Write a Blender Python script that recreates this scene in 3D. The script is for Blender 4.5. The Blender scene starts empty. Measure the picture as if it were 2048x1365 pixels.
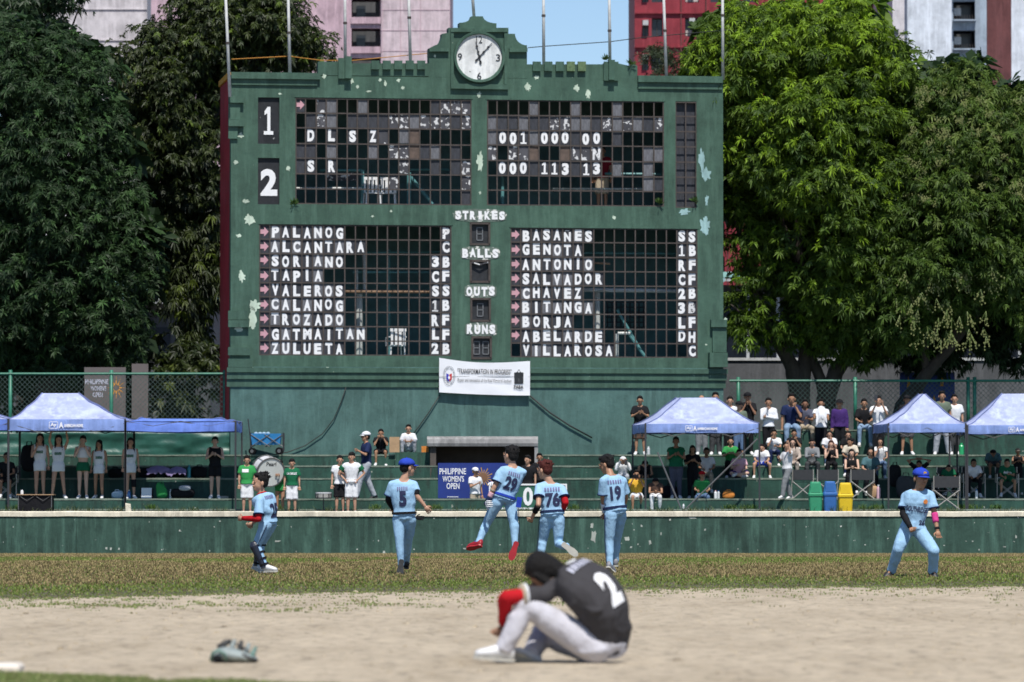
import bpy, bmesh, math, random
import numpy as np
from mathutils import Vector, Matrix, Euler
from mathutils.bvhtree import BVHTree
from mathutils.noise import noise as mnoise
R = math.radians
sc = bpy.context.scene
col = sc.collection
# ---------------------------------------------------------------- camera
F_PX, HOR, HC = 10000.0, 986.0, 1.19          # focal length and horizon measured on a 2048 px wide picture, eye height
PITCH = math.atan((HOR - 682.5) / F_PX)
camd = bpy.data.cameras.new('camera'); cam = bpy.data.objects.new('camera', camd); col.objects.link(cam)
camd.sensor_width = 36.0; camd.lens = F_PX / 2048 * 36
cam.location = (0, 0, HC); cam.rotation_euler = (R(90) + PITCH, 0, 0)
camd.clip_start = 0.5; camd.clip_end = 3000
camd.dof.use_dof = True; camd.dof.focus_distance = 87.0; camd.dof.aperture_fstop = 3.6
sc.camera = cam
# ---------------------------------------------------------------- sky, sun, exposure
SUN_EL, SUN_AZ = 60.0, 170.0                   # azimuth clockwise from +Y (view direction)
w = bpy.data.worlds.new('World'); sc.world = w; w.use_nodes = True
wn = w.node_tree.nodes; wl = w.node_tree.links
for n in list(wn): wn.remove(n)
sky = wn.new('ShaderNodeTexSky'); sky.sky_type = 'NISHITA'; sky.sun_disc = False
sky.sun_elevation = R(SUN_EL); sky.sun_rotation = R(SUN_AZ)
sky.air_density = 0.75; sky.dust_density = 0.1; sky.ozone_density = 3.5; sky.altitude = 10
bg = wn.new('ShaderNodeBackground'); bg.inputs['Strength'].default_value = 0.10
wo = wn.new('ShaderNodeOutputWorld')
wl.new(sky.outputs[0], bg.inputs[0]); wl.new(bg.outputs[0], wo.inputs[0])
sd = bpy.data.lights.new('sun', 'SUN'); sd.energy = 4.2; sd.angle = R(0.5); sd.color = (1, .96, .9)
so = bpy.data.objects.new('sun', sd); col.objects.link(so)
sdir = Vector((math.sin(R(SUN_AZ)) * math.cos(R(SUN_EL)), math.cos(R(SUN_AZ)) * math.cos(R(SUN_EL)), math.sin(R(SUN_EL))))
so.rotation_euler = sdir.to_track_quat('Z', 'Y').to_euler(); so.location = (20, 60, 60)
sc.view_settings.view_transform = 'Standard'; sc.view_settings.look = 'None'
sc.view_settings.exposure = 0.30; sc.view_settings.gamma = 1.0
sc.render.engine = 'CYCLES'; sc.cycles.use_denoising = True
sc.cycles.max_bounces = 6; sc.cycles.transparent_max_bounces = 12
# ---------------------------------------------------------------- pixel -> place helpers
camM = Euler((R(90) + PITCH, 0, 0)).to_matrix()
def ray(px, py):
    return camM @ Vector(((px - 1024) / F_PX, (682.5 - py) / F_PX, -1))
def P(px, py, Y):
    d = ray(px, py); return Vector((0, 0, HC)) + d * (Y / d.y)
def Pz(px, py, z):                              # on a level plane
    d = ray(px, py); return Vector((0, 0, HC)) + d * ((z - HC) / d.z)
def X(px, Y): return P(px, HOR, Y).x
def Z(py, Y): return P(1024, py, Y).z
def gz(y):                                      # height of the field
    if y < 76: return 0.0
    t = min(1, (y - 76) / 47.5); return -0.34 * (t * t * (1.6 - 0.6 * t))
# ---------------------------------------------------------------- materials
M = {}
def mat(name, c, rough=.7, var=.0, scale=8.0, bump=0.0, bscale=40.0, metal=0.0, c2=None, spec=None, attr=None, trans=None, stretch=None, cloth=False):
    if name in M: return M[name]
    m = bpy.data.materials.new(name); m.use_nodes = True; M[name] = m
    nt = m.node_tree; N = nt.nodes; L = nt.links; b = N['Principled BSDF']
    b.inputs['Roughness'].default_value = rough; b.inputs['Metallic'].default_value = metal
    if spec is not None: b.inputs['Specular IOR Level'].default_value = spec
    m.diffuse_color = (*c, 1)
    src = None
    tc = N.new('ShaderNodeTexCoord'); mp = N.new('ShaderNodeMapping'); L.new(tc.outputs['Object'], mp.inputs[0])
    if stretch: mp.inputs['Scale'].default_value = stretch
    if attr:
        a = N.new('ShaderNodeAttribute'); a.attribute_name = attr; src = a.outputs['Color']
    if var > 0 or c2:
        nz = N.new('ShaderNodeTexNoise'); nz.inputs['Scale'].default_value = scale; nz.inputs['Detail'].default_value = 6; nz.inputs['Roughness'].default_value = .65
        L.new(mp.outputs[0], nz.inputs['Vector'])
        rp = N.new('ShaderNodeValToRGB'); L.new(nz.outputs['Fac'], rp.inputs[0])
        lo, hi = rp.color_ramp.elements
        lo.position = .3; hi.position = .7
        cc = c2 if c2 else tuple(min(1, v * (1 + var)) for v in c)
        lo.color = (*[v * (1 - var) for v in c], 1); hi.color = (*cc, 1)
        if src:
            mx = N.new('ShaderNodeMix'); mx.data_type = 'RGBA'; mx.blend_type = 'MULTIPLY'; mx.inputs[0].default_value = 1
            L.new(src, mx.inputs[6]); L.new(rp.outputs[0], mx.inputs[7]); src = mx.outputs[2]
        else: src = rp.outputs[0]
    if src: L.new(src, b.inputs['Base Color'])
    else: b.inputs['Base Color'].default_value = (*c, 1)
    if bump > 0:
        n2 = N.new('ShaderNodeTexNoise'); n2.inputs['Scale'].default_value = bscale; n2.inputs['Detail'].default_value = 5
        L.new(mp.outputs[0], n2.inputs['Vector'])
        bp = N.new('ShaderNodeBump'); bp.inputs['Strength'].default_value = bump; bp.inputs['Distance'].default_value = .03
        L.new(n2.outputs['Fac'], bp.inputs['Height']); L.new(bp.outputs[0], b.inputs['Normal'])
    if trans:
        tr = N.new('ShaderNodeBsdfTranslucent'); ms = N.new('ShaderNodeMixShader'); ms.inputs[0].default_value = trans
        if src: L.new(src, tr.inputs[0])
        else: tr.inputs[0].default_value = (*c, 1)
        L.new(b.outputs[0], ms.inputs[1]); L.new(tr.outputs[0], ms.inputs[2])
        L.new(ms.outputs[0], N['Material Output'].inputs[0])
    return m
def srgb(r, g, b):
    return tuple(((v / 255 + .055) / 1.055) ** 2.4 if v > 10 else v / 255 / 12.92 for v in (r, g, b))
def painted(name, base, dark, chip, streak=.5, chipamt=.70, grime=.5, seed=0.0, each=False, sk=1.30):
    """old painted plaster: blotchy paint, rain streaks, small chips"""
    m = bpy.data.materials.new(name); m.use_nodes = True; M[name] = m
    nt = m.node_tree; N = nt.nodes; L = nt.links; b = N['Principled BSDF']; b.inputs['Roughness'].default_value = .62
    b.inputs['Specular IOR Level'].default_value = .3
    tc = N.new('ShaderNodeTexCoord')
    def nz(scale, sx=(1, 1, 1), det=6, ro=.6):
        mp = N.new('ShaderNodeMapping'); mp.inputs['Scale'].default_value = sx; mp.inputs['Location'].default_value = (seed, seed * .7, seed * .3)
        if each:
            oi = N.new('ShaderNodeObjectInfo'); mu = N.new('ShaderNodeMath'); mu.operation = 'MULTIPLY'; mu.inputs[1].default_value = 57.0
            L.new(oi.outputs['Random'], mu.inputs[0]); L.new(mu.outputs[0], mp.inputs['Location'])
        L.new(tc.outputs['Object'], mp.inputs[0])
        n = N.new('ShaderNodeTexNoise'); n.inputs['Scale'].default_value = scale; n.inputs['Detail'].default_value = det; n.inputs['Roughness'].default_value = ro
        L.new(mp.outputs[0], n.inputs['Vector']); return n.outputs['Fac']
    def ramp(f, p0, p1, c0=(0, 0, 0), c1=(1, 1, 1)):
        r = N.new('ShaderNodeValToRGB'); L.new(f, r.inputs[0]); e = r.color_ramp.elements
        e[0].position = p0; e[1].position = p1; e[0].color = (*c0, 1); e[1].color = (*c1, 1); return r.outputs[0]
    def mix(f, a, c, mode='MIX', k=None):
        x = N.new('ShaderNodeMix'); x.data_type = 'RGBA'; x.blend_type = mode
        if k is None: L.new(f, x.inputs[0])
        else: x.inputs[0].default_value = k
        for s, v in ((6, a), (7, c)):
            if isinstance(v, tuple): x.inputs[s].default_value = (*v, 1)
            else: L.new(v, x.inputs[s])
        return x.outputs[2]
    c = ramp(nz(.9, det=8, ro=.7), .32, .68, tuple(v * .62 for v in base), tuple(v * 1.22 for v in base))
    st = ramp(nz(2.2, (1.9, 1.9, .20), 7, .72), .48, .68)
    c = mix(st, c, tuple(v * sk + .008 for v in base))
    g = ramp(nz(2.3, (1.3, 1.3, .42), 8, .8), .50, .72)
    x = N.new('ShaderNodeMath'); x.operation = 'MULTIPLY'; L.new(g, x.inputs[0]); x.inputs[1].default_value = grime
    c = mix(x.outputs[0], c, dark)
    g2 = ramp(nz(14, det=5, ro=.8), .56, .74)
    x2 = N.new('ShaderNodeMath'); x2.operation = 'MULTIPLY'; L.new(g2, x2.inputs[0]); x2.inputs[1].default_value = .35
    c = mix(x2.outputs[0], c, dark)
    if chipamt < 1:
        k = ramp(nz(9.0, det=3, ro=.5), chipamt, chipamt + .01)
        c = mix(k, c, chip)
    L.new(c, b.inputs['Base Color'])
    bp = N.new('ShaderNodeBump'); bp.inputs['Strength'].default_value = .35; bp.inputs['Distance'].default_value = .03
    L.new(nz(7, det=8, ro=.7), bp.inputs['Height']); L.new(bp.outputs[0], b.inputs['Normal'])
    return m
# ---------------------------------------------------------------- mesh builder
class MB:
    def __init__(s): s.v = []; s.f = []; s.m = []; s.c = 0
    def add(s, vs, fs, mi=0):
        o = len(s.v); s.v.extend([tuple(v) for v in vs]); s.f.extend([tuple(i + o for i in f) for f in fs]); s.m.extend([mi] * len(fs)); return s
    def box(s, x0, x1, y0, y1, z0, z1, mi=0):
        vs = [(x0, y0, z0), (x1, y0, z0), (x1, y1, z0), (x0, y1, z0), (x0, y0, z1), (x1, y0, z1), (x1, y1, z1), (x0, y1, z1)]
        return s.add(vs, [(0, 3, 2, 1), (4, 5, 6, 7), (0, 1, 5, 4), (1, 2, 6, 5), (2, 3, 7, 6), (3, 0, 4, 7)], mi)
    def cbox(s, c, dx, dy, dz, mi=0, rot=None):
        h = [Vector((a * dx / 2, b * dy / 2, d * dz / 2)) for d in (-1, 1) for a, b in ((-1, -1), (1, -1), (1, 1), (-1, 1))]
        if rot is not None: h = [rot @ q for q in h]
        c = Vector(c)
        return s.add([q + c for q in h], [(0, 3, 2, 1), (4, 5, 6, 7), (0, 1, 5, 4), (1, 2, 6, 5), (2, 3, 7, 6), (3, 0, 4, 7)], mi)
    def loft(s, rings, mi=0, caps=True, close=True):
        n = len(rings[0]); vs = [p for r in rings for p in r]; fs = []
        for i in range(len(rings) - 1):
            for j in range(n if close else n - 1):
                k = (j + 1) % n
                fs.append((i * n + j, i * n + k, (i + 1) * n + k, (i + 1) * n + j))
        if caps and close:
            fs.append(tuple(range(n - 1, -1, -1))); fs.append(tuple((len(rings) - 1) * n + j for j in range(n)))
        return s.add(vs, fs, mi)
    def tube(s, pts, r, n=8, mi=0, caps=True, flat=None):
        pts = [Vector(p) for p in pts]; rs = r if isinstance(r, (list, tuple)) else [r] * len(pts); rings = []
        ref = None
        for i, p in enumerate(pts):
            a = pts[max(0, i - 1)]; b = pts[min(len(pts) - 1, i + 1)]
            d = (b - a); d = d.normalized() if d.length > 1e-9 else Vector((0, 0, 1))
            if ref is None: ref = Vector((1, 0, 0)) if abs(d.x) < .9 else Vector((0, 1, 0))
            u = d.cross(ref); u.normalize(); vv = u.cross(d).normalized(); ref = vv if abs(vv.dot(d)) < .9 else ref
            ref = vv
            k = flat if flat else 1.0
            rings.append([p + u * math.cos(t) * rs[i] + vv * math.sin(t) * rs[i] * k for t in [2 * math.pi * j / n for j in range(n)]])
        return s.loft(rings, mi, caps)
    def lathe(s, prof, n=16, c=(0, 0, 0), axis='Z', mi=0, rot=None):
        rings = []
        for r, z in prof:
            ring = []
            for j in range(n):
                t = 2 * math.pi * j / n; q = Vector((r * math.cos(t), r * math.sin(t), z))
                if axis == 'Y': q = Vector((q.x, -q.z, q.y))
                if axis == 'X': q = Vector((q.z, q.x, q.y))
                if rot is not None: q = rot @ q
                ring.append(q + Vector(c))
            rings.append(ring)
        return s.loft(rings, mi)
    def prism(s, poly, y0, y1, mi=0):      # polygon in x,z extruded along y
        n = len(poly); vs = [(x, y0, z) for x, z in poly] + [(x, y1, z) for x, z in poly]
        fs = [tuple(range(n)), tuple(range(2 * n - 1, n - 1, -1))] + [(i, i + n, (i + 1) % n + n, (i + 1) % n) for i in range(n)]
        return s.add(vs, fs, mi)
    def ball(s, c, rx, ry=None, rz=None, n=10, m=7, mi=0, rot=None):
        ry = rx if ry is None else ry; rz = rx if rz is None else rz; c = Vector(c); rings = []
        vs = [Vector((0, 0, -rz))]
        for i in range(1, m):
            ph = math.pi * i / m - math.pi / 2
            for j in range(n):
                t = 2 * math.pi * j / n
                vs.append(Vector((rx * math.cos(ph) * math.cos(t), ry * math.cos(ph) * math.sin(t), rz * math.sin(ph))))
        vs.append(Vector((0, 0, rz)))
        fs = [(0, 1 + (j + 1) % n, 1 + j) for j in range(n)]
        for i in range(m - 2):
            for j in range(n):
                a = 1 + i * n + j; b = 1 + i * n + (j + 1) % n
                fs.append((a, b, b + n, a + n))
        e = len(vs) - 1; o = 1 + (m - 2) * n
        fs += [(e, o + j, o + (j + 1) % n) for j in range(n)]
        if rot is not None: vs = [rot @ q for q in vs]
        return s.add([q + c for q in vs], fs, mi)
    def mesh(s, name, mats, smooth=False, fix=False):
        me = bpy.data.meshes.new(name); me.from_pydata(s.v, [], s.f)
        for m in (mats if isinstance(mats, (list, tuple)) else [mats]): me.materials.append(M[m] if isinstance(m, str) else m)
        if any(s.m): me.polygons.foreach_set('material_index', s.m)
        if smooth: me.polygons.foreach_set('use_smooth', [True] * len(me.polygons))
        me.update()
        if fix:
            bm = bmesh.new(); bm.from_mesh(me); bmesh.ops.recalc_face_normals(bm, faces=bm.faces); bm.to_mesh(me); bm.free()
        return me
    def build(s, name, mats, parent=None, smooth=False, loc=None, fix=True):
        return link(name, s.mesh(name, mats, smooth, fix), parent, loc)
def link(name, me, parent=None, loc=None, rot=None):
    o = bpy.data.objects.new(name, me); col.objects.link(o)
    if parent is not None: o.parent = parent
    if loc is not None: o.location = loc
    if rot is not None: o.rotation_euler = rot
    return o
def tag(o, label=None, cat=None, group=None, kind=None):
    if label: o['label'] = label
    if cat: o['category'] = cat
    if group: o['group'] = group
    if kind: o['kind'] = kind
    return o
def empty(name, loc, label=None, cat=None, group=None, rz=0):
    o = bpy.data.objects.new(name, None); col.objects.link(o); o.location = loc; o.rotation_euler = (0, 0, rz)
    o.empty_display_size = .2
    return tag(o, label, cat, group)
def np_mesh(name, V, F, mats, colors=None, cname='leaf', mi=None, smooth=False):
    """fast mesh from arrays; F is (n,3) or (n,4)"""
    me = bpy.data.meshes.new(name); k = F.shape[1]
    me.vertices.add(len(V)); me.vertices.foreach_set('co', V.astype(np.float32).ravel())
    me.loops.add(F.size); me.loops.foreach_set('vertex_index', F.astype(np.int32).ravel())
    me.polygons.add(len(F)); me.polygons.foreach_set('loop_start', np.arange(0, F.size, k, dtype=np.int32))
    me.polygons.foreach_set('loop_total', np.full(len(F), k, dtype=np.int32))
    for m in (mats if isinstance(mats, (list, tuple)) else [mats]): me.materials.append(M[m])
    if mi is not None: me.polygons.foreach_set('material_index', mi.astype(np.int32))
    if smooth: me.polygons.foreach_set('use_smooth', np.ones(len(F), dtype=bool))
    if colors is not None:
        a = me.color_attributes.new(cname, 'FLOAT_COLOR', 'POINT')
        a.data.foreach_set('color', np.hstack([colors, np.ones((len(colors), 1))]).astype(np.float32).ravel())
    me.update(calc_edges=True)
    return me
_tc = {}
def text_mesh(s, size, bold=0.0, depth=0.0, sx=1.0, align='CENTER', spacing=1.0):
    """lettering as a mesh in the x,z plane facing -y, centred on its box (reading left to right)"""
    key = (s, size, bold, depth, sx, align, spacing)
    if key in _tc: return _tc[key]
    cu = bpy.data.curves.new('lettering', 'FONT'); cu.body = s; cu.size = size; cu.offset = bold; cu.extrude = depth / 2
    cu.align_x = 'LEFT'; cu.resolution_u = 3; cu.space_character = spacing
    ob = bpy.data.objects.new('lettering', cu); col.objects.link(ob)
    dg = bpy.context.evaluated_depsgraph_get(); me = bpy.data.meshes.new_from_object(ob.evaluated_get(dg))
    bpy.data.objects.remove(ob); bpy.data.curves.remove(cu)
    n = len(me.vertices); co = np.empty(n * 3, dtype=np.float32); me.vertices.foreach_get('co', co); co = co.reshape(n, 3)
    if n:
        cx = (co[:, 0].min() + co[:, 0].max()) / 2; cy = (co[:, 1].min() + co[:, 1].max()) / 2
        out = np.stack([(co[:, 0] - cx) * sx, -co[:, 2], co[:, 1] - cy], 1)
        me.vertices.foreach_set('co', out.ravel()); me.update()
    _tc[key] = me; return me
def text_dims(me):
    n = len(me.vertices); co = np.empty(n * 3, dtype=np.float32); me.vertices.foreach_get('co', co); co = co.reshape(n, 3)
    return co[:, 0].max() - co[:, 0].min(), co[:, 2].max() - co[:, 2].min()
def fit_text(s, w_, h_, bold=.06, depth=.006):
    """text mesh scaled to a given width and height"""
    base = text_mesh(s, 1.0, bold, 0.0); key = ('fit', s, round(w_, 3), round(h_, 3), bold, depth)
    if key in _tc: return _tc[key]
    me = base.copy(); me.name = 'lettering'; a, b = text_dims(base); n = len(me.vertices)
    co = np.empty(n * 3, dtype=np.float32); me.vertices.foreach_get('co', co); co = co.reshape(n, 3)
    co[:, 0] *= w_ / a; co[:, 2] *= h_ / b
    me.vertices.foreach_set('co', co.ravel()); me.update()
    if depth > 0:
        bm = bmesh.new(); bm.from_mesh(me)
        bmesh.ops.remove_doubles(bm, verts=bm.verts, dist=1e-4)
        ex = bmesh.ops.extrude_face_region(bm, geom=bm.faces[:])
        for e in ex['geom']:
            if isinstance(e, bmesh.types.BMVert): e.co.y -= depth
        bmesh.ops.recalc_face_normals(bm, faces=bm.faces)
        bm.to_mesh(me); bm.free()
    me.polygons.foreach_set('use_smooth', [False] * len(me.polygons)); me.update()
    _tc[key] = me; return me
def lettering(name, s, w_, h_, m, parent, loc, rot=(0, 0, 0), bold=.05, depth=.006):
    me = fit_text(s, w_, h_, bold, depth)
    if len(me.materials) == 0 or me.materials[0] != M[m]:
        me = me.copy(); me.materials.clear(); me.materials.append(M[m])
    return link(name, me, parent, loc, rot)
# ================================================================ materials of the setting
rnd = random.Random(7)
mat('infield_dirt', (.50, .42, .335), .95, .16, 1.6, .6, 9)
mat('soil', (.085, .072, .038), .95, .35, 2.0)
painted('green_paint', (.054, .112, .080), (.012, .03, .022), (.45, .52, .40), chipamt=.76)
painted('teal_paint', (.072, .145, .130), (.014, .045, .036), (.5, .55, .5), chipamt=.80, grime=.35, seed=4)
painted('wall_paint', (.036, .080, .060), (.008, .022, .018), (.6, .6, .55), chipamt=.73, grime=.75, seed=9, sk=1.9)
painted('step_paint', (.026, .075, .055), (.022, .025, .022), (.35, .36, .3), chipamt=.72, grime=1.0, seed=13, sk=1.5)
painted('tread_edge', (.20, .24, .19), (.05, .07, .055), (.5, .5, .45), chipamt=.8, grime=.8, seed=3)
painted('cream_cap', (.72, .66, .52), (.25, .22, .16), (.5, .45, .35), chipamt=.8, grime=.35, seed=21)
painted('red_paint', (.34, .020, .032), (.05, .01, .012), (.3, .1, .1), chipamt=.85, grime=.4, seed=5)
painted('pink_render', (.52, .37, .42), (.22, .17, .20), (.5, .4, .42), chipamt=.9, grime=.5, seed=2)
painted('pale_render', (.58, .55, .57), (.3, .28, .3), (.5, .5, .5), chipamt=.9, grime=.4, seed=6)
painted('white_render', (.62, .66, .72), (.36, .39, .44), (.5, .5, .5), chipamt=.9, grime=.35, seed=8)
painted('red_render', (.24, .030, .042), (.17, .02, .03), (.4, .1, .1), chipamt=.9, grime=.4, seed=1)
painted('maroon_render', (.13, .045, .045), (.06, .03, .03), (.2, .1, .1), chipamt=.9, grime=.4, seed=1.5)
painted('pink_render_lit', (.57, .47, .50), (.3, .25, .27), (.5, .45, .45), chipamt=.9, grime=.45, seed=2.6)  # lighter copy of the pink render, brighter light put into the colour
painted('bluegrey_render', (.30, .36, .43), (.18, .2, .24), (.5, .5, .5), chipamt=.9, grime=.4, seed=8.8)
painted('grey_wall', (.095, .098, .105), (.05, .05, .05), (.3, .3, .3), chipamt=.9, grime=.5, seed=2.2)
painted('concrete', (.27, .265, .26), (.10, .095, .09), (.5, .5, .5), chipamt=.9, grime=.6, seed=2.8)
mat('dark_concrete', (.07, .06, .055), .9, .3, 3)
mat('dark_glass', (.02, .03, .035), .15)
mat('teal_roof', (.20, .38, .33), .6, .2, 3)
mat('green_metal', (.025, .16, .10), .45, .25, 6)
mat('wire', (.10, .15, .13), .5, metal=.4)
mat('black_cable', (.02, .022, .02), .6)
mat('orange_cable', (.45, .2, .03), .6)
mat('white_metal', (.62, .62, .60), .5, .25, 5)
mat('bark', (.055, .045, .035), .95, .4, 7, .8, 14, stretch=(1, 1, .35))
mat('yellow_paint', (.55, .25, .01), .6, .2, 5)
# ================================================================ ground
# the dirt/grass border wanders: depth of the border as a function of x
BORD = [(-80, 50), (-9, 54), (-5.6, 56.6), (-4.6, 57.2), (-3.6, 59), (-2, 60.2), (0, 61.0), (2, 62.4), (4, 63.3), (7, 63.8), (80, 66)]
def border(x):
    for (a, ya), (b, yb) in zip(BORD, BORD[1:]):
        if x <= b: return ya + (yb - ya) * (x - a) / (b - a)
    return BORD[-1][1]
def wob(x, y=0): return mnoise(Vector((x * .9, y * .3, 3.1))) * 1.2 + mnoise(Vector((x * 4.0, y, 7.7))) * .45
xs = [-400, -120, -50] + [-30 + i * .5 for i in range(121)] + [50, 120, 400]
def sheet(name, ys_of, zoff, matn, label):
    mb = MB(); rows = len(ys_of(0)); vs = []
    for x in xs:
        for y in ys_of(x): vs.append((x, y, gz(y) + zoff))
    fs = [(i * rows + j, (i + 1) * rows + j, (i + 1) * rows + j + 1, i * rows + j + 1) for i in range(len(xs) - 1) for j in range(rows - 1)]
    mb.add(vs, fs); return tag(mb.build(name, matn, smooth=True), label, kind='structure')
sheet('infield_dirt', lambda x: [-300, -40, 0, 20, 40, 52, 60, 70, 76, 80, 90, 100, 110, 117, 123.6, 123.8, 160, 300, 1500], -.004 if False else 0, 'infield_dirt', 'pale sandy infield dirt')
def gy(x):
    b = border(x) + wob(x) * .6
    return [b + (123.45 - b) * t for t in (0, .03, .1, .2, .3, .4, .5, .6, .7, .8, .9, 1)]
sheet('outfield_ground', gy, .006, 'soil', 'brown outfield soil under the grass')
# dirt roughness: give the dirt its own blotchy node colours
def dirt_nodes():
    m = M['infield_dirt']; N = m.node_tree.nodes; L = m.node_tree.links; b = N['Principled BSDF']
    tc = N.new('ShaderNodeTexCoord')
    mp = N.new('ShaderNodeMapping'); mp.inputs['Scale'].default_value = (1, .22, 1); L.new(tc.outputs['Object'], mp.inputs[0])
    a = N.new('ShaderNodeTexNoise'); a.inputs['Scale'].default_value = 1.1; a.inputs['Detail'].default_value = 9; a.inputs['Roughness'].default_value = .72
    L.new(mp.outputs[0], a.inputs['Vector'])
    r = N.new('ShaderNodeValToRGB'); L.new(a.outputs['Fac'], r.inputs[0]); e = r.color_ramp.elements
    e[0].position = .34; e[0].color = (.42, .34, .235, 1); e[1].position = .72; e[1].color = (.62, .515, .372, 1)
    x = e.new(.5); x.color = (.52, .43, .31, 1)
    # small dark pits and clods
    mp2 = N.new('ShaderNodeMapping'); mp2.inputs['Scale'].default_value = (1, .45, 1); L.new(tc.outputs['Object'], mp2.inputs[0])
    c = N.new('ShaderNodeTexNoise'); c.inputs['Scale'].default_value = 6.5; c.inputs['Detail'].default_value = 6; c.inputs['Roughness'].default_value = .7
    L.new(mp2.outputs[0], c.inputs['Vector'])
    r2 = N.new('ShaderNodeValToRGB'); L.new(c.outputs['Fac'], r2.inputs[0]); r2.color_ramp.elements[0].position = .36; r2.color_ramp.elements[1].position = .50
    r2.color_ramp.elements[0].color = (.55, .55, .55, 1)
    mx = N.new('ShaderNodeMix'); mx.data_type = 'RGBA'; mx.blend_type = 'MULTIPLY'; mx.inputs[0].default_value = 1
    L.new(r.outputs[0], mx.inputs[6]); L.new(r2.outputs[0], mx.inputs[7]); L.new(mx.outputs[2], b.inputs['Base Color'])
    bp = N.new('ShaderNodeBump'); bp.inputs['Strength'].default_value = .8; bp.inputs['Distance'].default_value = .14
    L.new(c.outputs['Fac'], bp.inputs['Height']); L.new(bp.outputs[0], b.inputs['Normal'])
dirt_nodes()
# ================================================================ outfield wall
YW = 123.5
def wall_run():
    root = empty('outfield_wall', (0, YW, gz(YW)), 'long low dark green outfield wall with a cream top running across the whole field', 'wall')
    z0 = -.1; ztop = Z(1033, YW) - gz(YW); zc = Z(1023, YW) - gz(YW)
    xs_ = [-60, -30, -20, -14.3] + [-14.3 + i * 3.55 for i in range(1, 9)] + [20, 30, 60]
    for a, b in zip(xs_, xs_[1:]):
        mb = MB(); mb.box(a, b - .006, 0, .3, z0, ztop); mb.build('wall_panel', 'wall_paint', root)
    mb = MB(); n = 220; rings = []
    for i in range(n + 1):
        x = -60 + 120 * i / n; k = mnoise(Vector((x * 1.7, 0, 0))) * .012; k2 = mnoise(Vector((x * 5, 4, 0))) * .008
        rings.append([(x, -.03, ztop - .004 + k), (x, -.035, zc - .02 + k2), (x, -.01, zc + k), (x, .36, zc + k), (x, .36, ztop)])
    mb.loft(rings).build('wall_cap', 'cream_cap', root)
wall_run()
def wall_chips():
    g = random.Random(5); root = bpy.data.objects['outfield_wall']; s = 1 / 81.
    L = [(1184, 1052, 9, 16), (1187, 1074, 15, 32), (1254, 1078, 16, 12), (1283, 1052, 6, 7), (1300, 1085, 8, 14), (1322, 1068, 4, 10), (1385, 1036, 22, 7), (555, 1083, 18, 5), (440, 1043, 6, 5), (213, 1097, 6, 8), (222, 1098, 6, 9), (238, 1098, 5, 7), (768, 1105, 8, 10), (2032, 1074, 5, 9), (1945, 1083, 5, 4), (2009, 1094, 9, 3), (1958, 1100, 4, 5), (1730, 1090, 5, 4), (868, 1037, 5, 4), (1220, 1100, 10, 4), (1262, 1095, 7, 5), (1340, 1040, 6, 6), (930, 1098, 12, 5), (1000, 1090, 6, 3), (1268, 1060, 4, 4), (1410, 1060, 5, 6)]
    L += [(g.uniform(0, 2048), g.uniform(1040, 1106), g.uniform(1.5, 4), g.uniform(1.5, 4.5)) for _ in range(14)]
    for px, py, w_, h_ in L:
        poly = []; n = 12
        for k in range(n):
            t = 2 * math.pi * k / n; rr = .55 + .9 * abs(mnoise(Vector((math.cos(t) * 2 + px, math.sin(t) * 2 + py, 0)))); poly.append((X(px, YW) + math.cos(t) * rr * w_ / 2 * s, Z(py, YW) - gz(YW) + math.sin(t) * rr * h_ / 2 * s))
        MB().prism(poly, -.005, -.001).build('paint_chip', 'wall_chip', root)
painted('wall_chip', (.42, .45, .40), (.2, .2, .18), (.6, .6, .6), chipamt=.9, grime=.5, seed=41)
wall_chips()
# ================================================================ terraces behind the wall
root = None
TE = dict(a=(Z(1019, 125.2), 125.2), b=(Z(998, 126.2), 126.2), c=(Z(957, 127.9), 127.9), d=(Z(932, 128.8), 128.8), e=(Z(910, 129.7), 129.7), f=(Z(860, 131.0), 131.0))
def terrace(name, x0, x1, front, back, z, label, edge=True):
    mb = MB(); n = max(2, int((x1 - x0) / .5)); rings = []
    for i in range(n + 1):
        x = x0 + (x1 - x0) * i / n; k = mnoise(Vector((x * 1.3, front, z))) * .014
        rings.append([(x, front, -1), (x, front + k, z + k * .6), (x, back, z + k * .6), (x, back, -1)])
    mb.loft(rings); o = tag(mb.build(name, 'step_paint'), label, kind='structure')
    if edge:
        m2 = MB(); rings = []
        n = max(2, int((x1 - x0) / .12))
        for i in range(n + 1):
            x = x0 + (x1 - x0) * i / n; k = mnoise(Vector((x * 1.3, front, z))) * .014; t = mnoise(Vector((x * 3.1, front, 9))) * .012
            rings.append([(x, front - .012 + k, z - .035 + t), (x, front - .014 + k, z + .004 + k * .6), (x, front + .12, z + .006 + k * .6), (x, front + .12, z - .03)])
        m2.loft(rings).build('step_edge', 'tread_edge', o)
    return o
xL, xR = -60, 60
ga, gb = X(857, 130), X(1075, 130)       # gap of the tunnel mouth
gcL = [X(884, 127), X(884, 128), X(876, 129), X(868, 130)]
tag(MB().box(-60, 60, YW + .3, 125.3, -1, Z(1030, 124.5)).build('terrace_ground', 'dark_concrete'), 'narrow strip of ground behind the outfield wall', kind='structure')
terrace('terrace_step', xL, xR, 125.2, 126.4, TE['a'][0], 'lowest green terrace step just behind the outfield wall')
terrace('terrace_step', xL, xR, 126.2, 128.1, TE['b'][0], 'wide lower terrace where people stand')
for k, nxt, lab in (('c', 129.0, 'second'), ('d', 129.9, 'third'), ('e', 135, 'top')):
    z, y = TE[k]
    gx = {'c': 884, 'd': 875, 'e': 868}[k]
    terrace('terrace_step', xL, X(gx, y), y, nxt, z, lab + ' green terrace step left of the tunnel mouth')
    terrace('terrace_step', X(1073, y), xR, y, nxt, z, lab + ' green terrace step right of the tunnel mouth')
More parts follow.
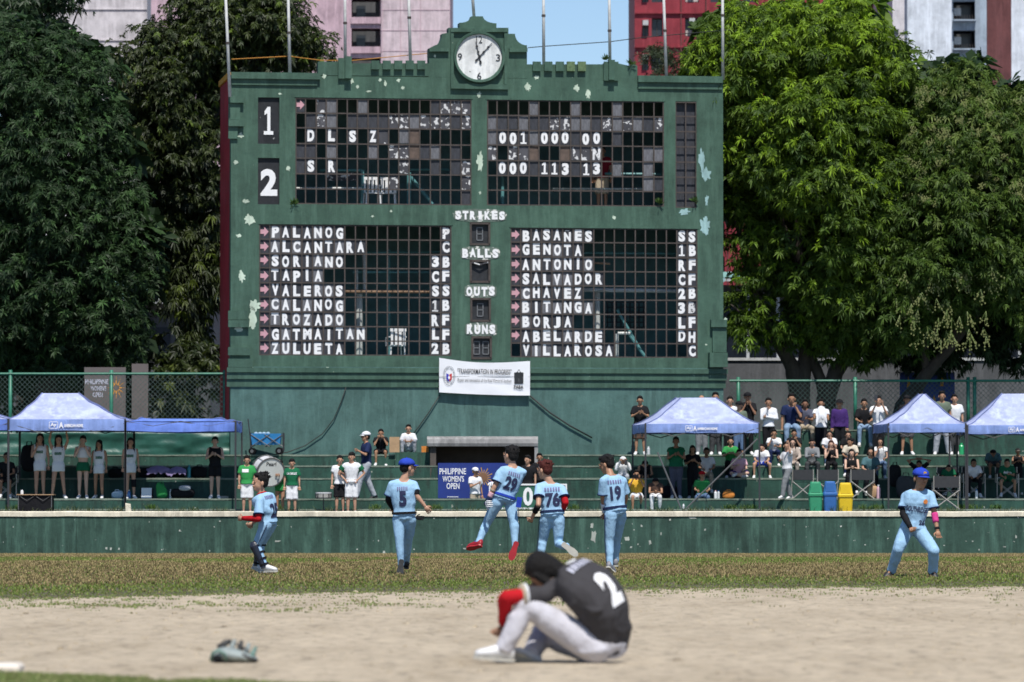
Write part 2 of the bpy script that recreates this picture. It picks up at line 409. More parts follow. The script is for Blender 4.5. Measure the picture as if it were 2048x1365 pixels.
# higher seat ledge on the right, under the fence
terrace('terrace_step', X(1458, 131), xR, 131.0, 145, TE['f'][0], 'raised seat ledge at the back of the right terrace')
# upright end blocks either side of the tunnel
tag(MB().box(X(790, 129.2), X(868, 129.2), 129.2, 130.2, 1.5, Z(905, 129.2)).build('end_block', 'step_paint'), 'low green block two people sit on left of the tunnel mouth', kind='structure')
# left green tarp wall
def tarp_wall():
    mb = MB(); nx, nz = 90, 14; vs = []; x0, x1 = -30, X(497, 130.4); z0, z1 = TE['e'][0] - .05, Z(862, 130.4)
    for i in range(nx + 1):
        for j in range(nz + 1):
            x = x0 + (x1 - x0) * (1 - (1 - i / nx) ** 1.6); z = z0 + (z1 - z0) * j / nz
            vs.append((x, 130.4 + .10 * mnoise(Vector((x * 1.5, 0, z * 3))) + .04 * mnoise(Vector((x * 5, 2, z * 7))) - (0 if j < nz else -.1), z + (.03 * mnoise(Vector((x, 9, 0))) if j == nz else 0)))
    fs = [(i * (nz + 1) + j, (i + 1) * (nz + 1) + j, (i + 1) * (nz + 1) + j + 1, i * (nz + 1) + j + 1) for i in range(nx) for j in range(nz)]
    vs2 = [(v[0], v[1] + .06, v[2]) for v in vs]; n = len(vs)
    mb.add(vs, fs).add(vs2, [f[::-1] for f in fs])
    tag(mb.build('tarpaulin', 'tarp_green', smooth=True), 'creased green tarpaulin hung along the back of the left terrace', 'tarpaulin')
mat('tarp_green', (.020, .088, .064), .42, .25, 3, .5, 5)
tarp_wall()
# ground behind, upper level
tag(MB().box(-200, X(470, 133), 132.5, 400, 1.8, 2.1).build('upper_ground', 'dark_concrete'), 'ground behind the left fence', kind='structure')
tag(MB().box(X(470, 133), 200, 136, 400, 1.8, 2.1).build('upper_ground', 'dark_concrete'), 'ground behind the scoreboard and the right fence', kind='structure')
# ================================================================ fences
def fence(px0, px1, Y, ytop, zb, posts, label, lab_r):
    x0, x1 = X(px0, Y), X(px1, Y); zt = Z(ytop, Y)
    root = empty('chain_link_fence', ((x0 + x1) / 2, Y, zb), label, 'fence'); ox, oz = (x0 + x1) / 2, zb
    mb = MB(); mb.tube([(x0 - ox, 0, zt - oz), (x1 - ox, 0, zt - oz)], .032, 8); mb.build('rail', 'green_metal', root)
    for p in posts:
        x = X(p, Y) - ox
        MB().tube([(x, .03, 0), (x, .03, zt - oz + .1)], .05, 10).build('post', 'green_metal', root, smooth=True)
    V = []; F = []; r = .006; sp = .13; h = zt - zb; L_ = x1 - x0
    def wire(a, b):
        d = (b - a).normalized(); u = Vector((0, 1, 0)); v = d.cross(u); o = len(V)
        for q in (a, b):
            for s, t in ((1, 0), (-.5, .87), (-.5, -.87)): V.append(q + (u * s + v * t) * r)
        for k in range(3): F.append((o + k, o + (k + 1) % 3, o + 3 + (k + 1) % 3, o + 3 + k))
    n = int((L_ + h) / sp)
    for i in range(n):
        s = -h + i * sp
        for sg in (0, 1):
            a0, a1 = s, s + h; z0, z1 = 0.0, h
            if a0 < 0: z0 = -a0; a0 = 0
            if a1 > L_: z1 = h - (a1 - L_); a1 = L_
            if z1 - z0 < .05: continue
            if sg: a0, a1 = L_ - a0, L_ - a1
            V_a = Vector((a0 - L_ / 2, .01 * sg, z0)); V_b = Vector((a1 - L_ / 2, .01 * sg, z1)); wire(V_a, V_b)
    tag(link('wire_mesh', np_mesh('wire_mesh', np.array([tuple(v) for v in V]), np.array(F), 'wire'), root), kind='stuff')
fence(-260, 466, 131.9, 748, 2.2, [-180, 20, 222, 449], 'green chain link fence with tall posts behind the left tents', '')
fence(1459, 2300, 133.0, 762, Z(860, 133), [1477, 1711, 1937, 1950, 2180], 'green chain link fence behind the crowd on the right terrace', '')
# ================================================================ scoreboard building
AS = R(8.0); YS = 131.2
ca, sa = math.cos(AS), math.sin(AS)
SZ0 = TE['e'][0] - .02
SB = empty('scoreboard', (0, YS, SZ0), 'old green concrete scoreboard building with a round clock on top and grids of letter tiles', 'scoreboard', rz=AS)
def fb(px, py, v=0.0):
    """point of the facade (local u, z above base) seen at a pixel; v = distance behind the facade"""
    d = ray(px, py); o = Vector((0, 0, HC)); n = Vector((-sa, ca, 0)); p0 = Vector((0, YS, 0)) + n * v
    t = (p0 - o).dot(n) / d.dot(n); q = o + d * t
    u = (q - Vector((0, YS, 0))).dot(Vector((ca, sa, 0))); return u, q.z - SZ0
mat('tile_dark', (.030, .032, .040), .6, .5, 6, stretch=(4, 1, 1))
mat('tile_grey', (.12, .122, .135), .6, .45, 7, stretch=(4, 1, 1))
mat('tile_brown', (.10, .07, .055), .7, .4, 7)
painted('tile_worn', (.07, .07, .08), (.03, .03, .035), (.62, .62, .62), chipamt=.57, seed=11, each=True)
mat('letter_white', (.80, .80, .80), .5, .06, 9)
painted('letter_old', (.72, .72, .72), (.25, .25, .25), (.10, .10, .10), chipamt=.63, grime=.3, seed=17, each=True)
mat('bar_iron', (.060, .048, .042), .75, .35, 9)
mat('arrow_pink', (.55, .30, .34), .6, .15, 9)
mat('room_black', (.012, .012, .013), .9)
mat('room_teal', (.10, .20, .21), .8, .3, 2)
mat('pipe_white', (.50, .52, .50), .5, .25, 6)
mat('pipe_rust', (.42, .26, .16), .7, .5, 5)
mat('pipe_teal', (.10, .26, .27), .5, .2, 5)
painted('clock_white', (.70, .71, .70), (.33, .34, .34), (.15, .16, .14), chipamt=.72, grime=.45, seed=5.5)
painted('chip_pale', (.50, .60, .48), (.32, .36, .28), (.6, .65, .6), chipamt=.9, grime=.3, seed=7.7)
painted('chip_blue', (.30, .47, .47), (.2, .28, .27), (.6, .65, .6), chipamt=.9, grime=.3, seed=7.1)
painted('letter_patch', (.13, .17, .14), (.03, .04, .035), (.65, .65, .6), chipamt=.6, grime=.9, seed=3.3)
mat('black_board', (.018, .020, .024), .6, .4, 8)
painted('black_board_worn', (.022, .024, .028), (.01, .01, .012), (.35, .35, .34), chipamt=.70, seed=2.9)
mat('lichen', (.10, .16, .075), .8, .4, 12)
mat('tent_grey', (.05, .05, .055), .6); mat('digit_grey', (.16, .17, .18), .6)
HOLES = {}
def rect(n, x0, y0, x1, y1):
    u0, z1 = fb(x0, y0); u1, _ = fb(x1, y0); _, z0 = fb(x0, y1); HOLES[n] = (u0, u1, z0, z1)
rect('one', 516, 195, 559, 288); rect('two', 516, 316, 559, 409)
rect('ul', 591, 195.5, 943, 408.5); rect('ur', 974, 200, 1328, 411); rect('nr', 1351, 203, 1393, 416)
rect('ll', 518.5, 449, 903, 711); rect('lr', 1021, 456, 1395, 715)
rect('strikes', 940, 446, 980, 490); rect('balls', 940, 521, 980, 565); rect('outs', 941, 597, 981, 643); rect('runs', 943, 674, 983, 718)
uL, zT = fb(462, 150); uR, _ = fb(1446, 150)
# ---- facade wall with openings
def facade():
    T = .38; zb = 0; us = sorted({uL, uR} | {h[0] for h in HOLES.values()} | {h[1] for h in HOLES.values()})
    zs = sorted({zb, zT, fb(600, 734)[1]} | {h[2] for h in HOLES.values()} | {h[3] for h in HOLES.values()})
    def inhole(u, z): return any(a < u < b and c < z < d for a, b, c, d in HOLES.values())
    mb = MB()
    for u0, u1 in zip(us, us[1:]):
        for z0, z1 in zip(zs, zs[1:]):
            um, zm = (u0 + u1) / 2, (z0 + z1) / 2
            if inhole(um, zm): continue
            mi = 0
            mb.add([(u0, 0, z0), (u1, 0, z0), (u1, 0, z1), (u0, 0, z1)], [(0, 1, 2, 3)], 0 if zm > fb(600, 760)[1] else 1)
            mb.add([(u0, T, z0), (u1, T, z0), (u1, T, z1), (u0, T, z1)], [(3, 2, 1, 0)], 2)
    for a, b, c, d in HOLES.values():
        mb.add([(a, 0, c), (a, T, c), (a, T, d), (a, 0, d)], [(0, 1, 2, 3)]); mb.add([(b, 0, c), (b, T, c), (b, T, d), (b, 0, d)], [(3, 2, 1, 0)])
        mb.add([(a, 0, c), (b, 0, c), (b, T, c), (a, T, c)], [(0, 1, 2, 3)]); mb.add([(a, 0, d), (b, 0, d), (b, T, d), (a, T, d)], [(3, 2, 1, 0)])
    mb.add([(uR, 0, zb), (uR, T, zb), (uR, T, zT), (uR, 0, zT)], [(0, 1, 2, 3)])
    mb.add([(uL, 0, zb), (uL, T, zb), (uL, T, zT), (uL, 0, zT)], [(3, 2, 1, 0)])
    mb.build('facade', ['green_paint', 'teal_paint', 'room_black'], SB, fix=False)
facade()
zL = fb(600, 775)[1]
D = 3.4
MB().box(uL - .0, uL + .12, .385, D, 0, zT - .05).build('side_wall', 'red_paint', SB)
MB().box(uR - .12, uR, .385, D, 0, zT - .05).build('side_wall', 'green_paint', SB)
MB().box(uL + .125, uR - .125, D - .2, D, 0, zT - .05).build('back_wall', 'room_teal', SB)
MB().box(uL + .125, uR - .125, .385, D - .205, zT - .25, zT - .06).build('roof', 'dark_concrete', SB)
zmid = fb(700, 425)[1]
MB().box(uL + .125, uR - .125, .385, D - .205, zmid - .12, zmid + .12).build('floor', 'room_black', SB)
MB().box(uL + .125, uR - .125, .385, D - .205, fb(600, 730)[1] - .2, fb(600, 722)[1]).build('floor', 'room_teal', SB)
# yellow capping at the top of the red side wall
MB().box(uL - .05, uL + .05, .39, D, zT - .05, zT + .1).build('coping', 'yellow_paint', SB)
# ---- parapet and clock tower: outline in facade plane, extruded
def poly_px(pts): return [fb(x, y) for x, y in pts]
def slab(name, pts, v0, v1, m='green_paint', par=None):
    p = poly_px(pts); mb = MB(); mb.prism(p[::-1], v0, v1); return mb.build(name, m, par or SB)
zt0 = 152
slab('parapet', [(636, 151), (636, 124), (676, 124), (676, 127), (858, 127), (858, 153)], .002, .36)
slab('parapet', [(1054, 158), (1054, 129), (1206, 129), (1207, 127), (1236, 127), (1258, 132), (1266, 128), (1275, 132), (1275, 160)], .002, .36)
def arc(x0, y0, x1, y1, n=7, cv=True):
    out = []
    for i in range(n + 1):
        t = i / n * math.pi / 2
        if cv: out.append((x0 + (x1 - x0) * math.sin(t), y0 + (y1 - y0) * (1 - math.cos(t))))
        else: out.append((x0 + (x1 - x0) * (1 - math.cos(t)), y0 + (y1 - y0) * math.sin(t)))
    return out
tower = [(858, 155), (858, 97), (870, 91)] + arc(870, 91, 884, 68) + [(897, 66), (897, 56), (919, 56), (919, 46)] + arc(919, 46, 943, 33)[1:] + [(966, 33)] + arc(966, 33, 993, 47, cv=False)[1:] + [(993, 56), (1017, 56), (1017, 68), (1030, 68)] + arc(1030, 68, 1054, 91, cv=False)[1:] + [(1054, 97), (1054, 158)]
slab('clock_tower', tower, .0, .40)
slab('shoulder_ledge', [(858, 104), (858, 97), (897, 97), (897, 104)], -.10, -.003)
slab('shoulder_ledge', [(1018, 105), (1018, 97), (1054, 97), (1054, 105)], -.10, -.003)
# square clock frame: raised border round a recessed panel
for q in ([(901, 65), (901, 58), (1014, 58), (1014, 65)], [(901, 178), (901, 168), (1016, 170), (1016, 180)]): slab('clock_frame', q, -.09, -.003)
for q in ([(901, 167.5), (901, 65.5), (907, 65.5), (907, 168)], [(1008, 169), (1008, 65.5), (1014, 65.5), (1014, 169.5)]): slab('clock_frame', q, -.07, -.003)
cu, cz = fb(957.5, 115)
def clock():
    s = 1 / 76.2
    root = link('clock', MB().lathe([(50 * s, -.02), (50 * s, .03), (.001, .03)], 48, (0, 0, 0), 'Y', rot=None).mesh('clock', 'clock_white'), SB, (cu, -.055, cz))
    # ring
    mb = MB(); rings = []
    for j in range(48):
        t = 2 * math.pi * j / 48
        rings.append([(r * s * math.cos(t), y, r * s * math.sin(t)) for r, y in ((45.5, -.03), (46.5, -.09), (51, -.10), (52, 0), (46, 0))])
    rings.append(rings[0]); mb.loft(rings, caps=False).build('clock_rim', 'green_paint', root, smooth=False)
    for txt, dx, dy, w_ in (('12', 0, 35, 12), ('3', 38, -1, 8.5), ('6', 0, -38, 8.5), ('9', -39, 0, 8.5)):
        lettering('numeral', txt, w_ * s, 14 * s, 'black_board', root, (dx * s, -.035, dy * s), bold=.0, depth=.01)
    def hand(ang, L_, tail, wd):
        # slim ornamented hand: shaft, two lobes, pointed tip, short tail
        pr = [(-tail, wd * .8), (-tail * .7, wd * 1.5), (-tail * .4, wd * .6), (0, wd * 1.3), (L_ * .2, wd * .5), (L_ * .34, wd * 1.5), (L_ * .42, wd * .5), (L_ * .6, wd * .5), (L_ * .68, wd * 1.6), (L_ * .76, wd * .5), (L_, wd * .15)]
        poly = [(k, a) for a, k in pr] + [(-k, a) for a, k in reversed(pr)]
        c_, s_ = math.cos(ang), math.sin(ang)
        p = [((x * c_ + z * s_) * s, (-x * s_ + z * c_) * s) for x, z in poly]
        MB().prism(p, -.062, -.05).build('clock_hand', 'black_board', root)
    hand(R(-13), 32, 15, 1.7); hand(R(42), 39, 12, 1.5)
clock()
# ---- mouldings
def band(x0, x1, y0, y1, v0, name='cornice', m='green_paint', yr=None):
    u0, z1 = fb(x0, y0); u1, _ = fb(x1, y0); _, z0 = fb(x0, y1)
    return MB().box(u0, u1, v0, -.003, z0, z1).build(name, m, SB)
band(462, 640, 145, 158, -.12); band(463, 634, 158.6, 170, -.05)
band(1275, 1444, 152, 165, -.12); band(1276, 1444, 165.6, 178, -.05)
band(676, 700, 117, 158, -.09, 'pilaster'); band(689, 702, 114, 158, -.18, 'pilaster')
band(1207, 1236, 124, 162, -.08, 'pilaster'); band(1216, 1228, 121, 161, -.17, 'pilaster')
for x in (750, 773, 796, 819, 842): band(x - 8, x + 8, 122, 139.5, -.09, 'dentil')
for i, x in enumerate((1073, 1096, 1119, 1141, 1163)):
    o = band(x - 8, x + 8, 124, 143, -.09, 'dentil', 'green_paint' if i < 3 else 'lichen')
# side bracket blocks
for y0, y1, x1, v in ((193, 206.5, 487, -.14), (207.2, 239.5, 480, -.07), (240.2, 253.5, 487, -.14), (254.2, 278, 475, -.07), (622, 640, 495, -.08), (641, 655, 497, -.13), (695, 711, 500, -.08), (718, 735, 505, -.13)):
    u0, z1 = fb(457, y0); u1, _ = fb(x1, y0); _, z0 = fb(457, y1)
    MB().box(uL - .07, u1, v, -.003, z0, z1).build('corner_block', 'green_paint', SB)
for y0, y1, x0, v in ((640, 655, 1420, -.16), (656, 705, 1424, -.10), (706, 735, 1416, -.26)):
    u0, z1 = fb(x0, y0); _, z0 = fb(x0, y1)
    MB().box(u0, uR + .07, v, -.003, z0, z1).build('corner_block', 'green_paint', SB)
for y0, y1, v in ((735.5, 745, -.13), (745.6, 758.5, -.085), (759, 774, -.04)):
    u0, z1 = fb(462, y0); _, z0 = fb(462, y1)
    MB().box(uL - .1, uR + .1 - (v + .13) * .5, v, -.003, z0, z1).build('string_course', 'green_paint', SB)
# header lips above the grids
band(588, 946, 191.0, 195, -.012, 'lintel'); band(971, 1331, 196, 199.6, -.012, 'lintel'); band(516, 906, 443.5, 448.5, -.012, 'lintel'); band(1018, 1398, 450.5, 455.5, -.012, 'lintel')
# ---- grids of bars and letter tiles
VG = .02
def grid(h, cols, rows, t=.034):
    a, b, c, d = HOLES[h]; root = link('window_grid', MB().box(a, b, VG - .012, VG + .012, c, c + .03).mesh('window_grid', 'bar_iron'), SB)
    me_v = MB().box(-t / 2, t / 2, -.009, .009, c, d).mesh('bar', 'bar_iron'); me_h = MB().box(a, b, -.008, .008, -t / 2, t / 2).mesh('bar', 'bar_iron')
    for i in range(cols + 1):
        o = link('bar', me_v, root, (min(max(a + (b - a) * i / cols, a + t / 2), b - t / 2), VG, 0)); o.rotation_euler = (0, rnd.uniform(-.0012, .0012), 0)
    for j in range(1, rows + 1):
        link('bar', me_h, root, (0, VG - .004, min(c + (d - c) * j / rows, d - t / 2) + rnd.uniform(-.008, .008)))
tile_me = {}
def one_glyph(par, w_, h_, y, m, dx=0, dz=0):
    p = [(-.5, -.5), (.5, -.5), (.5, -.37), (.19, -.37), (.19, .5), (-.10, .5), (-.42, .34), (-.42, .20), (-.13, .27), (-.13, -.37), (-.5, -.37)]
    return MB().prism([(dx + x * w_, dz + z * h_) for x, z in p], y, y + .006).build('letter', m, par)
def tile(h, cols, rows, i, j, kind, ch=None, old=False, drop=0.0):
    a, b, c, d = HOLES[h]; w_ = (b - a) / cols; hh = (d - c) / rows
    u = a + w_ * (i + .5); z = d - hh * (j + .5)
    m = {'d': 'tile_dark', 'g': 'tile_grey', 'w': 'tile_worn', 'b': 'tile_brown'}[kind]
    k = (h[0], m)
    if k not in tile_me: tile_me[k] = MB().box(-w_ * .46, w_ * .46, 0, .018, -hh * .47, hh * .47).mesh('letter_tile', m)
    o = link('letter_tile', tile_me[k], SB, (u + rnd.uniform(-.008, .008), VG + .022 + rnd.uniform(0, .008), z + rnd.uniform(-.02, .02) - drop), (rnd.uniform(-.02, .02), rnd.uniform(-.02, .02), rnd.uniform(-.03, .03)))
    if ch == '>':
        s = w_ * .40
        p = [(-s, -s * .5), (-s * .05, -s * .5), (-s * .05, -s * 1.15), (s, 0), (-s * .05, s * 1.15), (-s * .05, s * .5), (-s, s * .5)]
        MB().prism(p, -.012, -.002).build('arrow', 'arrow_pink', o)
    elif ch:
        wf = {'I': .24, '1': .46, 'M': .80, 'W': .85, 'N': .72}.get(ch, .66)
        tl = ch == 'Ñ'
        if tl: ch = 'N'; MB().tube([(-.05, -.006, hh * .35), (-.02, -.006, hh * .385), (.02, -.006, hh * .35), (.05, -.006, hh * .385)], .011, 5).build('tilde', 'letter_white', o)
        if ch == '1': one_glyph(o, w_ * .58, hh * .80, -.008, 'letter_old' if old else 'letter_white'); return
        lettering('letter', ch, w_ * wf, hh * (.66 if tl else .80), 'letter_old' if old else 'letter_white', o, (0, -.002, -.02 if tl else 0), bold=.06, depth=.006)
UL = ["a.wg..g......dwww", ".dwg.ddddwwgwwwdw", ".D.L.S.Zw.gb.....", "dd.g...g.wwbdg.d.", "dS.R......w..d.dw", ".........w......w", "................d"]
UR = ["....g...g...g....", "gddgddwwggdwgwgdw", "g001g000d00.d....", "w.wwb..bwwN....gg", ".000d113d13.g..g.", "...............gd", "................."]
for h, T_ in (('ul', UL), ('ur', UR)):
    grid(h, 17, 7)
    for j, row in enumerate(T_):
        for i, c in enumerate(row):
            if c == '.': continue
            if c == 'a': tile(h, 17, 7, i, j, 'd', '>')
            elif c in 'dgwb': tile(h, 17, 7, i, j, c)
            elif c == 'N': tile(h, 17, 7, i, j, 'w', 'N', True)
            else: tile(h, 17, 7, i, j, 'd', c)
LL = [('PALANOG', ' P'), ('ALCANTARA', ' C'), ('SORIANO', '3B'), ('TAPIA', 'CF'), ('VALEROS', 'SS'), ('CALANOG', '1B'), ('TROZADO', 'RF'), ('GATMAITAN', 'LF'), ('ZULUETA', '2B')]
LR = [('BASAÑES', 'SS'), ('GENOTA', '1B'), ('ANTONIO', 'RF'), ('SALVADOR', 'CF'), ('CHAVEZ', '2B'), ('BITANGA', '3B'), ('BORJA', 'LF'), ('ABELARDE', 'DH'), ('VILLAROSA', ' C')]
for h, T_ in (('ll', LL), ('lr', LR)):
    grid(h, 18, 9)
    for j, (nm, pos) in enumerate(T_):
        if not (h == 'lr' and j == 8): tile(h, 18, 9, 0, j, 'd', '>')
        for i, c in enumerate(nm): tile(h, 18, 9, i + 1, j, rnd.choice('ddg'), c, drop=rnd.choice((0, 0, .015)))
        for i, c in enumerate(pos):
            if c != ' ': tile(h, 18, 9, 16 + i, j, 'd', c, old=(h == 'll' and (j, i) in ((0, 1), (5, 0))) or (h == 'lr' and (j, i) == (5, 1)))
grid('nr', 2, 7)
a, b, c, d = HOLES['nr']; MB().box(a, b, VG + .12, VG + .16, c, d).build('shutter_panel', 'tile_dark', SB)
# black recessed boards with the big 1 and 2 and the counters
for k, ch in (('one', '1'), ('two', '2')):
    a, b, c, d = HOLES[k]; o = MB().box(a, b, .07, .12, c, d).build('number_board', 'black_board_worn', SB)
    if ch == '1': one_glyph(o, (b - a) * .44, (d - c) * .60, .050, 'letter_white', (a + b) / 2, (c + d) / 2)
    else: lettering('numeral', ch, (b - a) * .78, (d - c) * .58, 'letter_white', o, ((a + b) / 2 + .01, .066, (c + d) / 2 - .03), bold=.045, depth=.015)
SEG = {'a': (0, 1, 1, 1), 'b': (1, 1, 1, .5), 'c': (1, .5, 1, 0), 'd': (0, 0, 1, 0), 'e': (0, .5, 0, 0), 'f': (0, 1, 0, .5), 'g': (0, .5, 1, .5)}
for k, nd in (('strikes', 1), ('balls', 0), ('outs', 1), ('runs', 2)):
    a, b, c, d = HOLES[k]; o = MB().box(a + .03, b - .03, .08, .12, c + .03, d - .03).build('counter_board', 'black_board', SB)
    for q in range(nd):
        wd, ht = .15, .33; x0 = (a + b) / 2 - wd / 2 + (q - (nd - 1) / 2) * .24; z0 = (c + d) / 2 - ht / 2
        for s_, (xa, za, xb, zb) in SEG.items():
            A = (x0 + xa * wd, z0 + za * ht); B = (x0 + xb * wd, z0 + zb * ht)
            MB().box(min(A[0], B[0]) - .011, max(A[0], B[0]) + .011, .062, .078, min(A[1], B[1]) - .011, max(A[1], B[1]) + .011).build('digit_segment', 'digit_grey', o)
    # battered timber frame
    for x0, x1, z0, z1 in ((a - .01, a + .045, c, d), (b - .045, b + .01, c, d), (a, b, d - .04, d + .015), (a, b, c - .015, c + .04)):
        MB().box(x0, x1, -.02, .04, z0, z1).build('board_frame', 'bar_iron', o)
if True:
    a, b, c, d = HOLES['balls']; mb = MB(); mb.tube([(a + .05, .0, d - .06), ((a + b) / 2, -.03, d - .12), (b - .05, 0, d - .05)], .02, 6); mb.build('torn_strip', 'tile_worn', SB)
for s_, x0, y0, x1, y1 in (('STRIKES', 909, 421, 1011, 441), ('BALLS', 923, 496, 998, 517), ('OUTS', 931, 572, 991, 594), ('RUNS', 932, 648, 992, 670)):
    ua, zt = fb(x0, y0); ub, _ = fb(x1, y0); _, zb = fb(x0, y1); uc, zc = (ua + ub) / 2, (zt + zb) / 2; n = len(s_); wv = (ub - ua) / n
    # ragged bare patches round each letter
    mb = MB()
    poly = []
    for k in range(40):
        t = 2 * math.pi * k / 40; rr = 1 + .13 * mnoise(Vector((k * .9, len(s_), 0)))
        cx, cz_ = math.cos(t), math.sin(t); e = 4.0; den = (abs(cx) ** e + abs(cz_) ** e) ** (1 / e)
        poly.append((uc + cx / den * ((ub - ua) / 2 + .03) * rr, zc + cz_ / den * ((zt - zb) / 2 + .03) * (1 + .16 * mnoise(Vector((k * 1.7, 5, 0))))))
    o = mb.prism(poly, -.008, -.002).build('letter_backing', 'letter_patch', SB)
    for i, ch in enumerate(s_):
        lettering('letter', ch, wv * (.45 if ch == 'I' else .80), (zt - zb) * .86, 'letter_white', o, (ua + wv * (i + .5), -.012, zc + rnd.uniform(-.01, .01)), (0, rnd.uniform(-.04, .04), 0), bold=.07, depth=.012)
# ---- things seen through the grids
def pipe(x0, y0, x1, y1, v, r, m, v1=None, name='pipe'):
    a, za = fb(x0, y0, v); b, zb = fb(x1, y1, v if v1 is None else v1)
    MB().tube([(a, v, za), (b, v if v1 is None else v1, zb)], r, 8).build(name, m, SB)
pipe(524, 582, 902, 584, 1.0, .045, 'pipe_rust'); pipe(718, 588, 718, 716, 1.3, .10, 'pipe_white', name='post'); pipe(714, 540, 714, 584, 1.2, .03, 'pipe_white'); pipe(728, 500, 730, 584, 1.2, .055, 'pipe_white')
pipe(705, 545, 903, 545, 1.2, .025, 'pipe_teal'); pipe(700, 506, 903, 504, 1.6, .025, 'pipe_teal'); pipe(778, 500, 778, 712, 1.8, .04, 'pipe_teal')
pipe(1160, 580, 1393, 583, 1.0, .055, 'pipe_white'); pipe(1194, 584, 1194, 716, 1.3, .085, 'pipe_white', name='post'); pipe(1160, 506, 1393, 508, 1.6, .03, 'pipe_teal'); pipe(1185, 526, 1220, 528, 1.0, .03, 'pipe_rust')
pipe(1234, 620, 1290, 716, 1.4, .04, 'pipe_teal'); pipe(1255, 665, 1292, 716, 1.2, .04, 'pipe_teal'); pipe(1234, 668, 1234, 716, 1.1, .045, 'pipe_white'); pipe(1234, 667, 1260, 667, 1.1, .04, 'pipe_white')
pipe(592, 377, 724, 377, 1.0, .03, 'pipe_white'); pipe(725, 340, 725, 410, 1.1, .05, 'pipe_teal'); pipe(818, 345, 818, 410, 1.1, .06, 'pipe_teal'); pipe(818, 340, 900, 340, 1.1, .03, 'pipe_teal'); pipe(822, 355, 868, 412, 1.1, .045, 'pipe_teal'); pipe(640, 341, 724, 341, 1.1, .03, 'pipe_teal')
pipe(1105, 378, 1325, 379, 1.0, .03, 'pipe_white'); pipe(1210, 348, 1325, 349, 1.0, .035, 'pipe_teal'); pipe(1005, 350, 1005, 410, 1.3, .045, 'pipe_teal')
# steel window bars of the back room
for x in range(1215, 1290, 9): pipe(x, 605, x, 655, 2.4, .018, 'tile_dark', name='window_bar')
for y in range(605, 660, 10): pipe(1212, y, 1290, y, 2.38, .018, 'tile_dark', name='window_bar')
# white sign board with old lettering behind the upper left grid
a, za = fb(650, 345, 1.2); b, zb = fb(716, 362, 1.2); MB().box(a, b, 1.2, 1.24, zb, za).build('sign_board', 'tile_worn', SB)
SBM = Matrix.Translation((0, YS, SZ0)) @ Matrix.Rotation(AS, 4, 'Z')
def sbw(px, py, v):
    u, z = fb(px, py, v); return SBM @ Vector((u, v, z))
# plastic chairs inside
def plastic_chair(p, rz, label, s=1.0):
    root = empty('plastic_chair', p, label, 'chair', 'white plastic chairs inside the scoreboard', rz)
    MB().box(-.21, .21, -.2, .2, .42, .45).build('seat', 'letter_white', root)
    for i in range(4):
        MB().box(-.20 + i * .11, -.13 + i * .11, .19, .22, .45, .82).build('slat', 'letter_white', root)
    MB().box(-.22, .22, .185, .225, .80, .88).build('backrest', 'letter_white', root)
    for sx in (-1, 1):
        for sy in (-1, 1): MB().tube([(sx * .2, sy * .18, 0), (sx * .18, sy * .16, .43)], .02, 6).build('leg', 'letter_white', root)
        MB().tube([(sx * .22, -.18, .43), (sx * .23, -.17, .64), (sx * .22, .2, .66)], .018, 6).build('armrest', 'letter_white', root)
p = sbw(744, 411, .9); p.z = SZ0 + zmid + .12
plastic_chair(p, AS + .1, 'white plastic chair behind the upper left grid, the left one of two'); q = p + Vector((.42, .1, 0)); plastic_chair(q, AS - .2, 'white plastic chair behind the upper left grid, beside the teal post')
p = sbw(792, 716, 1.0); p.z = SZ0 + fb(600, 722)[1]
plastic_chair(p, AS + 3.3, 'white plastic chair behind the lower left grid')
# ---- missing paint: ragged pale patches standing slightly proud
def chip(px, py, w_, h_, m='chip_pale', seed=0, tilt=0):
    u, z = fb(px, py); poly = []; n = 30; s = 1 / 76
    for k in range(n):
        t = 2 * math.pi * k / n; rr = .55 + .95 * abs(mnoise(Vector((math.cos(t) * 1.3 + px, math.sin(t) * 1.3 + py, seed)))) + .28 * mnoise(Vector((math.cos(t) * 4 + px, math.sin(t) * 4 + py, 3)))
        x, y = math.cos(t) * rr * w_ / 2 * s, math.sin(t) * rr * h_ / 2 * s
        poly.append((u + x * math.cos(tilt) - y * math.sin(tilt), z + x * math.sin(tilt) + y * math.cos(tilt)))
    MB().prism(poly, -.006, -.001).build('paint_chip', m, SB)
for c in ((960, 322, 17, 46), (500, 440, 26, 28), (483, 553, 18, 28), (508, 612, 30, 26), (506, 640, 20, 56), (478, 658, 20, 18), (481, 271, 12, 14), (472, 325, 14, 10), (491, 403, 20, 9), (576, 337, 12, 12), (478, 472, 14, 8),
          (648, 153, 9, 12), (704, 163, 9, 11), (715, 174, 8, 10), (760, 160, 8, 9), (771, 168, 7, 14), (797, 161, 8, 9), (806, 176, 9, 8), (738, 183, 12, 5), (1073, 155, 14, 10), (1055, 174, 17, 20), (1153, 176, 14, 16), (1176, 187, 12, 22),
          (503, 736, 10, 5), (743, 741, 13, 9), (655, 737, 8, 5), (960, 386, 6, 8), (935, 432, 12, 10), (782, 423, 7, 6), (745, 433, 8, 5), (1228, 436, 9, 9), (870, 112, 6, 8), (1450, 640, 8, 10), (1412, 690, 5, 4), (958, 190, 10, 14), (700, 768, 7, 6), (807, 765, 12, 9), (560, 188, 8, 5)):
    chip(*c)
for c in ((1404, 320, 16, 50), (1411, 350, 22, 34), (1411, 452, 26, 50), (1369, 424, 30, 16), (1413, 400, 8, 26), (1448, 560, 6, 12)): chip(*c, m='chip_blue')
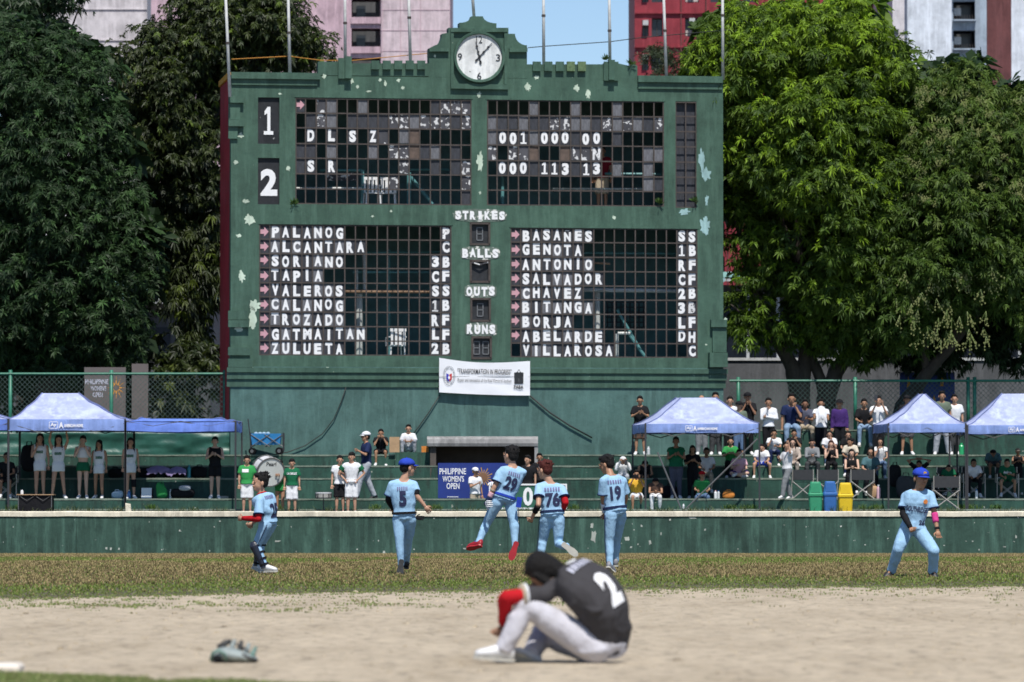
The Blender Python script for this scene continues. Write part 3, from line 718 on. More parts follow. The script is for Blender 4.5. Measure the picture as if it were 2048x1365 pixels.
# cables hanging on the lower wall
def cable(name, pts, r, m, label, v=-.06):
    q = [sbw(x, y, v) for x, y in pts]; c = q[0].copy()
    o = MB().tube([a - c for a in q], r, 6).build(name, m, None, smooth=True, loc=c); return tag(o, label, 'cable')
cable('cable', [(692, 775), (684, 800), (668, 838), (645, 868), (610, 892), (575, 905), (545, 910)], .013, 'black_cable', 'black cable curving down the lower scoreboard wall above the blue wagon')
cable('cable', [(880, 790), (858, 825), (836, 856), (815, 882)], .015, 'black_cable', 'black cable running down left from the white banner')
cable('handrail', [(1060, 792), (1100, 826), (1140, 852), (1184, 876)], .022, 'black_cable', 'dark slanting handrail on the lower scoreboard wall right of the banner')
# ---- white banner
def banner():
    u0, z0 = fb(878, 788); u1, z1 = fb(1060, 718); V = -.165
    w_, h_ = u1 - u0, z1 - z0; root = empty('banner', sbw(969, 792, V), 'white banner reading TRANSFORMATION IN PROGRESS hung under the counters', 'banner', rz=AS)
    U0, Z0 = fb(969, 792, V); a, zt = fb(878.5, 716, V); b, _ = fb(1060, 716, V); _, zb = fb(878.5, 785, V)
    # the banner sags to the right
    ztr = fb(1060, 722.5, V)[1]; zbr = fb(1060, 791.5, V)[1]
    nx, nz = 36, 12; vs = []
    for i in range(nx + 1):
        for j in range(nz + 1):
            s, t = i / nx, j / nz; top = zt + (ztr - zt) * s - .10 * math.sin(math.pi * s) * (1 - s * .3); bot = zb + (zbr - zb) * s - .02 * math.sin(math.pi * s)
            y = .012 * math.sin(s * 9 + t * 3) * t * (1 - t) * 2 + .010 * mnoise(Vector((s * 6, t * 3, 0))) + .006 * math.exp(-((s - t * .2) * 14) ** 2)
            vs.append((a + (b - a) * s - U0, y, bot + (top - bot) * t - Z0))
    fs = [(i * (nz + 1) + j, (i + 1) * (nz + 1) + j, (i + 1) * (nz + 1) + j + 1, i * (nz + 1) + j + 1) for i in range(nx) for j in range(nz)]
    n = len(vs); mb = MB(); mb.add(vs, fs); mb.add([(x, y + .012, z) for x, y, z in vs], [f[::-1] for f in fs])
    cl = mb.build('cloth', 'banner_white', root, smooth=True, fix=False)
    def at(px, py): u, z = fb(px, py, V - .04); return u - U0, z - Z0
    def tx(s, x0, y0, x1, y1, m, bold=.03):
        A = at(x0, y0); B = at(x1, y1); sl = (at(x1, y1)[1] - at(x0, y1)[1])
        lettering('print', s, B[0] - A[0], A[1] - B[1], m, cl, ((A[0] + B[0]) / 2, -0.028, (A[1] + B[1]) / 2), (0, R(1.0), 0), bold=bold, depth=0)
    tx('"TRANSFORMATION IN PROGRESS"', 915, 738, 1023, 749, 'black_board', .012)
    tx('Repair and renovation of the Rizal Memorial Stadium', 915.5, 757.5, 1023, 766.5, 'tent_grey', .0)
    tx('PABA', 1028, 770.5, 1047, 778, 'black_board', .03)
    # black building emblem
    c = at(1038, 755); s = 1 / 76.5
    p = [(-9, -13), (9, -13), (9.5, 9), (7.5, 10), (6, 9.5), (3, 11), (2, 14), (0, 16), (-2, 14), (-3, 11), (-6, 9.5), (-7.5, 10), (-9.5, 9)]
    MB().prism([(c[0] + x * s, c[1] + z * s) for x, z in p], -0.013, -0.009).build('emblem', 'black_board', cl)
    MB().ball((c[0], -0.014, c[1] + 11.5 * s), 1.6 * s, .003, 2.3 * s).build('emblem_light', 'banner_white', cl)
    MB().box(c[0] - .4 * s, c[0] + .4 * s, -0.016, -0.012, c[1] - 10 * s, c[1] - 2 * s).build('emblem_cross', 'digit_grey', cl)
    # oval crest with blue and red shield
    c = at(898.5, 752)
    mb = MB(); rings = []
    for j in range(33):
        t = 2 * math.pi * j / 32; rings.append([(c[0] + r * math.cos(t) * s * .62, -0.012 - q, c[1] + r * math.sin(t) * s) for r, q in ((19.5, 0), (19, .002), (18.6, 0))])
    mb.loft(rings, caps=False).build('crest_ring', 'digit_grey', cl)
    def ring_text():
        mb = MB()
        for k in range(46):
            t = 2 * math.pi * k / 46
            if k % 6 == 5: continue
            x, z = c[0] + 15.5 * math.cos(t) * s * .62, c[1] + 15.5 * math.sin(t) * s
            mb.box(x - .005, x + .005, -0.014, -0.011, z - .013, z + .013)
        mb.build('crest_lettering', 'digit_grey', cl)
    ring_text()
    MB().prism([(c[0] - 5.5 * s, c[1] + 5 * s), (c[0] - 5.5 * s, c[1] - 6 * s), (c[0] - .6 * s, c[1] - 12 * s), (c[0] - .6 * s, c[1] + 2.5 * s)], -0.014, -0.010).build('crest_blue_half', 'crest_blue', cl)
    MB().prism([(c[0] + 5.5 * s, c[1] + 5 * s), (c[0] + 5.5 * s, c[1] - 6 * s), (c[0] + .6 * s, c[1] - 12 * s), (c[0] + .6 * s, c[1] + 2.5 * s)], -0.014, -0.010).build('crest_red_half', 'crest_red', cl)
    MB().ball((c[0], -0.016, c[1] - 4 * s), 2.2 * s, .004, 3 * s).build('crest_figure', 'banner_white', cl)
    MB().box(a - U0, b - U0, -0.008, -0.002, at(960, 754)[1], at(960, 754)[1] + .008).build('crease_shade', 'digit_grey', cl)  # shade line of a fold, drawn as a thin grey strip
mat('banner_white', (.80, .81, .84), .5, .03, 2); mat('crest_blue', (.04, .04, .4), .5); mat('crest_red', (.5, .03, .03), .5)
banner()
# ---- flagpoles
FP = [(460, 190, 451.5, .5, -.35), (580, 150, 576.5, .5, -.0), (690.5, 118, 690, .5, .2), (821, 126, 817.5, .5, .2), (948.5, 36, 945.5, .5, .2), (1087.5, 126, 1087, .5, .2), (1220, 124, 1218.5, .5, .2), (1333, 154, 1327.5, .5, .1), (1446, 156, 1445, .5, .1)]
FN = ['at the left corner, fixed down the scoreboard edge', 'second from the left corner', 'rising behind the left pilaster', 'left of the clock, behind the dentils', 'rising behind the clock tower', 'right of the clock against blue sky', 'rising behind the right pilaster', 'in front of the red tower block', 'at the right corner beside the mango tree']
for (x0, y0, x1, r, v), lab in zip(FP, FN):
    A = sbw(x0, y0 + 4, v); B0 = sbw(x1, 0, v); d = B0 - A; B = A + d * (1 + 90 / (y0 + 4))
    c = A.copy(); root = empty('flagpole', c, 'thin white flagpole ' + lab, 'flagpole', 'flagpoles along the top of the scoreboard')
    MB().tube([(0, 0, 0), B - c], [.044, .034], 10).build('pole', 'white_metal', root, smooth=True)
    q = (B - c) * rnd.uniform(.3, .55); MB().tube([q - Vector((0, 0, .03)), q + Vector((0, 0, .03))], .052, 8).build('pole_ring', 'bar_iron', root)
# thin wires round the parapet
def wire_line(name, pts, r, m, label):
    c = pts[0].copy(); o = MB().tube([p - c for p in pts], r, 5).build(name, m, None, loc=c); return tag(o, label, 'cable')
wire_line('wire', [sbw(463, 119, .3), sbw(520, 116, .3), sbw(578, 113, .3), sbw(640, 121, .5), sbw(700, 122, .5), sbw(858, 107, .5)], .012, 'orange_cable', 'thin orange wire between the left flagpoles')
wire_line('wire', [sbw(1056, 96, .6), sbw(1090, 93, .6), sbw(1220, 84, .6), sbw(1280, 76, .6), sbw(1460, 60, .6)], .012, 'black_cable', 'thin dark wire across the sky right of the clock')
# ================================================================ buildings behind
mat('window_dark', (.030, .036, .045), .25); mat('ac_white', (.45, .46, .46), .6, .2, 8); mat('curtain', (.40, .38, .36), .8, .3, 4)
def bwall(root, o, x0, x1, yt, yb, Y, m, dep=12, name='wall', openings=()):
    """front wall with real openings; pixel rectangles on the plane y=Y"""
    X0, X1, Z1, Z0 = X(x0, Y), X(x1, Y), Z(yt, Y), Z(yb, Y); T = .35
    hs = [(X(a, Y), X(c, Y), Z(d, Y), Z(b, Y)) for a, b, c, d in openings]
    us = sorted({X0, X1} | {min(max(v, X0), X1) for h in hs for v in h[:2]}); zs = sorted({Z0, Z1} | {min(max(v, Z0), Z1) for h in hs for v in h[2:]})
    mb = MB()
    for a, b in zip(us, us[1:]):
        for c, d in zip(zs, zs[1:]):
            if any(h[0] < (a + b) / 2 < h[1] and h[2] < (c + d) / 2 < h[3] for h in hs): continue
            mb.add([(a - o.x, 0, c - o.z), (b - o.x, 0, c - o.z), (b - o.x, 0, d - o.z), (a - o.x, 0, d - o.z)], [(0, 1, 2, 3)])
    for a, b, c, d in hs:
        a, b = a - o.x, b - o.x; c, d = c - o.z, d - o.z
        mb.add([(a, 0, c), (a, T, c), (a, T, d), (a, 0, d)], [(0, 1, 2, 3)]); mb.add([(b, 0, c), (b, T, c), (b, T, d), (b, 0, d)], [(3, 2, 1, 0)])
        mb.add([(a, 0, c), (b, 0, c), (b, T, c), (a, T, c)], [(0, 1, 2, 3)]); mb.add([(a, 0, d), (b, 0, d), (b, T, d), (a, T, d)], [(3, 2, 1, 0)])
    a, b, c, d = X0 - o.x, X1 - o.x, Z0 - o.z, Z1 - o.z
    mb.add([(a, 0, c), (a, dep, c), (a, dep, d), (a, 0, d)], [(3, 2, 1, 0)]); mb.add([(b, 0, c), (b, dep, c), (b, dep, d), (b, 0, d)], [(0, 1, 2, 3)])
    mb.add([(a, dep, c), (b, dep, c), (b, dep, d), (a, dep, d)], [(3, 2, 1, 0)]); mb.add([(a, 0, d), (b, 0, d), (b, dep, d), (a, dep, d)], [(0, 1, 2, 3)])
    return mb.build(name, m, root, fix=False)
def bbox(root, o, Y, x0, y0, x1, y1, v0, v1, m, name):
    return MB().box(X(x0, Y) - o.x, X(x1, Y) - o.x, v0, v1, Z(y1, Y) - o.z, Z(y0, Y) - o.z).build(name, m, root)
def bwin(root, o, Y, x0, y0, x1, y1, ac=False, cur=False):
    w_ = bbox(root, o, Y, x0, y0, x1, y1, .30, .34, 'window_dark', 'window'); q = Vector((0, 0, 0))
    xm = (x0 + x1) / 2
    for a, b, c, d in ((x0, y0, x0 + .9, y1), (x1 - .9, y0, x1, y1), (xm - .5, y0, xm + .5, y1), (x0, y0, x1, y0 + .9), (x0, y1 - .9, x1, y1)):
        f = MB().box(X(a, Y) - o.x, X(c, Y) - o.x, .24, .297, Z(d, Y) - o.z, Z(b, Y) - o.z).build('frame', 'bar_iron', w_)
    if cur: MB().box(X(x0 + 1.5, Y) - o.x, X(x1 - 1.5, Y) - o.x, .24, .29, Z(y1 - 2, Y) - o.z, Z(y1 - 13, Y) - o.z).build('curtain', 'curtain', w_)
    if ac: MB().box(X(xm - 5.5, Y) - o.x, X(xm + 5.5, Y) - o.x, -.35, .29, Z(y0 + 11, Y) - o.z, Z(y0 + 1, Y) - o.z).build('air_conditioner', 'ac_white', root)
ZB = 2.0
# pink block
Y = 240; o = Vector((X(700, Y), Y, ZB)); r = empty('apartment_building', o, 'pink concrete apartment block with dark balcony recesses behind the left half of the scoreboard', 'building')
bays = [(702, 3 - 55 * 5, 760, 43 - 55 * 5)] ; ops = [(702, 52 + 59 * k - 59 * 3, 760, 107 + 59 * k - 59 * 3) for k in range(0, 9)]
ops = [(702, -2 + 59 * (k - 3), 760, 46 + 59 * (k - 3)) for k in range(0, 14)]
bwall(r, o, 300, 900, -400, 960, Y, 'pink_render', openings=[(a, b, c, d) for a, b, c, d in ops])
for a, b, c, d in ops[1:7]:
    bbox(r, o, Y, a, b, c, d, 1.6, 1.7, 'grey_wall', 'balcony_back'); bbox(r, o, Y, a + 8, b + 8, a + 26, d, 1.5, 1.58, 'window_dark', 'balcony_door')
    bbox(r, o, Y, a - 1, d - 11, c + 1, d + 2, -.12, -.002, 'pink_render', 'balcony_parapet')
bbox(r, o, Y, 762, -400, 899, 940, -.25, -.002, 'pink_render_lit', 'end_panel')  # right end coloured as the better lit part of the wall
for k in range(8): bbox(r, o, Y, 762, -20 + k * 41, 899, -19 + k * 41, -.27, -.255, 'pink_render', 'panel_joint')
for x in (690, 764, 800, 840): bbox(r, o, Y, x, -400, x + 1.2, 940, -.28 if x > 762 else -.03, -.256 if x > 762 else -.002, 'pink_render', 'panel_joint')
# grey white block top left
Y = 255; o = Vector((X(160, Y), Y, ZB)); r = empty('apartment_building', o, 'pale grey apartment block showing above the trees in the top left corner', 'building')
bwall(r, o, 20, 292, -400, 960, Y, 'pale_render', openings=[(40, 30 + k * 62, 104, 56 + k * 62) for k in range(-3, 6)])
for k in range(-3, 6): bbox(r, o, Y, 40, 30 + k * 62, 104, 56 + k * 62, 1.2, 1.3, 'window_dark', 'window'); bbox(r, o, Y, 104, 18 + k * 62, 292, 20 + k * 62, -.06, -.003, 'pale_render', 'floor_ledge')
# red block
Y = 230; o = Vector((X(1500, Y), Y, ZB)); r = empty('apartment_building', o, 'dark red apartment block with air conditioners in its windows right of the clock', 'building')
wins = []
for k in range(-4, 8):
    y = 37 + 68 * k
    for a, c in ((1285, 1298), (1304, 1326), (1371, 1399), (1422, 1450), (1490, 1518)): wins.append((a, y + (4 if a == 1285 else 0), c, y + 36))
bwall(r, o, 1270, 1792, -400, 960, Y, 'red_render', openings=wins)
for k, (a, b, c, d) in enumerate(wins):
    if -120 < b < 250: bwin(r, o, Y, a, b, c, d, ac=(a in (1371,) or (a == 1285)), cur=(a == 1371))
for x in (1362, 1412, 1455): bbox(r, o, Y, x, -400, x + 2.2, 950, -.10, -.003, 'maroon_render', 'downpipe')
for k in range(-2, 5): bbox(r, o, Y, 1271, 25 + 68 * k, 1792, 28 + 68 * k, -.12, -.003, 'red_render', 'floor_ledge')
# white block and its neighbours, upper right
Y = 215; o = Vector((X(1850, Y), Y, ZB)); r = empty('apartment_building', o, 'tall bluish white block above the right mango trees with a plain end wall', 'building')
bwall(r, o, 1817, 1906, -400, 960, Y, 'white_render'); bbox(r, o, Y, 1789, -400, 1816.8, 960, .5, 12, 'pale_render', 'side_wing')
bbox(r, o, Y, 1791, 57, 1801, 67, .42, .498, 'window_dark', 'window')
Y = 222; o = Vector((X(1940, Y), Y, ZB)); r = empty('apartment_building', o, 'blue grey block with balconies and white air conditioners at the upper right', 'building')
ops = [(1909, 3 + 58 * k, 1953, 42 + 58 * k) for k in range(-4, 8)]
bwall(r, o, 1906.5, 1976, -400, 960, Y, 'bluegrey_render', openings=ops)
for a, b, c, d in ops[3:7]:
    bbox(r, o, Y, a, b, c, d, 1.5, 1.6, 'grey_wall', 'balcony_back'); bbox(r, o, Y, a + 20, b + 2, c - 4, d, 1.35, 1.48, 'window_dark', 'window'); bbox(r, o, Y, a + 3, d - 27, a + 17, d - 12, .35, 1.0, 'ac_white', 'air_conditioner')
    bbox(r, o, Y, a - 1, d - 1, c + 1, d + 2, -.5, -.002, 'bluegrey_render', 'balcony_slab')
    for k in range(9): bbox(r, o, Y, a + k * 5.2, d - 10, a + k * 5.2 + .8, d - 1.2, -.42, -.37, 'bar_iron', 'baluster')
bwall(r, o, 1976.5, 2025, -400, 960, Y - 0, 'maroon_render', name='maroon_wing'); bwall(r, o, 2025.5, 2300, -400, 960, Y, 'white_render', name='white_wing')
Y = 262; o = Vector((X(1670, Y), Y, ZB)); r = empty('apartment_building', o, 'white block just showing above the top of the right mango tree', 'building')
bwall(r, o, 1610, 1726, -400, 960, Y - 40, 'white_render')
# low building with a pale green roof behind the right mango tree
Y = 165; o = Vector((X(1700, Y), Y, ZB)); r = empty('grandstand_building', o, 'low building with a pale green sheet roof seen through the right mango tree', 'building')
MB().add([(X(1400, Y) - o.x, -2, Z(560, Y) - o.z), (X(2300, Y) - o.x, -2, Z(560, Y) - o.z), (X(2300, Y) - o.x, 6, Z(528, Y) - o.z), (X(1400, Y) - o.x, 6, Z(528, Y) - o.z)], [(0, 1, 2, 3)]).add([(X(1400, Y) - o.x, -2, Z(563, Y) - o.z), (X(2300, Y) - o.x, -2, Z(563, Y) - o.z), (X(2300, Y) - o.x, 6, Z(531, Y) - o.z), (X(1400, Y) - o.x, 6, Z(531, Y) - o.z)], [(3, 2, 1, 0)]).build('roof', 'teal_roof', r, fix=False)
bbox(r, o, Y, 1400, 563, 2300, 568, -2.05, -1.95, 'ac_white', 'gutter'); bbox(r, o, Y, 1400, 568, 2300, 960, 1.0, 5, 'grey_wall', 'wall')
for k in range(14): bbox(r, o, Y, 1430 + k * 60, 568, 1436 + k * 60, 960, -1.2, -.9, 'ac_white', 'column')
for k in range(13): bbox(r, o, Y, 1445 + k * 60, 600, 1482 + k * 60, 650, .93, .997, 'window_dark', 'window')
# grey yard wall
Y = 143; o = Vector((X(1650, Y), Y, ZB)); r = empty('yard_wall', o, 'plain grey concrete wall behind the mango trunks on the right', 'wall')
bbox(r, o, Y, 1420, 722, 2400, 900, 0, .25, 'grey_wall', 'wall'); bbox(r, o, Y, 1420, 716, 2400, 721.6, -.05, .3, 'ac_white', 'coping')
# left: pale sheds glimpsed through the trees
Y = 160; o = Vector((X(250, Y), Y, ZB)); r = empty('shed', o, 'pale teal roofed shed glimpsed through the left trees', 'building')
bbox(r, o, Y, -120, 610, 420, 900, 0, 6, 'grey_wall', 'wall'); bbox(r, o, Y, -120, 545, 430, 604, -.8, 7, 'teal_roof', 'roof'); bbox(r, o, Y, -120, 600, 430, 609.5, -.9, 7.1, 'ac_white', 'gutter')
for k in range(9): bbox(r, o, Y, -100 + k * 58, 655, -66 + k * 58, 720, -.04, -.003, 'window_dark', 'window')
# brown banner behind the left fence
mat('banner_brown', (.13, .11, .105), .7, .12, 4); mat('sun_orange', (.75, .33, .03), .6, .1, 8); mat('print_pale', (.55, .56, .66), .6, .15, 9)
Y = 133.6; o = Vector((X(232, Y), Y, Z(842, Y))); r = empty('banner', o, 'brown cloth banner behind the left fence with pale words and an orange sun', 'banner')
cl = bbox(r, o, Y, 168, 735, 251, 842, -.01, .01, 'banner_brown', 'cloth'); cl2 = bbox(r, o, Y, 263, 728, 296, 838, -.01, .01, 'banner_brown', 'cloth')
for s_, x0, x1, y in (('PHILIPPINE', 170, 216, 764), ("WOMEN'S", 181, 212, 777), ('OPEN', 185, 205, 790)): lettering('print', s_, X(x1, Y) - X(x0, Y), .13, 'print_pale', cl, (X((x0 + x1) / 2, Y) - o.x, -.014, Z(y, Y) - o.z), bold=.02, depth=0)
mb = MB()
cx, cz_ = X(232, Y) - o.x, Z(776, Y) - o.z
for k in range(12):
    t = 2 * math.pi * k / 12; mb.add([(cx + math.cos(t - .2) * .08, -.015, cz_ + math.sin(t - .2) * .08), (cx + math.cos(t + .2) * .08, -.015, cz_ + math.sin(t + .2) * .08), (cx + math.cos(t) * .26, -.015, cz_ + math.sin(t) * .32)], [(0, 1, 2)])
mb.build('sun_emblem', 'sun_orange', cl, fix=False)
# blue banner behind the right mango tree
mat('banner_blue', (.012, .045, .30), .5, .2, 3)
Y = 136.5; o = Vector((X(1850, Y), Y, Z(820, Y))); r = empty('banner', o, 'blue banner with orange flames behind the leaning mango trunk', 'banner')
cl = bbox(r, o, Y, 1800, 745, 1910, 820, -.01, .01, 'banner_blue', 'cloth')
for x, y, h in ((1817, 768, 30), (1842, 785, 26), (1868, 800, 20), (1884, 762, 22)):
    MB().add([(X(x - 4, Y) - o.x, -.014, Z(y + h / 2, Y) - o.z), (X(x + 3, Y) - o.x, -.014, Z(y + h / 2, Y) - o.z), (X(x + 4, Y) - o.x, -.014, Z(y, Y) - o.z), (X(x, Y) - o.x, -.014, Z(y - h / 2, Y) - o.z)], [(0, 1, 2, 3)]).build('flame', 'sun_orange', cl, fix=False)
# ================================================================ trees
def leafmat(name, trans=.3, rough=.42, spec=.5):
    m = mat(name, (.1, .2, .05), rough, attr='leaf', trans=trans, spec=spec); return m
leafmat('leaf_gloss', .26, .52, .22); leafmat('leaf_soft', .35, .5, .4); leafmat('grass_blade', .3, .6, .3)
def inpoly(x, y, poly):
    c = np.zeros(len(x), bool); n = len(poly)
    for i in range(n):
        x0, y0 = poly[i]; x1, y1 = poly[(i + 1) % n]
        k = ((y0 > y) != (y1 > y)); c ^= k & (x < (x1 - x0) * (y - y0) / ((y1 - y0) if y1 != y0 else 1e-9) + x0)
    return c
def edge_dist(x, y, poly):
    d = np.full(len(x), 1e9); n = len(poly)
    for i in range(n):
        a = np.array(poly[i], float); b = np.array(poly[(i + 1) % n], float); ab = b - a
        t = np.clip(((x - a[0]) * ab[0] + (y - a[1]) * ab[1]) / (ab @ ab), 0, 1)
        d = np.minimum(d, np.hypot(x - a[0] - t * ab[0], y - a[1] - t * ab[1]))
    return d
def norm(v): return v / np.maximum(np.linalg.norm(v, axis=-1, keepdims=True), 1e-9)
def crown_arrays(poly, Y, depth, nc, rc, nr, nl, L_, W_, pal, seed, droop=.5, splay=(50, 95), back=.35, bright=None):
    """poly: outline in px; nc clumps of radius rc (m); nr rosettes per clump; nl leaves per rosette"""
    g = np.random.default_rng(seed); xs_ = [p[0] for p in poly]; ys_ = [p[1] for p in poly]; C = []
    s = F_PX / Y; inset = rc * s * .42
    while len(C) < nc:
        x = g.uniform(min(xs_), max(xs_), 400); y = g.uniform(min(ys_), max(ys_), 400)
        k = inpoly(x, y, poly); x, y = x[k], y[k]; d = edge_dist(x, y, poly)
        k = d > inset * g.uniform(.35, 1.1, len(d)); x, y, d = x[k], y[k], d[k]
        for a, b, e in zip(x, y, d):
            dep = depth * min(1, math.sqrt(e / (depth * s * .9) + .05)) ; u = g.uniform()
            yy = -dep * (1 - .35 * u * u) if g.uniform() > back else dep * g.uniform(-.6, .8)
            C.append(tuple(P(a, b, Y + yy)))
            if len(C) >= nc: break
    C = np.array(C); rcs = rc * g.uniform(.6, 1.25, nc)
    N = nc * nr; ci = np.repeat(np.arange(nc), nr)
    d = norm(g.normal(size=(N, 3)) + np.array([0, -.35, .35])); pos = C[ci] + d * rcs[ci][:, None] * g.uniform(.35, 1.05, (N, 1)) * np.array([1.0, 1.0, .78])
    ax = norm(d + np.array([0, -.1, .45]) + g.normal(size=(N, 3)) * .25)
    pal = np.array(pal); tone = g.uniform(size=nc)[ci] * .5 + g.uniform(size=N) * .5
    base = pal[np.clip((tone * len(pal)).astype(int), 0, len(pal) - 1)] * g.uniform(.8, 1.2, (N, 1))
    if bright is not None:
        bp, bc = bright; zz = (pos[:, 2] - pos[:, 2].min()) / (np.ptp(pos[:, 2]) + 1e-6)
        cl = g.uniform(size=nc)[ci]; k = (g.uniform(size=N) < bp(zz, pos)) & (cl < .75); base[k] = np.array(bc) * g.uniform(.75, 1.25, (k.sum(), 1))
    # leaves
    M_ = N * nl; ri = np.repeat(np.arange(N), nl); a = ax[ri]
    ref = np.where(np.abs(a[:, 2:3]) < .9, np.array([[0, 0, 1.]]), np.array([[1., 0, 0]])); u = norm(np.cross(a, ref)); v = np.cross(a, u)
    th = np.tile(np.arange(nl) * 2 * math.pi / nl, N) + g.uniform(0, 2 * math.pi, N)[ri] + g.normal(size=M_) * .25
    sp = np.radians(g.uniform(splay[0], splay[1], M_))[:, None]
    ld = norm(a * np.cos(sp) + (u * np.cos(th)[:, None] + v * np.sin(th)[:, None]) * np.sin(sp))
    ln = L_ * g.uniform(.6, 1.15, M_)[:, None] * np.where(g.uniform(size=N) < .2, .6, 1)[ri][:, None]
    sd_ = norm(np.cross(ld, a + g.normal(size=(M_, 3)) * .35)); w2 = W_ / 2 * g.uniform(.8, 1.2, (M_, 1))
    p0 = pos[ri]; dn = np.array([0, 0, -1.0])
    mid = p0 + ld * ln * .5 + dn * ln * droop * .12; tip = p0 + ld * ln * .95 + dn * ln * droop * .55
    V = np.stack([p0, mid + sd_ * w2, tip, mid - sd_ * w2], 1).reshape(-1, 3)
    F = np.arange(M_ * 4).reshape(-1, 4); F = np.concatenate([F[:, [0, 1, 2]], F[:, [0, 2, 3]]])
    col_ = np.repeat(base[ri] * g.uniform(.85, 1.15, (M_, 1)), 4, 0)
    return V, F, col_
def join_arrays(L_):
    Vs, Fs, Cs = [], [], []; o = 0
    for V, F, C in L_: Vs.append(V); Fs.append(F + o); Cs.append(C); o += len(V)
    return np.concatenate(Vs), np.concatenate(Fs), np.concatenate(Cs)
def limb(mb, pts, r0, r1, n=9):
    pts = [Vector(p) for p in pts]; k = 6; out = []; rr = []
    for i in range(len(pts) - 1):
        for j in range(k):
            t = j / k; p = pts[i].lerp(pts[i + 1], t); q = (i + t) / (len(pts) - 1)
            p = p + Vector((mnoise(p * 1.3) * .07, mnoise(p * 1.3 + Vector((5, 0, 0))) * .07, 0)); out.append(p); rr.append((r0 + (r1 - r0) * q) * (1 + .14 * mnoise(p * 2.5)))
    out.append(pts[-1]); rr.append(r1); mb.tube(out, rr, n)
def tree(label, Y, parts, limbs, m='leaf_gloss', zb=2.1, group=None, name='mango_tree'):
    base = P(limbs[0][0][0][0], 850, Y) if limbs else P(parts[0]['poly'][0][0], 850, Y); base.z = zb
    root = empty(name, base, label, 'tree', group)
    A = [crown_arrays(Y=Y + p.pop('dY', 0), **p) for p in parts]; V, F, C = join_arrays(A); V = V - np.array(base)
    link('crown', np_mesh('crown', V, F, m, C), root)
    mb = MB()
    for pts, r0, r1 in limbs:
        q = [P(x, y, Y + (d if d else 0)) - base for x, y, *dd in pts for d in [dd[0] if dd else 0]]
        if pts[0][1] >= 820: q[0].z = min(q[0].z, 0)
        limb(mb, q, r0, r1)
    mb.build('trunk', 'bark', root, smooth=True)
    return root, base
DK = [(.014, .032, .012), (.022, .046, .016), (.032, .066, .022), (.018, .038, .016)]
MG = [(.042, .082, .010), (.066, .118, .014), (.092, .155, .016), (.050, .092, .018)]
OL = [(.022, .036, .010), (.034, .052, .012), (.050, .070, .014), (.024, .034, .014)]
LT = [(-80, 60), (0, 40), (60, 50), (110, 60), (170, 85), (215, 130), (240, 200), (252, 270), (268, 350), (290, 420), (306, 500), (316, 570), (302, 640), (290, 700), (255, 742), (120, 760), (-80, 770)]
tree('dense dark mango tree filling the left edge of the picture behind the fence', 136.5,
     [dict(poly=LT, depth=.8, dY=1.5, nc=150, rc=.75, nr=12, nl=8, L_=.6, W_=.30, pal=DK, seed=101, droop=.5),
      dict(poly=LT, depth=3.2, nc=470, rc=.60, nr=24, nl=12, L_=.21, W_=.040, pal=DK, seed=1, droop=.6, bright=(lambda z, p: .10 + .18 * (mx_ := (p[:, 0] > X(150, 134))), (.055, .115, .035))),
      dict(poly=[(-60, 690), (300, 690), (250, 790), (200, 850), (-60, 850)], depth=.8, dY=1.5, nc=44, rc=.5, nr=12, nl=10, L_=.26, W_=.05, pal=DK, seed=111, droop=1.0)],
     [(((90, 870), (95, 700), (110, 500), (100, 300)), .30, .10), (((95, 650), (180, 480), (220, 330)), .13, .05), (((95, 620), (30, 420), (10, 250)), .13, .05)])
T2 = [(215, 110), (250, 80), (290, 55), (350, 12), (380, -40), (560, -40), (606, 20), (640, 60), (668, 112), (650, 150), (560, 152), (458, 160), (452, 740), (300, 745), (250, 500), (230, 300)]
tree('tall olive green tree with hanging leaves between the dark mango tree and the scoreboard', 141,
     [dict(poly=[(250, 130), (350, 40), (560, 0), (640, 120), (560, 160), (458, 160), (452, 640), (300, 560)], depth=.8, dY=1.2, nc=110, rc=.7, nr=10, nl=8, L_=.5, W_=.24, pal=OL, seed=102, droop=1.0),
      dict(poly=T2[:-4] + [(452, 430), (250, 430), (230, 300)], depth=2.6, nc=350, rc=.60, nr=22, nl=10, L_=.17, W_=.046, pal=OL, seed=2, droop=1.0, bright=(lambda z, p: .12 * z, (.10, .15, .02))),
      dict(poly=[(330, -60), (600, -60), (640, 30), (570, 80), (340, 70)], depth=1.6, nc=70, rc=.6, nr=22, nl=10, L_=.17, W_=.046, pal=OL, seed=22, droop=1.0, bright=(lambda z, p: .2 + 0 * z, (.10, .15, .02))),
      dict(poly=[(250, 420), (455, 420), (452, 742), (300, 745)], depth=2.0, nc=72, rc=.6, nr=14, nl=10, L_=.24, W_=.05, pal=OL, seed=3, droop=1.6, dY=0, bright=(lambda z, p: .12 + z * 0, (.10, .14, .015)))],
     [(((385, 870), (378, 700), (390, 500), (420, 250), (500, 80)), .16, .06), (((268, 880), (266, 700), (290, 480)), .09, .05), (((420, 260), (560, 140), (640, 110)), .07, .02), (((378, 690), (330, 480), (300, 330)), .08, .03)], m='leaf_soft', name='hanging_leaf_tree')
tree('dark shrubbery filling the space behind the left fence under the tall trees', 139,
     [dict(poly=[(-60, 700), (480, 690), (480, 850), (-60, 850)], depth=1.0, nc=95, rc=.5, nr=13, nl=9, L_=.26, W_=.07, pal=OL, seed=112, droop=1.0, bright=(lambda z, p: .08 + 0 * z, (.09, .12, .02)))],
     [(((330, 880), (335, 800), (330, 760)), .07, .03)], m='leaf_soft', name='shrub')
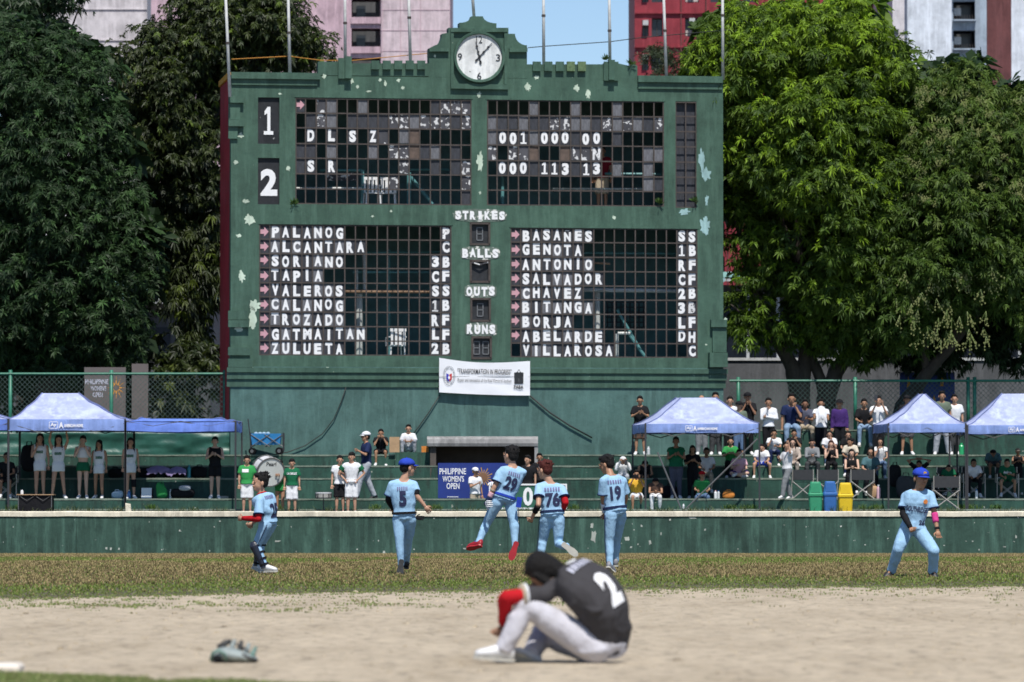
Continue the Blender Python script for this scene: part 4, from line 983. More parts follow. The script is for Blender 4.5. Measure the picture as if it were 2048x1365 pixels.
tree('dark tree crown in the very top left corner', 150,
     [dict(poly=[(-100, -60), (110, -60), (215, -10), (120, 40), (60, 100), (0, 130), (-100, 160)], depth=2.5, nc=90, rc=.7, nr=16, nl=9, L_=.24, W_=.07, pal=DK, seed=4, droop=.8)],
     [(((40, 880), (50, 500), (40, 100)), .2, .06), (((50, 480), (120, 120), (160, 10)), .08, .02)], m='leaf_soft', name='broadleaf_tree')
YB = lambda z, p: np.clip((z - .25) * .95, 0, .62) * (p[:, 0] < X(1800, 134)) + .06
RT = [(1372, 160), (1392, 95), (1420, 30), (1450, 12), (1500, -8), (1560, 2), (1620, 12), (1690, -4), (1735, 18), (1768, 60), (1830, 100), (1868, 132), (1895, 200), (1880, 380), (1860, 560), (1800, 640), (1700, 700), (1600, 640), (1540, 560), (1460, 420), (1420, 330), (1390, 240)]
RT2 = [(1395, 240), (1560, 460), (1620, 640), (1590, 700), (1540, 690), (1480, 705), (1452, 660), (1452, 520), (1425, 400)]
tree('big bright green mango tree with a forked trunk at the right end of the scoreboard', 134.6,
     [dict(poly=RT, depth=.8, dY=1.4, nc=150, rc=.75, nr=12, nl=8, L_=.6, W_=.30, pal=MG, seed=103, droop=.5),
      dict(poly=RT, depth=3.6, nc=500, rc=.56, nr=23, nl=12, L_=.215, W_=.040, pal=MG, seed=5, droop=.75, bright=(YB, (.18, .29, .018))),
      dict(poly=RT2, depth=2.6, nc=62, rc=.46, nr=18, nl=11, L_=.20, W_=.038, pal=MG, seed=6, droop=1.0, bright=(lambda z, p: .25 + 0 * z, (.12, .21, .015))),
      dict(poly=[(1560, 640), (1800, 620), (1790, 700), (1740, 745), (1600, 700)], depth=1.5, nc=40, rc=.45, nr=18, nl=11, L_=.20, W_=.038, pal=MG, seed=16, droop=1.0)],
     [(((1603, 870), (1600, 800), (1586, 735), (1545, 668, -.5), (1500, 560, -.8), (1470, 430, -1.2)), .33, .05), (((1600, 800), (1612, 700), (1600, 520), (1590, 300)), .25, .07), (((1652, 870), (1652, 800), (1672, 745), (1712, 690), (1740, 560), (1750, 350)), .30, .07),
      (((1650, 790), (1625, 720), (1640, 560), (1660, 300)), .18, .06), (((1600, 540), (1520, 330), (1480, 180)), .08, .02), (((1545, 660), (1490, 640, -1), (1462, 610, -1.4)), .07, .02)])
RR = [(1795, 270), (1830, 180), (1865, 140), (1900, 108), (1950, 118), (2000, 155), (2048, 172), (2140, 180), (2140, 600), (2080, 700), (1960, 660), (1850, 700), (1740, 720), (1690, 620), (1720, 430)]
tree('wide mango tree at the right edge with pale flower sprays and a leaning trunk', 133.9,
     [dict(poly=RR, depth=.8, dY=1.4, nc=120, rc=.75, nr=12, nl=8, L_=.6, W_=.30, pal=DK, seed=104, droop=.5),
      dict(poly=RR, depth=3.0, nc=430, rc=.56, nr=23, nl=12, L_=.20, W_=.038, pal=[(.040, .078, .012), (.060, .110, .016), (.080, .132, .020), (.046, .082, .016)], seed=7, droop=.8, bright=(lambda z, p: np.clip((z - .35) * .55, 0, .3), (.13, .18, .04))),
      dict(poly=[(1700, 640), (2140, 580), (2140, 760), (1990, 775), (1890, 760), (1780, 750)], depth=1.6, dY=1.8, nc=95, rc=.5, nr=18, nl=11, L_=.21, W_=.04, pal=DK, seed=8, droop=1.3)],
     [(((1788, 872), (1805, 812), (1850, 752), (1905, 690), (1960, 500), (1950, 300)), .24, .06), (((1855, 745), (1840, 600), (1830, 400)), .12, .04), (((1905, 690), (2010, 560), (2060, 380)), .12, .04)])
# flower sprays and hanging young fruit stalks of the right tree
def sprays():
    g = np.random.default_rng(21); V = []; F = []; C = []
    for k in range(150):
        up = k < 80
        px, py = (g.uniform(1810, 2048), g.uniform(190, 420)) if up else (g.uniform(1790, 1990), g.uniform(520, 680))
        p = np.array(P(px, py, 131.2 + g.uniform(-.2, .8))); n = 7 if up else 3
        for j in range(n):
            d = norm(np.array([g.normal() * .6, g.normal() * .4 - .2, 1.0 if up else -1.6])); L_ = g.uniform(.14, .30) if up else g.uniform(.25, .5)
            q = p + d * L_; w_ = np.array([.006, 0, 0]); o = len(V)
            V += [p - w_, p + w_, q]; F.append((o, o + 1, o + 2)); cc = (.22, .26, .08) if up else (.22, .30, .08); C += [cc] * 3
            for t in (.5, .7, .9):
                r = p + d * L_ * t + g.normal(size=3) * .02; o = len(V); s = .018 if up else .024
                V += [r + np.array([-s, 0, 0]), r + np.array([0, 0, -s * 1.4]), r + np.array([s, 0, 0]), r + np.array([0, 0, s])]; F += [(o, o + 1, o + 2), (o, o + 2, o + 3)]; C += [(.26, .28, .10)] * 4
    base = bpy.data.objects['mango_tree.002']
    V = np.array(V) - np.array(base.location); me = np_mesh('flower_spray', V, np.array(F), 'leaf_soft', np.array(C)); tag(link('flower_spray', me, base), kind='stuff')
sprays()
tree('feathery dark green tree in front of the red block behind the scoreboard', 160,
     [dict(poly=[(1272, 108), (1300, 96), (1340, 108), (1368, 82), (1400, 76), (1432, 92), (1480, 110), (1490, 230), (1272, 200)], depth=1.6, nc=80, rc=.5, nr=16, nl=12, L_=.20, W_=.03, pal=[(.030, .045, .018), (.045, .062, .024)], seed=9, droop=.2)],
     [(((1400, 870), (1395, 500), (1400, 140)), .14, .05), (((1397, 400), (1340, 200), (1310, 130)), .06, .02)], m='leaf_soft', name='feathery_tree')
# ================================================================ outfield grass
def grass():
    g = np.random.default_rng(31); N = 380000
    y = np.sqrt(g.uniform(56.0 ** 2, 123.4 ** 2, N)); x = g.uniform(-1, 1, N) * (.108 * y + 3.0)
    bx = np.array([b[0] for b in BORD]); by = np.array([b[1] for b in BORD]); bd = np.interp(x, bx, by)
    lut = np.array([wob(v) for v in np.linspace(-18, 18, 1800)]); bd = bd + lut[np.clip(((x + 18) / 36 * 1800).astype(int), 0, 1799)] * .7
    k = (y > bd + g.normal(size=N) * .25); x, y = x[k], y[k]; bd = bd[k]; N = len(x)
    # patchiness
    gx = np.linspace(-18, 18, 200); gy_ = np.linspace(54, 124, 160); tab = np.array([[mnoise(Vector((a * .35, b * .09, 2))) + .5 * mnoise(Vector((a * 1.1, b * .25, 5))) for b in gy_] for a in gx])
    nz = tab[np.clip(((x + 18) / 36 * 199).astype(int), 0, 199), np.clip(((y - 54) / 70 * 159).astype(int), 0, 159)]
    t = (y - bd)
    green = 1 / (1 + np.exp(-(7 - t) * .7)) * .9 + .28 + .85 * np.exp(-((y - 92) / 8) ** 2) * (nz > -.3) + nz * .45
    green -= .5 * np.exp(-((y - 121.5) / 2.5) ** 2); isg = g.uniform(size=N) < np.clip(green, .18, .93)
    h = np.where(isg, g.uniform(.015, .038, N), g.uniform(.022, .056, N)) * np.clip(.45 + t * .12, .45, 1.0)
    z = np.array([gz(v) for v in np.linspace(50, 125, 2000)])[np.clip(((y - 50) / 75 * 2000).astype(int), 0, 1999)]
    ang = g.normal(size=N) * .28; wd = g.uniform(.006, .011, N)
    lean = g.normal(size=(N, 2)) * .3
    p = np.stack([x, y, z], 1); s = np.stack([wd * np.cos(ang), wd * np.sin(ang), 0 * wd], 1)
    tip = p + np.stack([lean[:, 0] * h, lean[:, 1] * h, h], 1); md = p + (tip - p) * .55 + np.stack([0 * h, 0 * h, h * .06], 1)
    V = np.stack([p - s, p + s, md + s * .8, tip, md - s * .8], 1).reshape(-1, 3)
    b = np.arange(N)[:, None] * 5; F = np.concatenate([b + np.array([[0, 1, 2]]), b + np.array([[0, 2, 4]]), b + np.array([[4, 2, 3]])])
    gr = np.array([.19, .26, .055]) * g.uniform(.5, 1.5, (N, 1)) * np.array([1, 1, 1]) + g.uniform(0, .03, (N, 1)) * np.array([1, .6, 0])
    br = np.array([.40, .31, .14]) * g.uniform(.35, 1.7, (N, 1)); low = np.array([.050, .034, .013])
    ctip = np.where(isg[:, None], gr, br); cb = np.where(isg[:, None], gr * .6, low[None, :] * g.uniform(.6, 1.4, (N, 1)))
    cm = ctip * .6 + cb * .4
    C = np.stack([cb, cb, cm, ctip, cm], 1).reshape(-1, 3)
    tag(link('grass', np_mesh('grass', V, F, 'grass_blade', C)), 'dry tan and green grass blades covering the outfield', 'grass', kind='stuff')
grass()
def tufts(name, label, pts, h0, h1, n, rad, pal, seed, wd=.006):
    g = np.random.default_rng(seed); V = []; F = []; C = []
    for (x, y, z) in pts:
        for k in range(n):
            a = g.uniform(0, 6.28); rr = rad * math.sqrt(g.uniform()); p = np.array([x + rr * math.cos(a), y + rr * math.sin(a) * .6, z]); h = g.uniform(h0, h1)
            l = g.normal(size=2) * .45 * h; o = len(V); m_ = p + np.array([l[0] * .35, l[1] * .35, h * .6]); t = p + np.array([l[0], l[1], h])
            s = np.array([wd, 0, 0]); V += [p - s, p + s, m_ + s, m_ - s, t]; F += [(o, o + 1, o + 2), (o, o + 2, o + 3), (o + 3, o + 2, o + 4)]
            c = np.array(pal[g.integers(len(pal))]) * g.uniform(.7, 1.3); C += [c * .6, c * .6, c, c, c]
    return tag(link(name, np_mesh(name, np.array(V), np.array(F), 'grass_blade', np.array(C))), label, 'grass', kind='stuff')
GP = [(.17, .25, .06), (.22, .28, .08), (.34, .30, .14), (.15, .20, .06)]
g = np.random.default_rng(44); pts = []
for k in range(1700):       # sprigs on the dirt just in front of the grass
    x = g.uniform(-10, 10); b = border(x) + wob(x) * .7; y = b - abs(g.normal()) * .5 - (0 if g.uniform() < .5 else abs(g.normal()) * 3.5); pts.append((x, y, 0))
for k in range(260):
    c = [(-5.0, 53.0), (-4.1, 52.5), (-3.0, 53.2), (-1.4, 53), (.4, 54), (-2.2, 50.5)][g.integers(6)]; pts.append((c[0] + g.normal() * .35, c[1] + g.normal() * .6, 0))
tufts('grass_sprigs', 'sparse low grass sprigs on the infield dirt before the grass line', pts, .008, .022, 5, .09, GP, 45)
pts = [(g.uniform(-14, 14), 124.2 + g.uniform(0, .9), Z(1030, 124.5)) for k in range(260)]
tufts('weeds', 'weeds growing in the gap behind the outfield wall', pts, .06, .26, 9, .14, [(.045, .085, .015), (.10, .12, .04), (.05, .07, .02)], 46)
pts = [(X(px, 125.9) + g.normal() * .12, 126.12, TE['a'][0]) for px in (30, 310, 560, 760, 880, 1150, 1460, 1500, 1740, 1760, 1930, 1940, 1990) for k in range(5)]
tufts('weeds', 'small weeds on the lowest terrace step', pts, .05, .16, 12, .08, [(.06, .14, .02), (.10, .17, .03)], 47)
# grass verge at the very bottom left, near the camera
pts = []
for k in range(2600):
    x = g.uniform(-6.5, -.9); y = g.uniform(28.6, 32.65 - (max(x, -4) + 3.4) * 1.0 + mnoise(Vector((x * 2, 0, 0))) * .3); pts.append((x, y, 0))
tufts('grass_verge', 'green grass at the bottom left corner in front of the white base', pts, .02, .05, 26, .08, [(.14, .21, .05), (.20, .25, .07), (.28, .27, .12)], 48, .004)
# clods and pebbles on the dirt
def clods():
    g = np.random.default_rng(50); me = MB().ball((0, 0, 0), .5, .5, .35, 6, 4).mesh('dirt_clod', 'infield_dirt'); V0 = np.array([v.co for v in me.vertices]); F0 = [tuple(p.vertices) for p in me.polygons]
    V = []; F = []
    for k in range(1500):
        y = g.uniform(32, 60); x = g.uniform(-.11, .11) * y; s = g.uniform(.01, .035) * (1 + (g.uniform() < .05)); o = len(V)
        V += list(V0 * s * g.uniform(.6, 1.3, 3) * (1 + g.normal(size=V0.shape) * .12) + np.array([x, y, 0])); F += [tuple(i + o for i in f) for f in F0]
    mb = MB(); mb.add(V, F); tag(mb.build('dirt_clods', 'infield_dirt'), 'small clods and pebbles lying on the infield dirt', 'dirt clods', kind='stuff')
clods()

def plants():
    g = np.random.default_rng(71)
    for i, (px, py, lab) in enumerate(((1213, 121, 'small plant sprouting on top of the right pilaster of the scoreboard'), (588, 409, 'weeds rooted at the lower left corner of the upper left grid'), (1388, 404, 'small plant growing at the foot of the narrow grid'), (1262, 130, 'tuft of weeds on the parapet right of the right pilaster'), (1318, 408, 'yellow weed in the lower right corner of the upper right grid'))):
        b = sbw(px, py, -.03); V = []; F = []; C = []
        for k in range(46):
            d = norm(np.array([g.normal() * .8, -abs(g.normal()) * .6, g.normal() * .5 + .8])); L_ = g.uniform(.05, .17); s_ = norm(np.cross(d, g.normal(size=3))) * .016; o = len(V); q = d * g.uniform(0, .06)
            V += [q, q + d * L_ * .5 + s_, q + d * L_, q + d * L_ * .5 - s_]; F += [(o, o + 1, o + 2), (o, o + 2, o + 3)]; C += [np.array([.07, .13, .03]) * g.uniform(.5, 1.6)] * 4
        o_ = link('weed_plant', np_mesh('weed_plant', np.array(V), np.array(F), 'leaf_soft', np.array(C)), None, b); tag(o_, lab, 'plant')
plants()
# ================================================================ people: builder
REM = []            # meshes waiting for voxel remesh
def skinm(k):
    c = {'a': (.47, .27, .18), 'b': (.37, .20, .12), 'c': (.27, .14, .085), 'd': (.58, .37, .27)}[k]
    n = 'skin_' + {'a': 'tan', 'b': 'brown', 'c': 'dark', 'd': 'fair'}[k]; return mat(n, c, .5, .12, 12, spec=.35) and n
mat('hair_black', (.010, .009, .009), .62, .3, 60, .6, 90, spec=.2); mat('hair_brown', (.05, .02, .014), .6, .35, 60, .6, 90, spec=.2); mat('hair_red', (.075, .016, .012), .6, .35, 60, .6, 90, spec=.2)
mat('eye_dark', (.02, .015, .012), .3); mat('eye_white', (.6, .58, .56), .3); mat('lips', (.28, .10, .08), .5); mat('teeth', (.7, .68, .62), .4)
def clothm(name, c, var=.10):
    n = 'cloth_' + name
    if n not in M: mat(n, c, .85, var, 5, .8, 13, spec=.15, stretch=(1, 1, .5))
    return n
CL = dict(white=(.70, .71, .73), black=(.012, .012, .014), green=(.035, .26, .07), dkgreen=(.012, .12, .055), navy=(.015, .025, .075), jersey=(.31, .50, .69), yellow=(.66, .38, .04), pink=(.62, .38, .44),
          grey=(.20, .21, .22), ltgrey=(.36, .38, .42), dkgrey=(.06, .062, .065), khaki=(.42, .35, .26), cream=(.58, .52, .42), jeans=(.10, .16, .27), ltjeans=(.22, .32, .46), purple=(.055, .025, .13), teal=(.07, .15, .17),
          olive=(.12, .15, .11), beige=(.42, .35, .30), brown=(.10, .06, .045), red=(.42, .010, .016), blue=(.025, .06, .42), darkred=(.25, .02, .03), slate=(.08, .085, .12), chartan=(.050, .048, .052), silver=(.50, .49, .53), orange=(.6, .22, .05), lavender=(.35, .28, .5), magenta=(.55, .05, .22))
for k_, v_ in CL.items(): clothm(k_, v_)
for a_, b_ in (('shoe_white', (.68, .68, .68)), ('shoe_black', (.02, .02, .022)), ('shoe_red', (.32, .012, .02)), ('sole', (.5, .48, .42)), ('sole_red', (.40, .02, .03)), ('shoe_grey', (.22, .22, .24))): mat(a_, b_, .5, .15, 12)
def frame(z, ref):
    """rotation with columns right, forward, up: up = z, forward close to ref"""
    z = z.normalized(); f = ref - z * ref.dot(z)
    if f.length < 1e-4: f = Vector((0, -1, .01)) - z * Vector((0, -1, .01)).dot(z)
    f.normalize(); r = f.cross(z).normalized(); return Matrix((r, f, z)).transposed()
def ell(c, rm, a, b, n=16, sup=2.4):
    out = []
    for j in range(n):
        t = 2 * math.pi * j / n; x, y = math.cos(t), math.sin(t); den = (abs(x) ** sup + abs(y) ** sup) ** (1 / sup)
        out.append(c + rm @ Vector((x / den * a, y / den * b, 0)))
    return out
TOR = [(-.10, .090, .085, .3), (-.04, .150, .118, .1), (.03, .160, .122, 0), (.14, .142, .104, 0), (.24, .138, .100, 0), (.40, .160, .112, 0), (.62, .176, .120, 0), (.80, .182, .116, 0), (.92, .165, .096, 0), (.99, .095, .070, 0), (1.03, .060, .058, 0)]
def spine(J):
    """points and frames along the spine, t 0 at the pelvis, 1 at the base of the neck"""
    a, b = J['pel'], J['nk']; L_ = (b - a).length; fp, fc = J['fp'], J['fc']; bend = J.get('bend', 0)
    def at(t):
        q = max(0, min(1, t)); f = (fp * (1 - q) + fc * q).normalized(); ax = (b - a).normalized()
        p = a + (b - a) * t - f * bend * math.sin(math.pi * q)
        e = .05; q2 = min(1, q + e); q1 = max(0, q - e)
        d = ((b - a) * (q2 - q1) - f * bend * (math.sin(math.pi * q2) - math.sin(math.pi * q1))).normalized()
        return p, frame(d, f)
    return at, L_
def torso(mb, J, k, grow=0.0, t0=-.1, t1=1.03, fat=1.0, flare=0.0, prof=None, mi=0):
    at, L_ = spine(J); rings = []
    ts = sorted({t0, t1} | {q[0] for q in TOR if t0 < q[0] < t1} | ({t0 + (t1 - t0) * i / 10 for i in range(11)}))
    for t in ts:
        a = np.interp(t, [q[0] for q in TOR], [q[1] for q in TOR]); b = np.interp(t, [q[0] for q in TOR], [q[2] for q in TOR])
        p, rm = at(t); ft = fat if t < .75 else 1 + (fat - 1) * .4
        rings.append(ell(p, rm, a * k * ft + grow + flare * max(0, .3 - t), b * k * ft * (1.0 if t > .5 else 1 + (fat - 1) * .6) + grow + flare * max(0, .3 - t)))
    mb.loft(rings, mi)
def chain(mb, pts, rs, n=10, mi=0):
    """smooth capsule chain: dense rings along a polyline, rounded ends"""
    P_ = [Vector(p) for p in pts]; out = []; rr = []
    for i in range(len(P_) - 1):
        m_ = 4
        for j in range(m_): t = j / m_; out.append(P_[i].lerp(P_[i + 1], t)); rr.append(rs[i] + (rs[i + 1] - rs[i]) * t)
    out.append(P_[-1]); rr.append(rs[-1])
    mb.tube(out, rr, n, mi)
    for p, r in zip(P_, rs): mb.ball(p, r * .995, r * .995, r * .995, n, 6, mi)
def hand(mb, w, d, pn, k, curl=.5, mi=0, side=1, fine=False):
    """palm and five separate fingers; w wrist, d direction, pn palm normal, side +1 or -1 puts the thumb"""
    d = d.normalized(); rm = frame(d, pn); r, f, u = rm.col[0], rm.col[1], rm.col[2]; n = 8 if fine else 5
    q = [w + u * .005, w + u * .035, w + u * .085]
    rings = [ell(q[0], rm, .024 * k, .018 * k, 8), ell(q[1], rm, .036 * k, .016 * k, 8), ell(q[2] * 1, rm, .040 * k, .013 * k, 8)]
    mb.loft(rings, mi)
    for i, (off, ln) in enumerate(((-.030, .062), (-.010, .075), (.011, .080), (.031, .070))):
        p0 = w + u * .080 * k + r * off * k; a1 = curl * .9; a2 = curl * 1.9; l1 = ln * .45 * k; l2 = ln * .6 * k
        sp = r * off * 1.2
        p1 = p0 + (u * math.cos(a1) + f * math.sin(a1) + sp) * l1; p2 = p1 + (u * math.cos(a2) + f * math.sin(a2) + sp * .5) * l2
        mb.tube([p0, p1, p2], [.0095 * k, .0090 * k, .0070 * k], n, mi); mb.ball(p2, .007 * k, n=n, m=4, mi=mi)
    p0 = w + u * .025 * k + r * side * .026 * k; p1 = p0 + (u * .55 + r * side * .75 + f * .3).normalized() * .038 * k; p2 = p1 + (u * .85 + r * side * .2 + f * .5).normalized() * .032 * k
    mb.tube([p0, p1, p2], [.013 * k, .011 * k, .008 * k], n, mi); mb.ball(p2, .008 * k, n=n, m=4, mi=mi)
def person(label, base, J, k=1.0, skin='a', hair='short', hcol='hair_black', top=None, bottom=None, shoes='shoe_white', voxel=.022, fat=1.0, cap=None, group=None,
           sleeve=.55, smile=False, extra=None, cat='person', tr=True, handcurl=(.6, .6), glasses=False, socks=None, gloves=None):
    """J: joints in world coordinates. Returns root and the parts by name."""
    root = empty('person', base, label, cat, group); b0 = Vector(base); fine = voxel < .016
    J = {n: (v - b0 if (isinstance(v, Vector) and n not in ('fp', 'fc', 'fh', 'uh')) else v) for n, v in J.items()}
    parts = {}
    def rem(name, mb, m, vox=None, wr=0.0, par=None, smooth=5, ex=None):
        o = link(name, mb.mesh(name, m), par or root); REM.append((o, vox or voxel, smooth, wr, ex)); parts.setdefault(name, []).append(o); return o
    # ---------------- body
    mb = MB(); torso(mb, J, k, -.016 if top else 0, fat=fat)
    for s in 'ab':
        chain(mb, [J['s' + s], J['e' + s], J['w' + s]], [.050 * k, .040 * k, .027 * k]); chain(mb, [J['s' + s].lerp(J['nk'], .55), J['s' + s]], [.055 * k, .055 * k])
        fm = J['e' + s].lerp(J['w' + s], .28); mb.ball(fm, .041 * k, .041 * k, .041 * k, 10, 6)
        cm = J['k' + s].lerp(J['a' + s], .3)
        chain(mb, [J['h' + s], J['k' + s], cm, J['a' + s]], ([.086 * k * fat, .056 * k, .054 * k, .034 * k] if not (bottom and bottom.get('len', 1) >= 1) else [.068 * k * fat, .046 * k, .044 * k, .034 * k]))
        if J.get('t' + s) is not None:
            chain(mb, [J['a' + s], J['a' + s].lerp(J['t' + s], .3), J['a' + s].lerp(J['t' + s], .55)], [.033 * k, .024 * k, .018 * k])
    H = frame(J['uh'], J['fh']); hc = J['hd']
    hk = k * J.get('hk', 1.13)
    def hp(x, y, z): return hc + H @ (Vector((x, y, z)) * hk)
    chain(mb, [J['nk'] - (J['hd'] - J['nk']).normalized() * .03, J['hd'] - H.col[2] * .05 * k - H.col[1] * .012 * k], [.062 * k, .053 * k])
    mb.ball(hp(0, -.012, .030), .077 * hk, .094 * hk, .088 * hk, 14, 10, rot=H); mb.ball(hp(0, .022, -.030), .060 * hk, .066 * hk, .078 * hk, 14, 10, rot=H); mb.ball(hp(0, .055, -.085), .030 * hk, .028 * hk, .026 * hk, 10, 7, rot=H)
    fx = MB()                                              # features added after remeshing
    def fball(c, a, b, d, mi, n=8, m=5, tw=0):
        fx.ball(hp(*c), a * hk, b * hk, d * hk, n, m, mi, H)
    fx.loft([ell(hp(0, .083, .020), H, .006 * hk, .010 * hk, 8), ell(hp(0, .094, 0), H, .010 * hk, .013 * hk, 8), ell(hp(0, .100, -.020), H, .016 * hk, .016 * hk, 8), ell(hp(0, .086, -.030), H, .012 * hk, .008 * hk, 8)], 0)
    for sx in (-1, 1):
        fball((sx * .079, -.008, -.008), .011, .021, .032, 0)
        fball((sx * .030, .0795, .008), .017, .0115, .0085, 2); fball((sx * .030, .0835, .010), .0085, .008, .0070, 1); fball((sx * .030, .0815, .0185), .018, .010, .0032, 0)
        fball((sx * .031, .086, .030), .020, .006, .0042, 1)
    if smile: fball((0, .085, -.050), .032, .011, .014, 3); fball((0, .0885, -.049), .027, .0105, .009, 4)
    else: fball((0, .084, -.052), .024, .008, .0075, 3)
    if glasses:
        for sx in (-1, 1): fball((sx * .032, .094, .012), .024, .006, .016, 1)
        fball((0, .098, .016), .012, .003, .003, 1)
    for i, s in enumerate('ab'):
        d = J.get('hd' + s); d = d if d is not None else (J['w' + s] - J['e' + s]); pn = J.get('pn' + s); pn = pn if pn is not None else J['fc']
        if not (gloves and s in gloves): hand(fx, J['w' + s] + d.normalized() * .0, d, pn, k, handcurl[i], 0, (1 if s == 'a' else -1) * J.get('thumb', 1), fine)
    sk = skinm(skin)
    body = rem('body', mb, [sk, 'eye_dark', 'eye_white', 'lips', 'teeth'], voxel, 0, ex=fx)
    # ---------------- hair
    mb = MB()
    if hair != 'none':
        capk = .93 if cap else 1.0
        g_ = random.Random(hash(label) % 9999 if False else sum(map(ord, label)))
        z_up = .052
        mb.ball(hp(0, -.024, z_up if not cap else .030), .088 * hk * capk, .098 * hk * capk, .092 * hk * capk * (.80 if cap else 1), 14, 10, rot=H); mb.ball(hp(0, -.05, .0), .078 * hk, .066 * hk, .070 * hk, 12, 8, rot=H)
        if hair in ('short', 'messy', 'fringe', 'spiky') and not cap:
            mb.ball(hp(0, .040, .098), .068 * hk, .050 * hk, .034 * hk, 12, 7, rot=H)
            if hair == 'fringe': mb.ball(hp(0, .066, .066), .060 * hk, .026 * hk, .030 * hk, 10, 7, rot=H)
        if hair in ('messy', 'spiky', 'fringe') and not cap:
            for q in range(46 if fine else 14):
                a = g_.uniform(0, 6.28); e = g_.uniform(.15, 1.45); d = Vector((math.cos(a) * math.cos(e), math.sin(a) * math.cos(e) - .15, math.sin(e)))
                if d.y > .55 and e < .6: continue
                p0 = hp(d.x * .07, -.024 + d.y * .08, z_up + d.z * .066); L2 = g_.uniform(.02, .045) * (1.5 if hair == 'spiky' else 1)
                dd = (H @ (d + Vector((g_.gauss(0, .35), g_.gauss(0, .35), g_.gauss(0, .25) + (.3 if hair == 'spiky' else -.1))))).normalized()
                mb.tube([p0, p0 + dd * L2 * .6 * hk, p0 + dd * L2 * 1.1 * hk - Vector((0, 0, .008))], [.016 * hk, .012 * hk, .004 * hk], 5)
        if hair in ('long', 'pony', 'bob'):
            cap or mb.ball(hp(0, .030, .092), .066 * hk, .05 * hk, .026 * hk, 12, 7, rot=H)
            if hair == 'long':
                bk = J['nk'] - J['fc'] * .075 * hk - Vector((0, 0, .10 * hk)); 
                chain(mb, [hp(0, -.06, .02), hp(0, -.075, -.08), bk], [.075 * hk, .066 * hk, .050 * hk])
                rr = frame(Vector((0, 0, 1)), J['fc']).col[0]
                for sx in (-1, 1): chain(mb, [hp(sx * .072, -.01, .04), hp(sx * .080, -.01, -.07), J['nk'] + rr * sx * .085 * hk + J['fc'] * .075 * hk - Vector((0, 0, .09 * hk))], [.026 * hk, .028 * hk, .022 * hk])
            if hair == 'bob':
                for sx in (-1, 1): chain(mb, [hp(sx * .072, -.01, .04), hp(sx * .080, -.02, -.07)], [.030 * hk, .026 * hk])
                chain(mb, [hp(0, -.06, .02), hp(0, -.07, -.08)], [.070 * hk, .06 * hk])
            if hair == 'pony': chain(mb, [hp(0, -.10, .06), hp(0, -.15, .02), hp(0, -.15, -.14)], [.034 * hk, .034 * hk, .016 * hk])
        rem('hair', mb, hcol, min(voxel, .014) if not fine else .008, .006, smooth=2)
    if cap:
        cm_, backw = (cap, False) if isinstance(cap, str) else cap
        cp = MB(); rings = []
        for i in range(7):
            a = i / 6 * math.pi / 2; rings.append(ell(hp(0, -.018, .048 + .080 * math.sin(a) + (.0 if i else -.012)), H, (.095 * math.cos(a) + .002) * hk, (.109 * math.cos(a) + .002) * hk, 16, 2.0))
        cp.loft(rings)
        if cm_ != 'bucket':
            sg = -1 if backw else 1; vs = []
            for i in range(9):
                t = (i / 8 - .5) * 2; x = t * .072; y0 = -.018 + sg * .094 * math.sqrt(max(0, 1 - (t * .80) ** 2)); y1 = y0 + sg * .070 * math.sqrt(max(0, 1 - t * t * .92))
                for z, yy in ((.046, y0 - sg * .01), (.034 - .008 * t * t, y1), (.028 - .008 * t * t, y1), (.038, y0 - sg * .01)): vs.append(hp(x, yy, z))
            cp.add(vs, [(i * 4 + j, (i + 1) * 4 + j, (i + 1) * 4 + (j + 1) % 4, i * 4 + (j + 1) % 4) for i in range(8) for j in range(4)] + [(0, 1, 2, 3), (35, 34, 33, 32)])
            mm = 'cloth_' + cm_
        else:
            mm = 'cloth_black'; cp.loft([ell(hp(0, -.018, .055), H, .092 * hk, .105 * hk), ell(hp(0, -.018, .028), H, .135 * hk, .15 * hk), ell(hp(0, -.018, .024), H, .135 * hk, .15 * hk), ell(hp(0, -.018, .045), H, .090 * hk, .10 * hk)])
        parts['cap'] = cp.build('cap', mm, root, smooth=True)
        fxb = MB(); fxb.ball(hp(0, -.018, .130), .008 * hk, n=6, m=4); fxb.build('cap_button', mm, parts['cap'])
    # ---------------- upper clothing
    if top:
        tc_, t0, long_ = top['c'], top.get('t0', -.02), top.get('sleeve', sleeve); loose = top.get('loose', .016)
        mb = MB(); torso(mb, J, k, loose, t0, .985, fat, top.get('flare', .02))
        for s in 'ab':
            S_, E_, W_ = J['s' + s], J['e' + s], J['w' + s]; ln = long_ if not isinstance(long_, dict) else long_[s]
            if ln <= 0: mb.ball(S_.lerp(J['nk'], .28), .066 * k, n=10, m=7); continue
            chain(mb, [S_.lerp(J['nk'], .5), S_], [.066 * k, .064 * k + loose * .3])
            if ln <= 1:
                q = S_.lerp(E_, ln); mb.tube([S_.lerp(E_, t) for t in (0, .15, .3, .6, 1) if t <= 1] and [S_.lerp(q, t) for t in (0, .25, .5, .75, 1)], [.062 * k + loose * a for a in (.3, .5, .7, .9, 1.1)], 12)
            else:
                q = E_.lerp(W_, ln - 1); chain(mb, [S_, E_, q], [.058 * k + loose * .6, .050 * k + loose * .5, .036 * k + loose * .4])
        parts['top'] = rem(top.get('name', 'shirt'), mb, 'cloth_' + tc_, None, top.get('wr', .006))
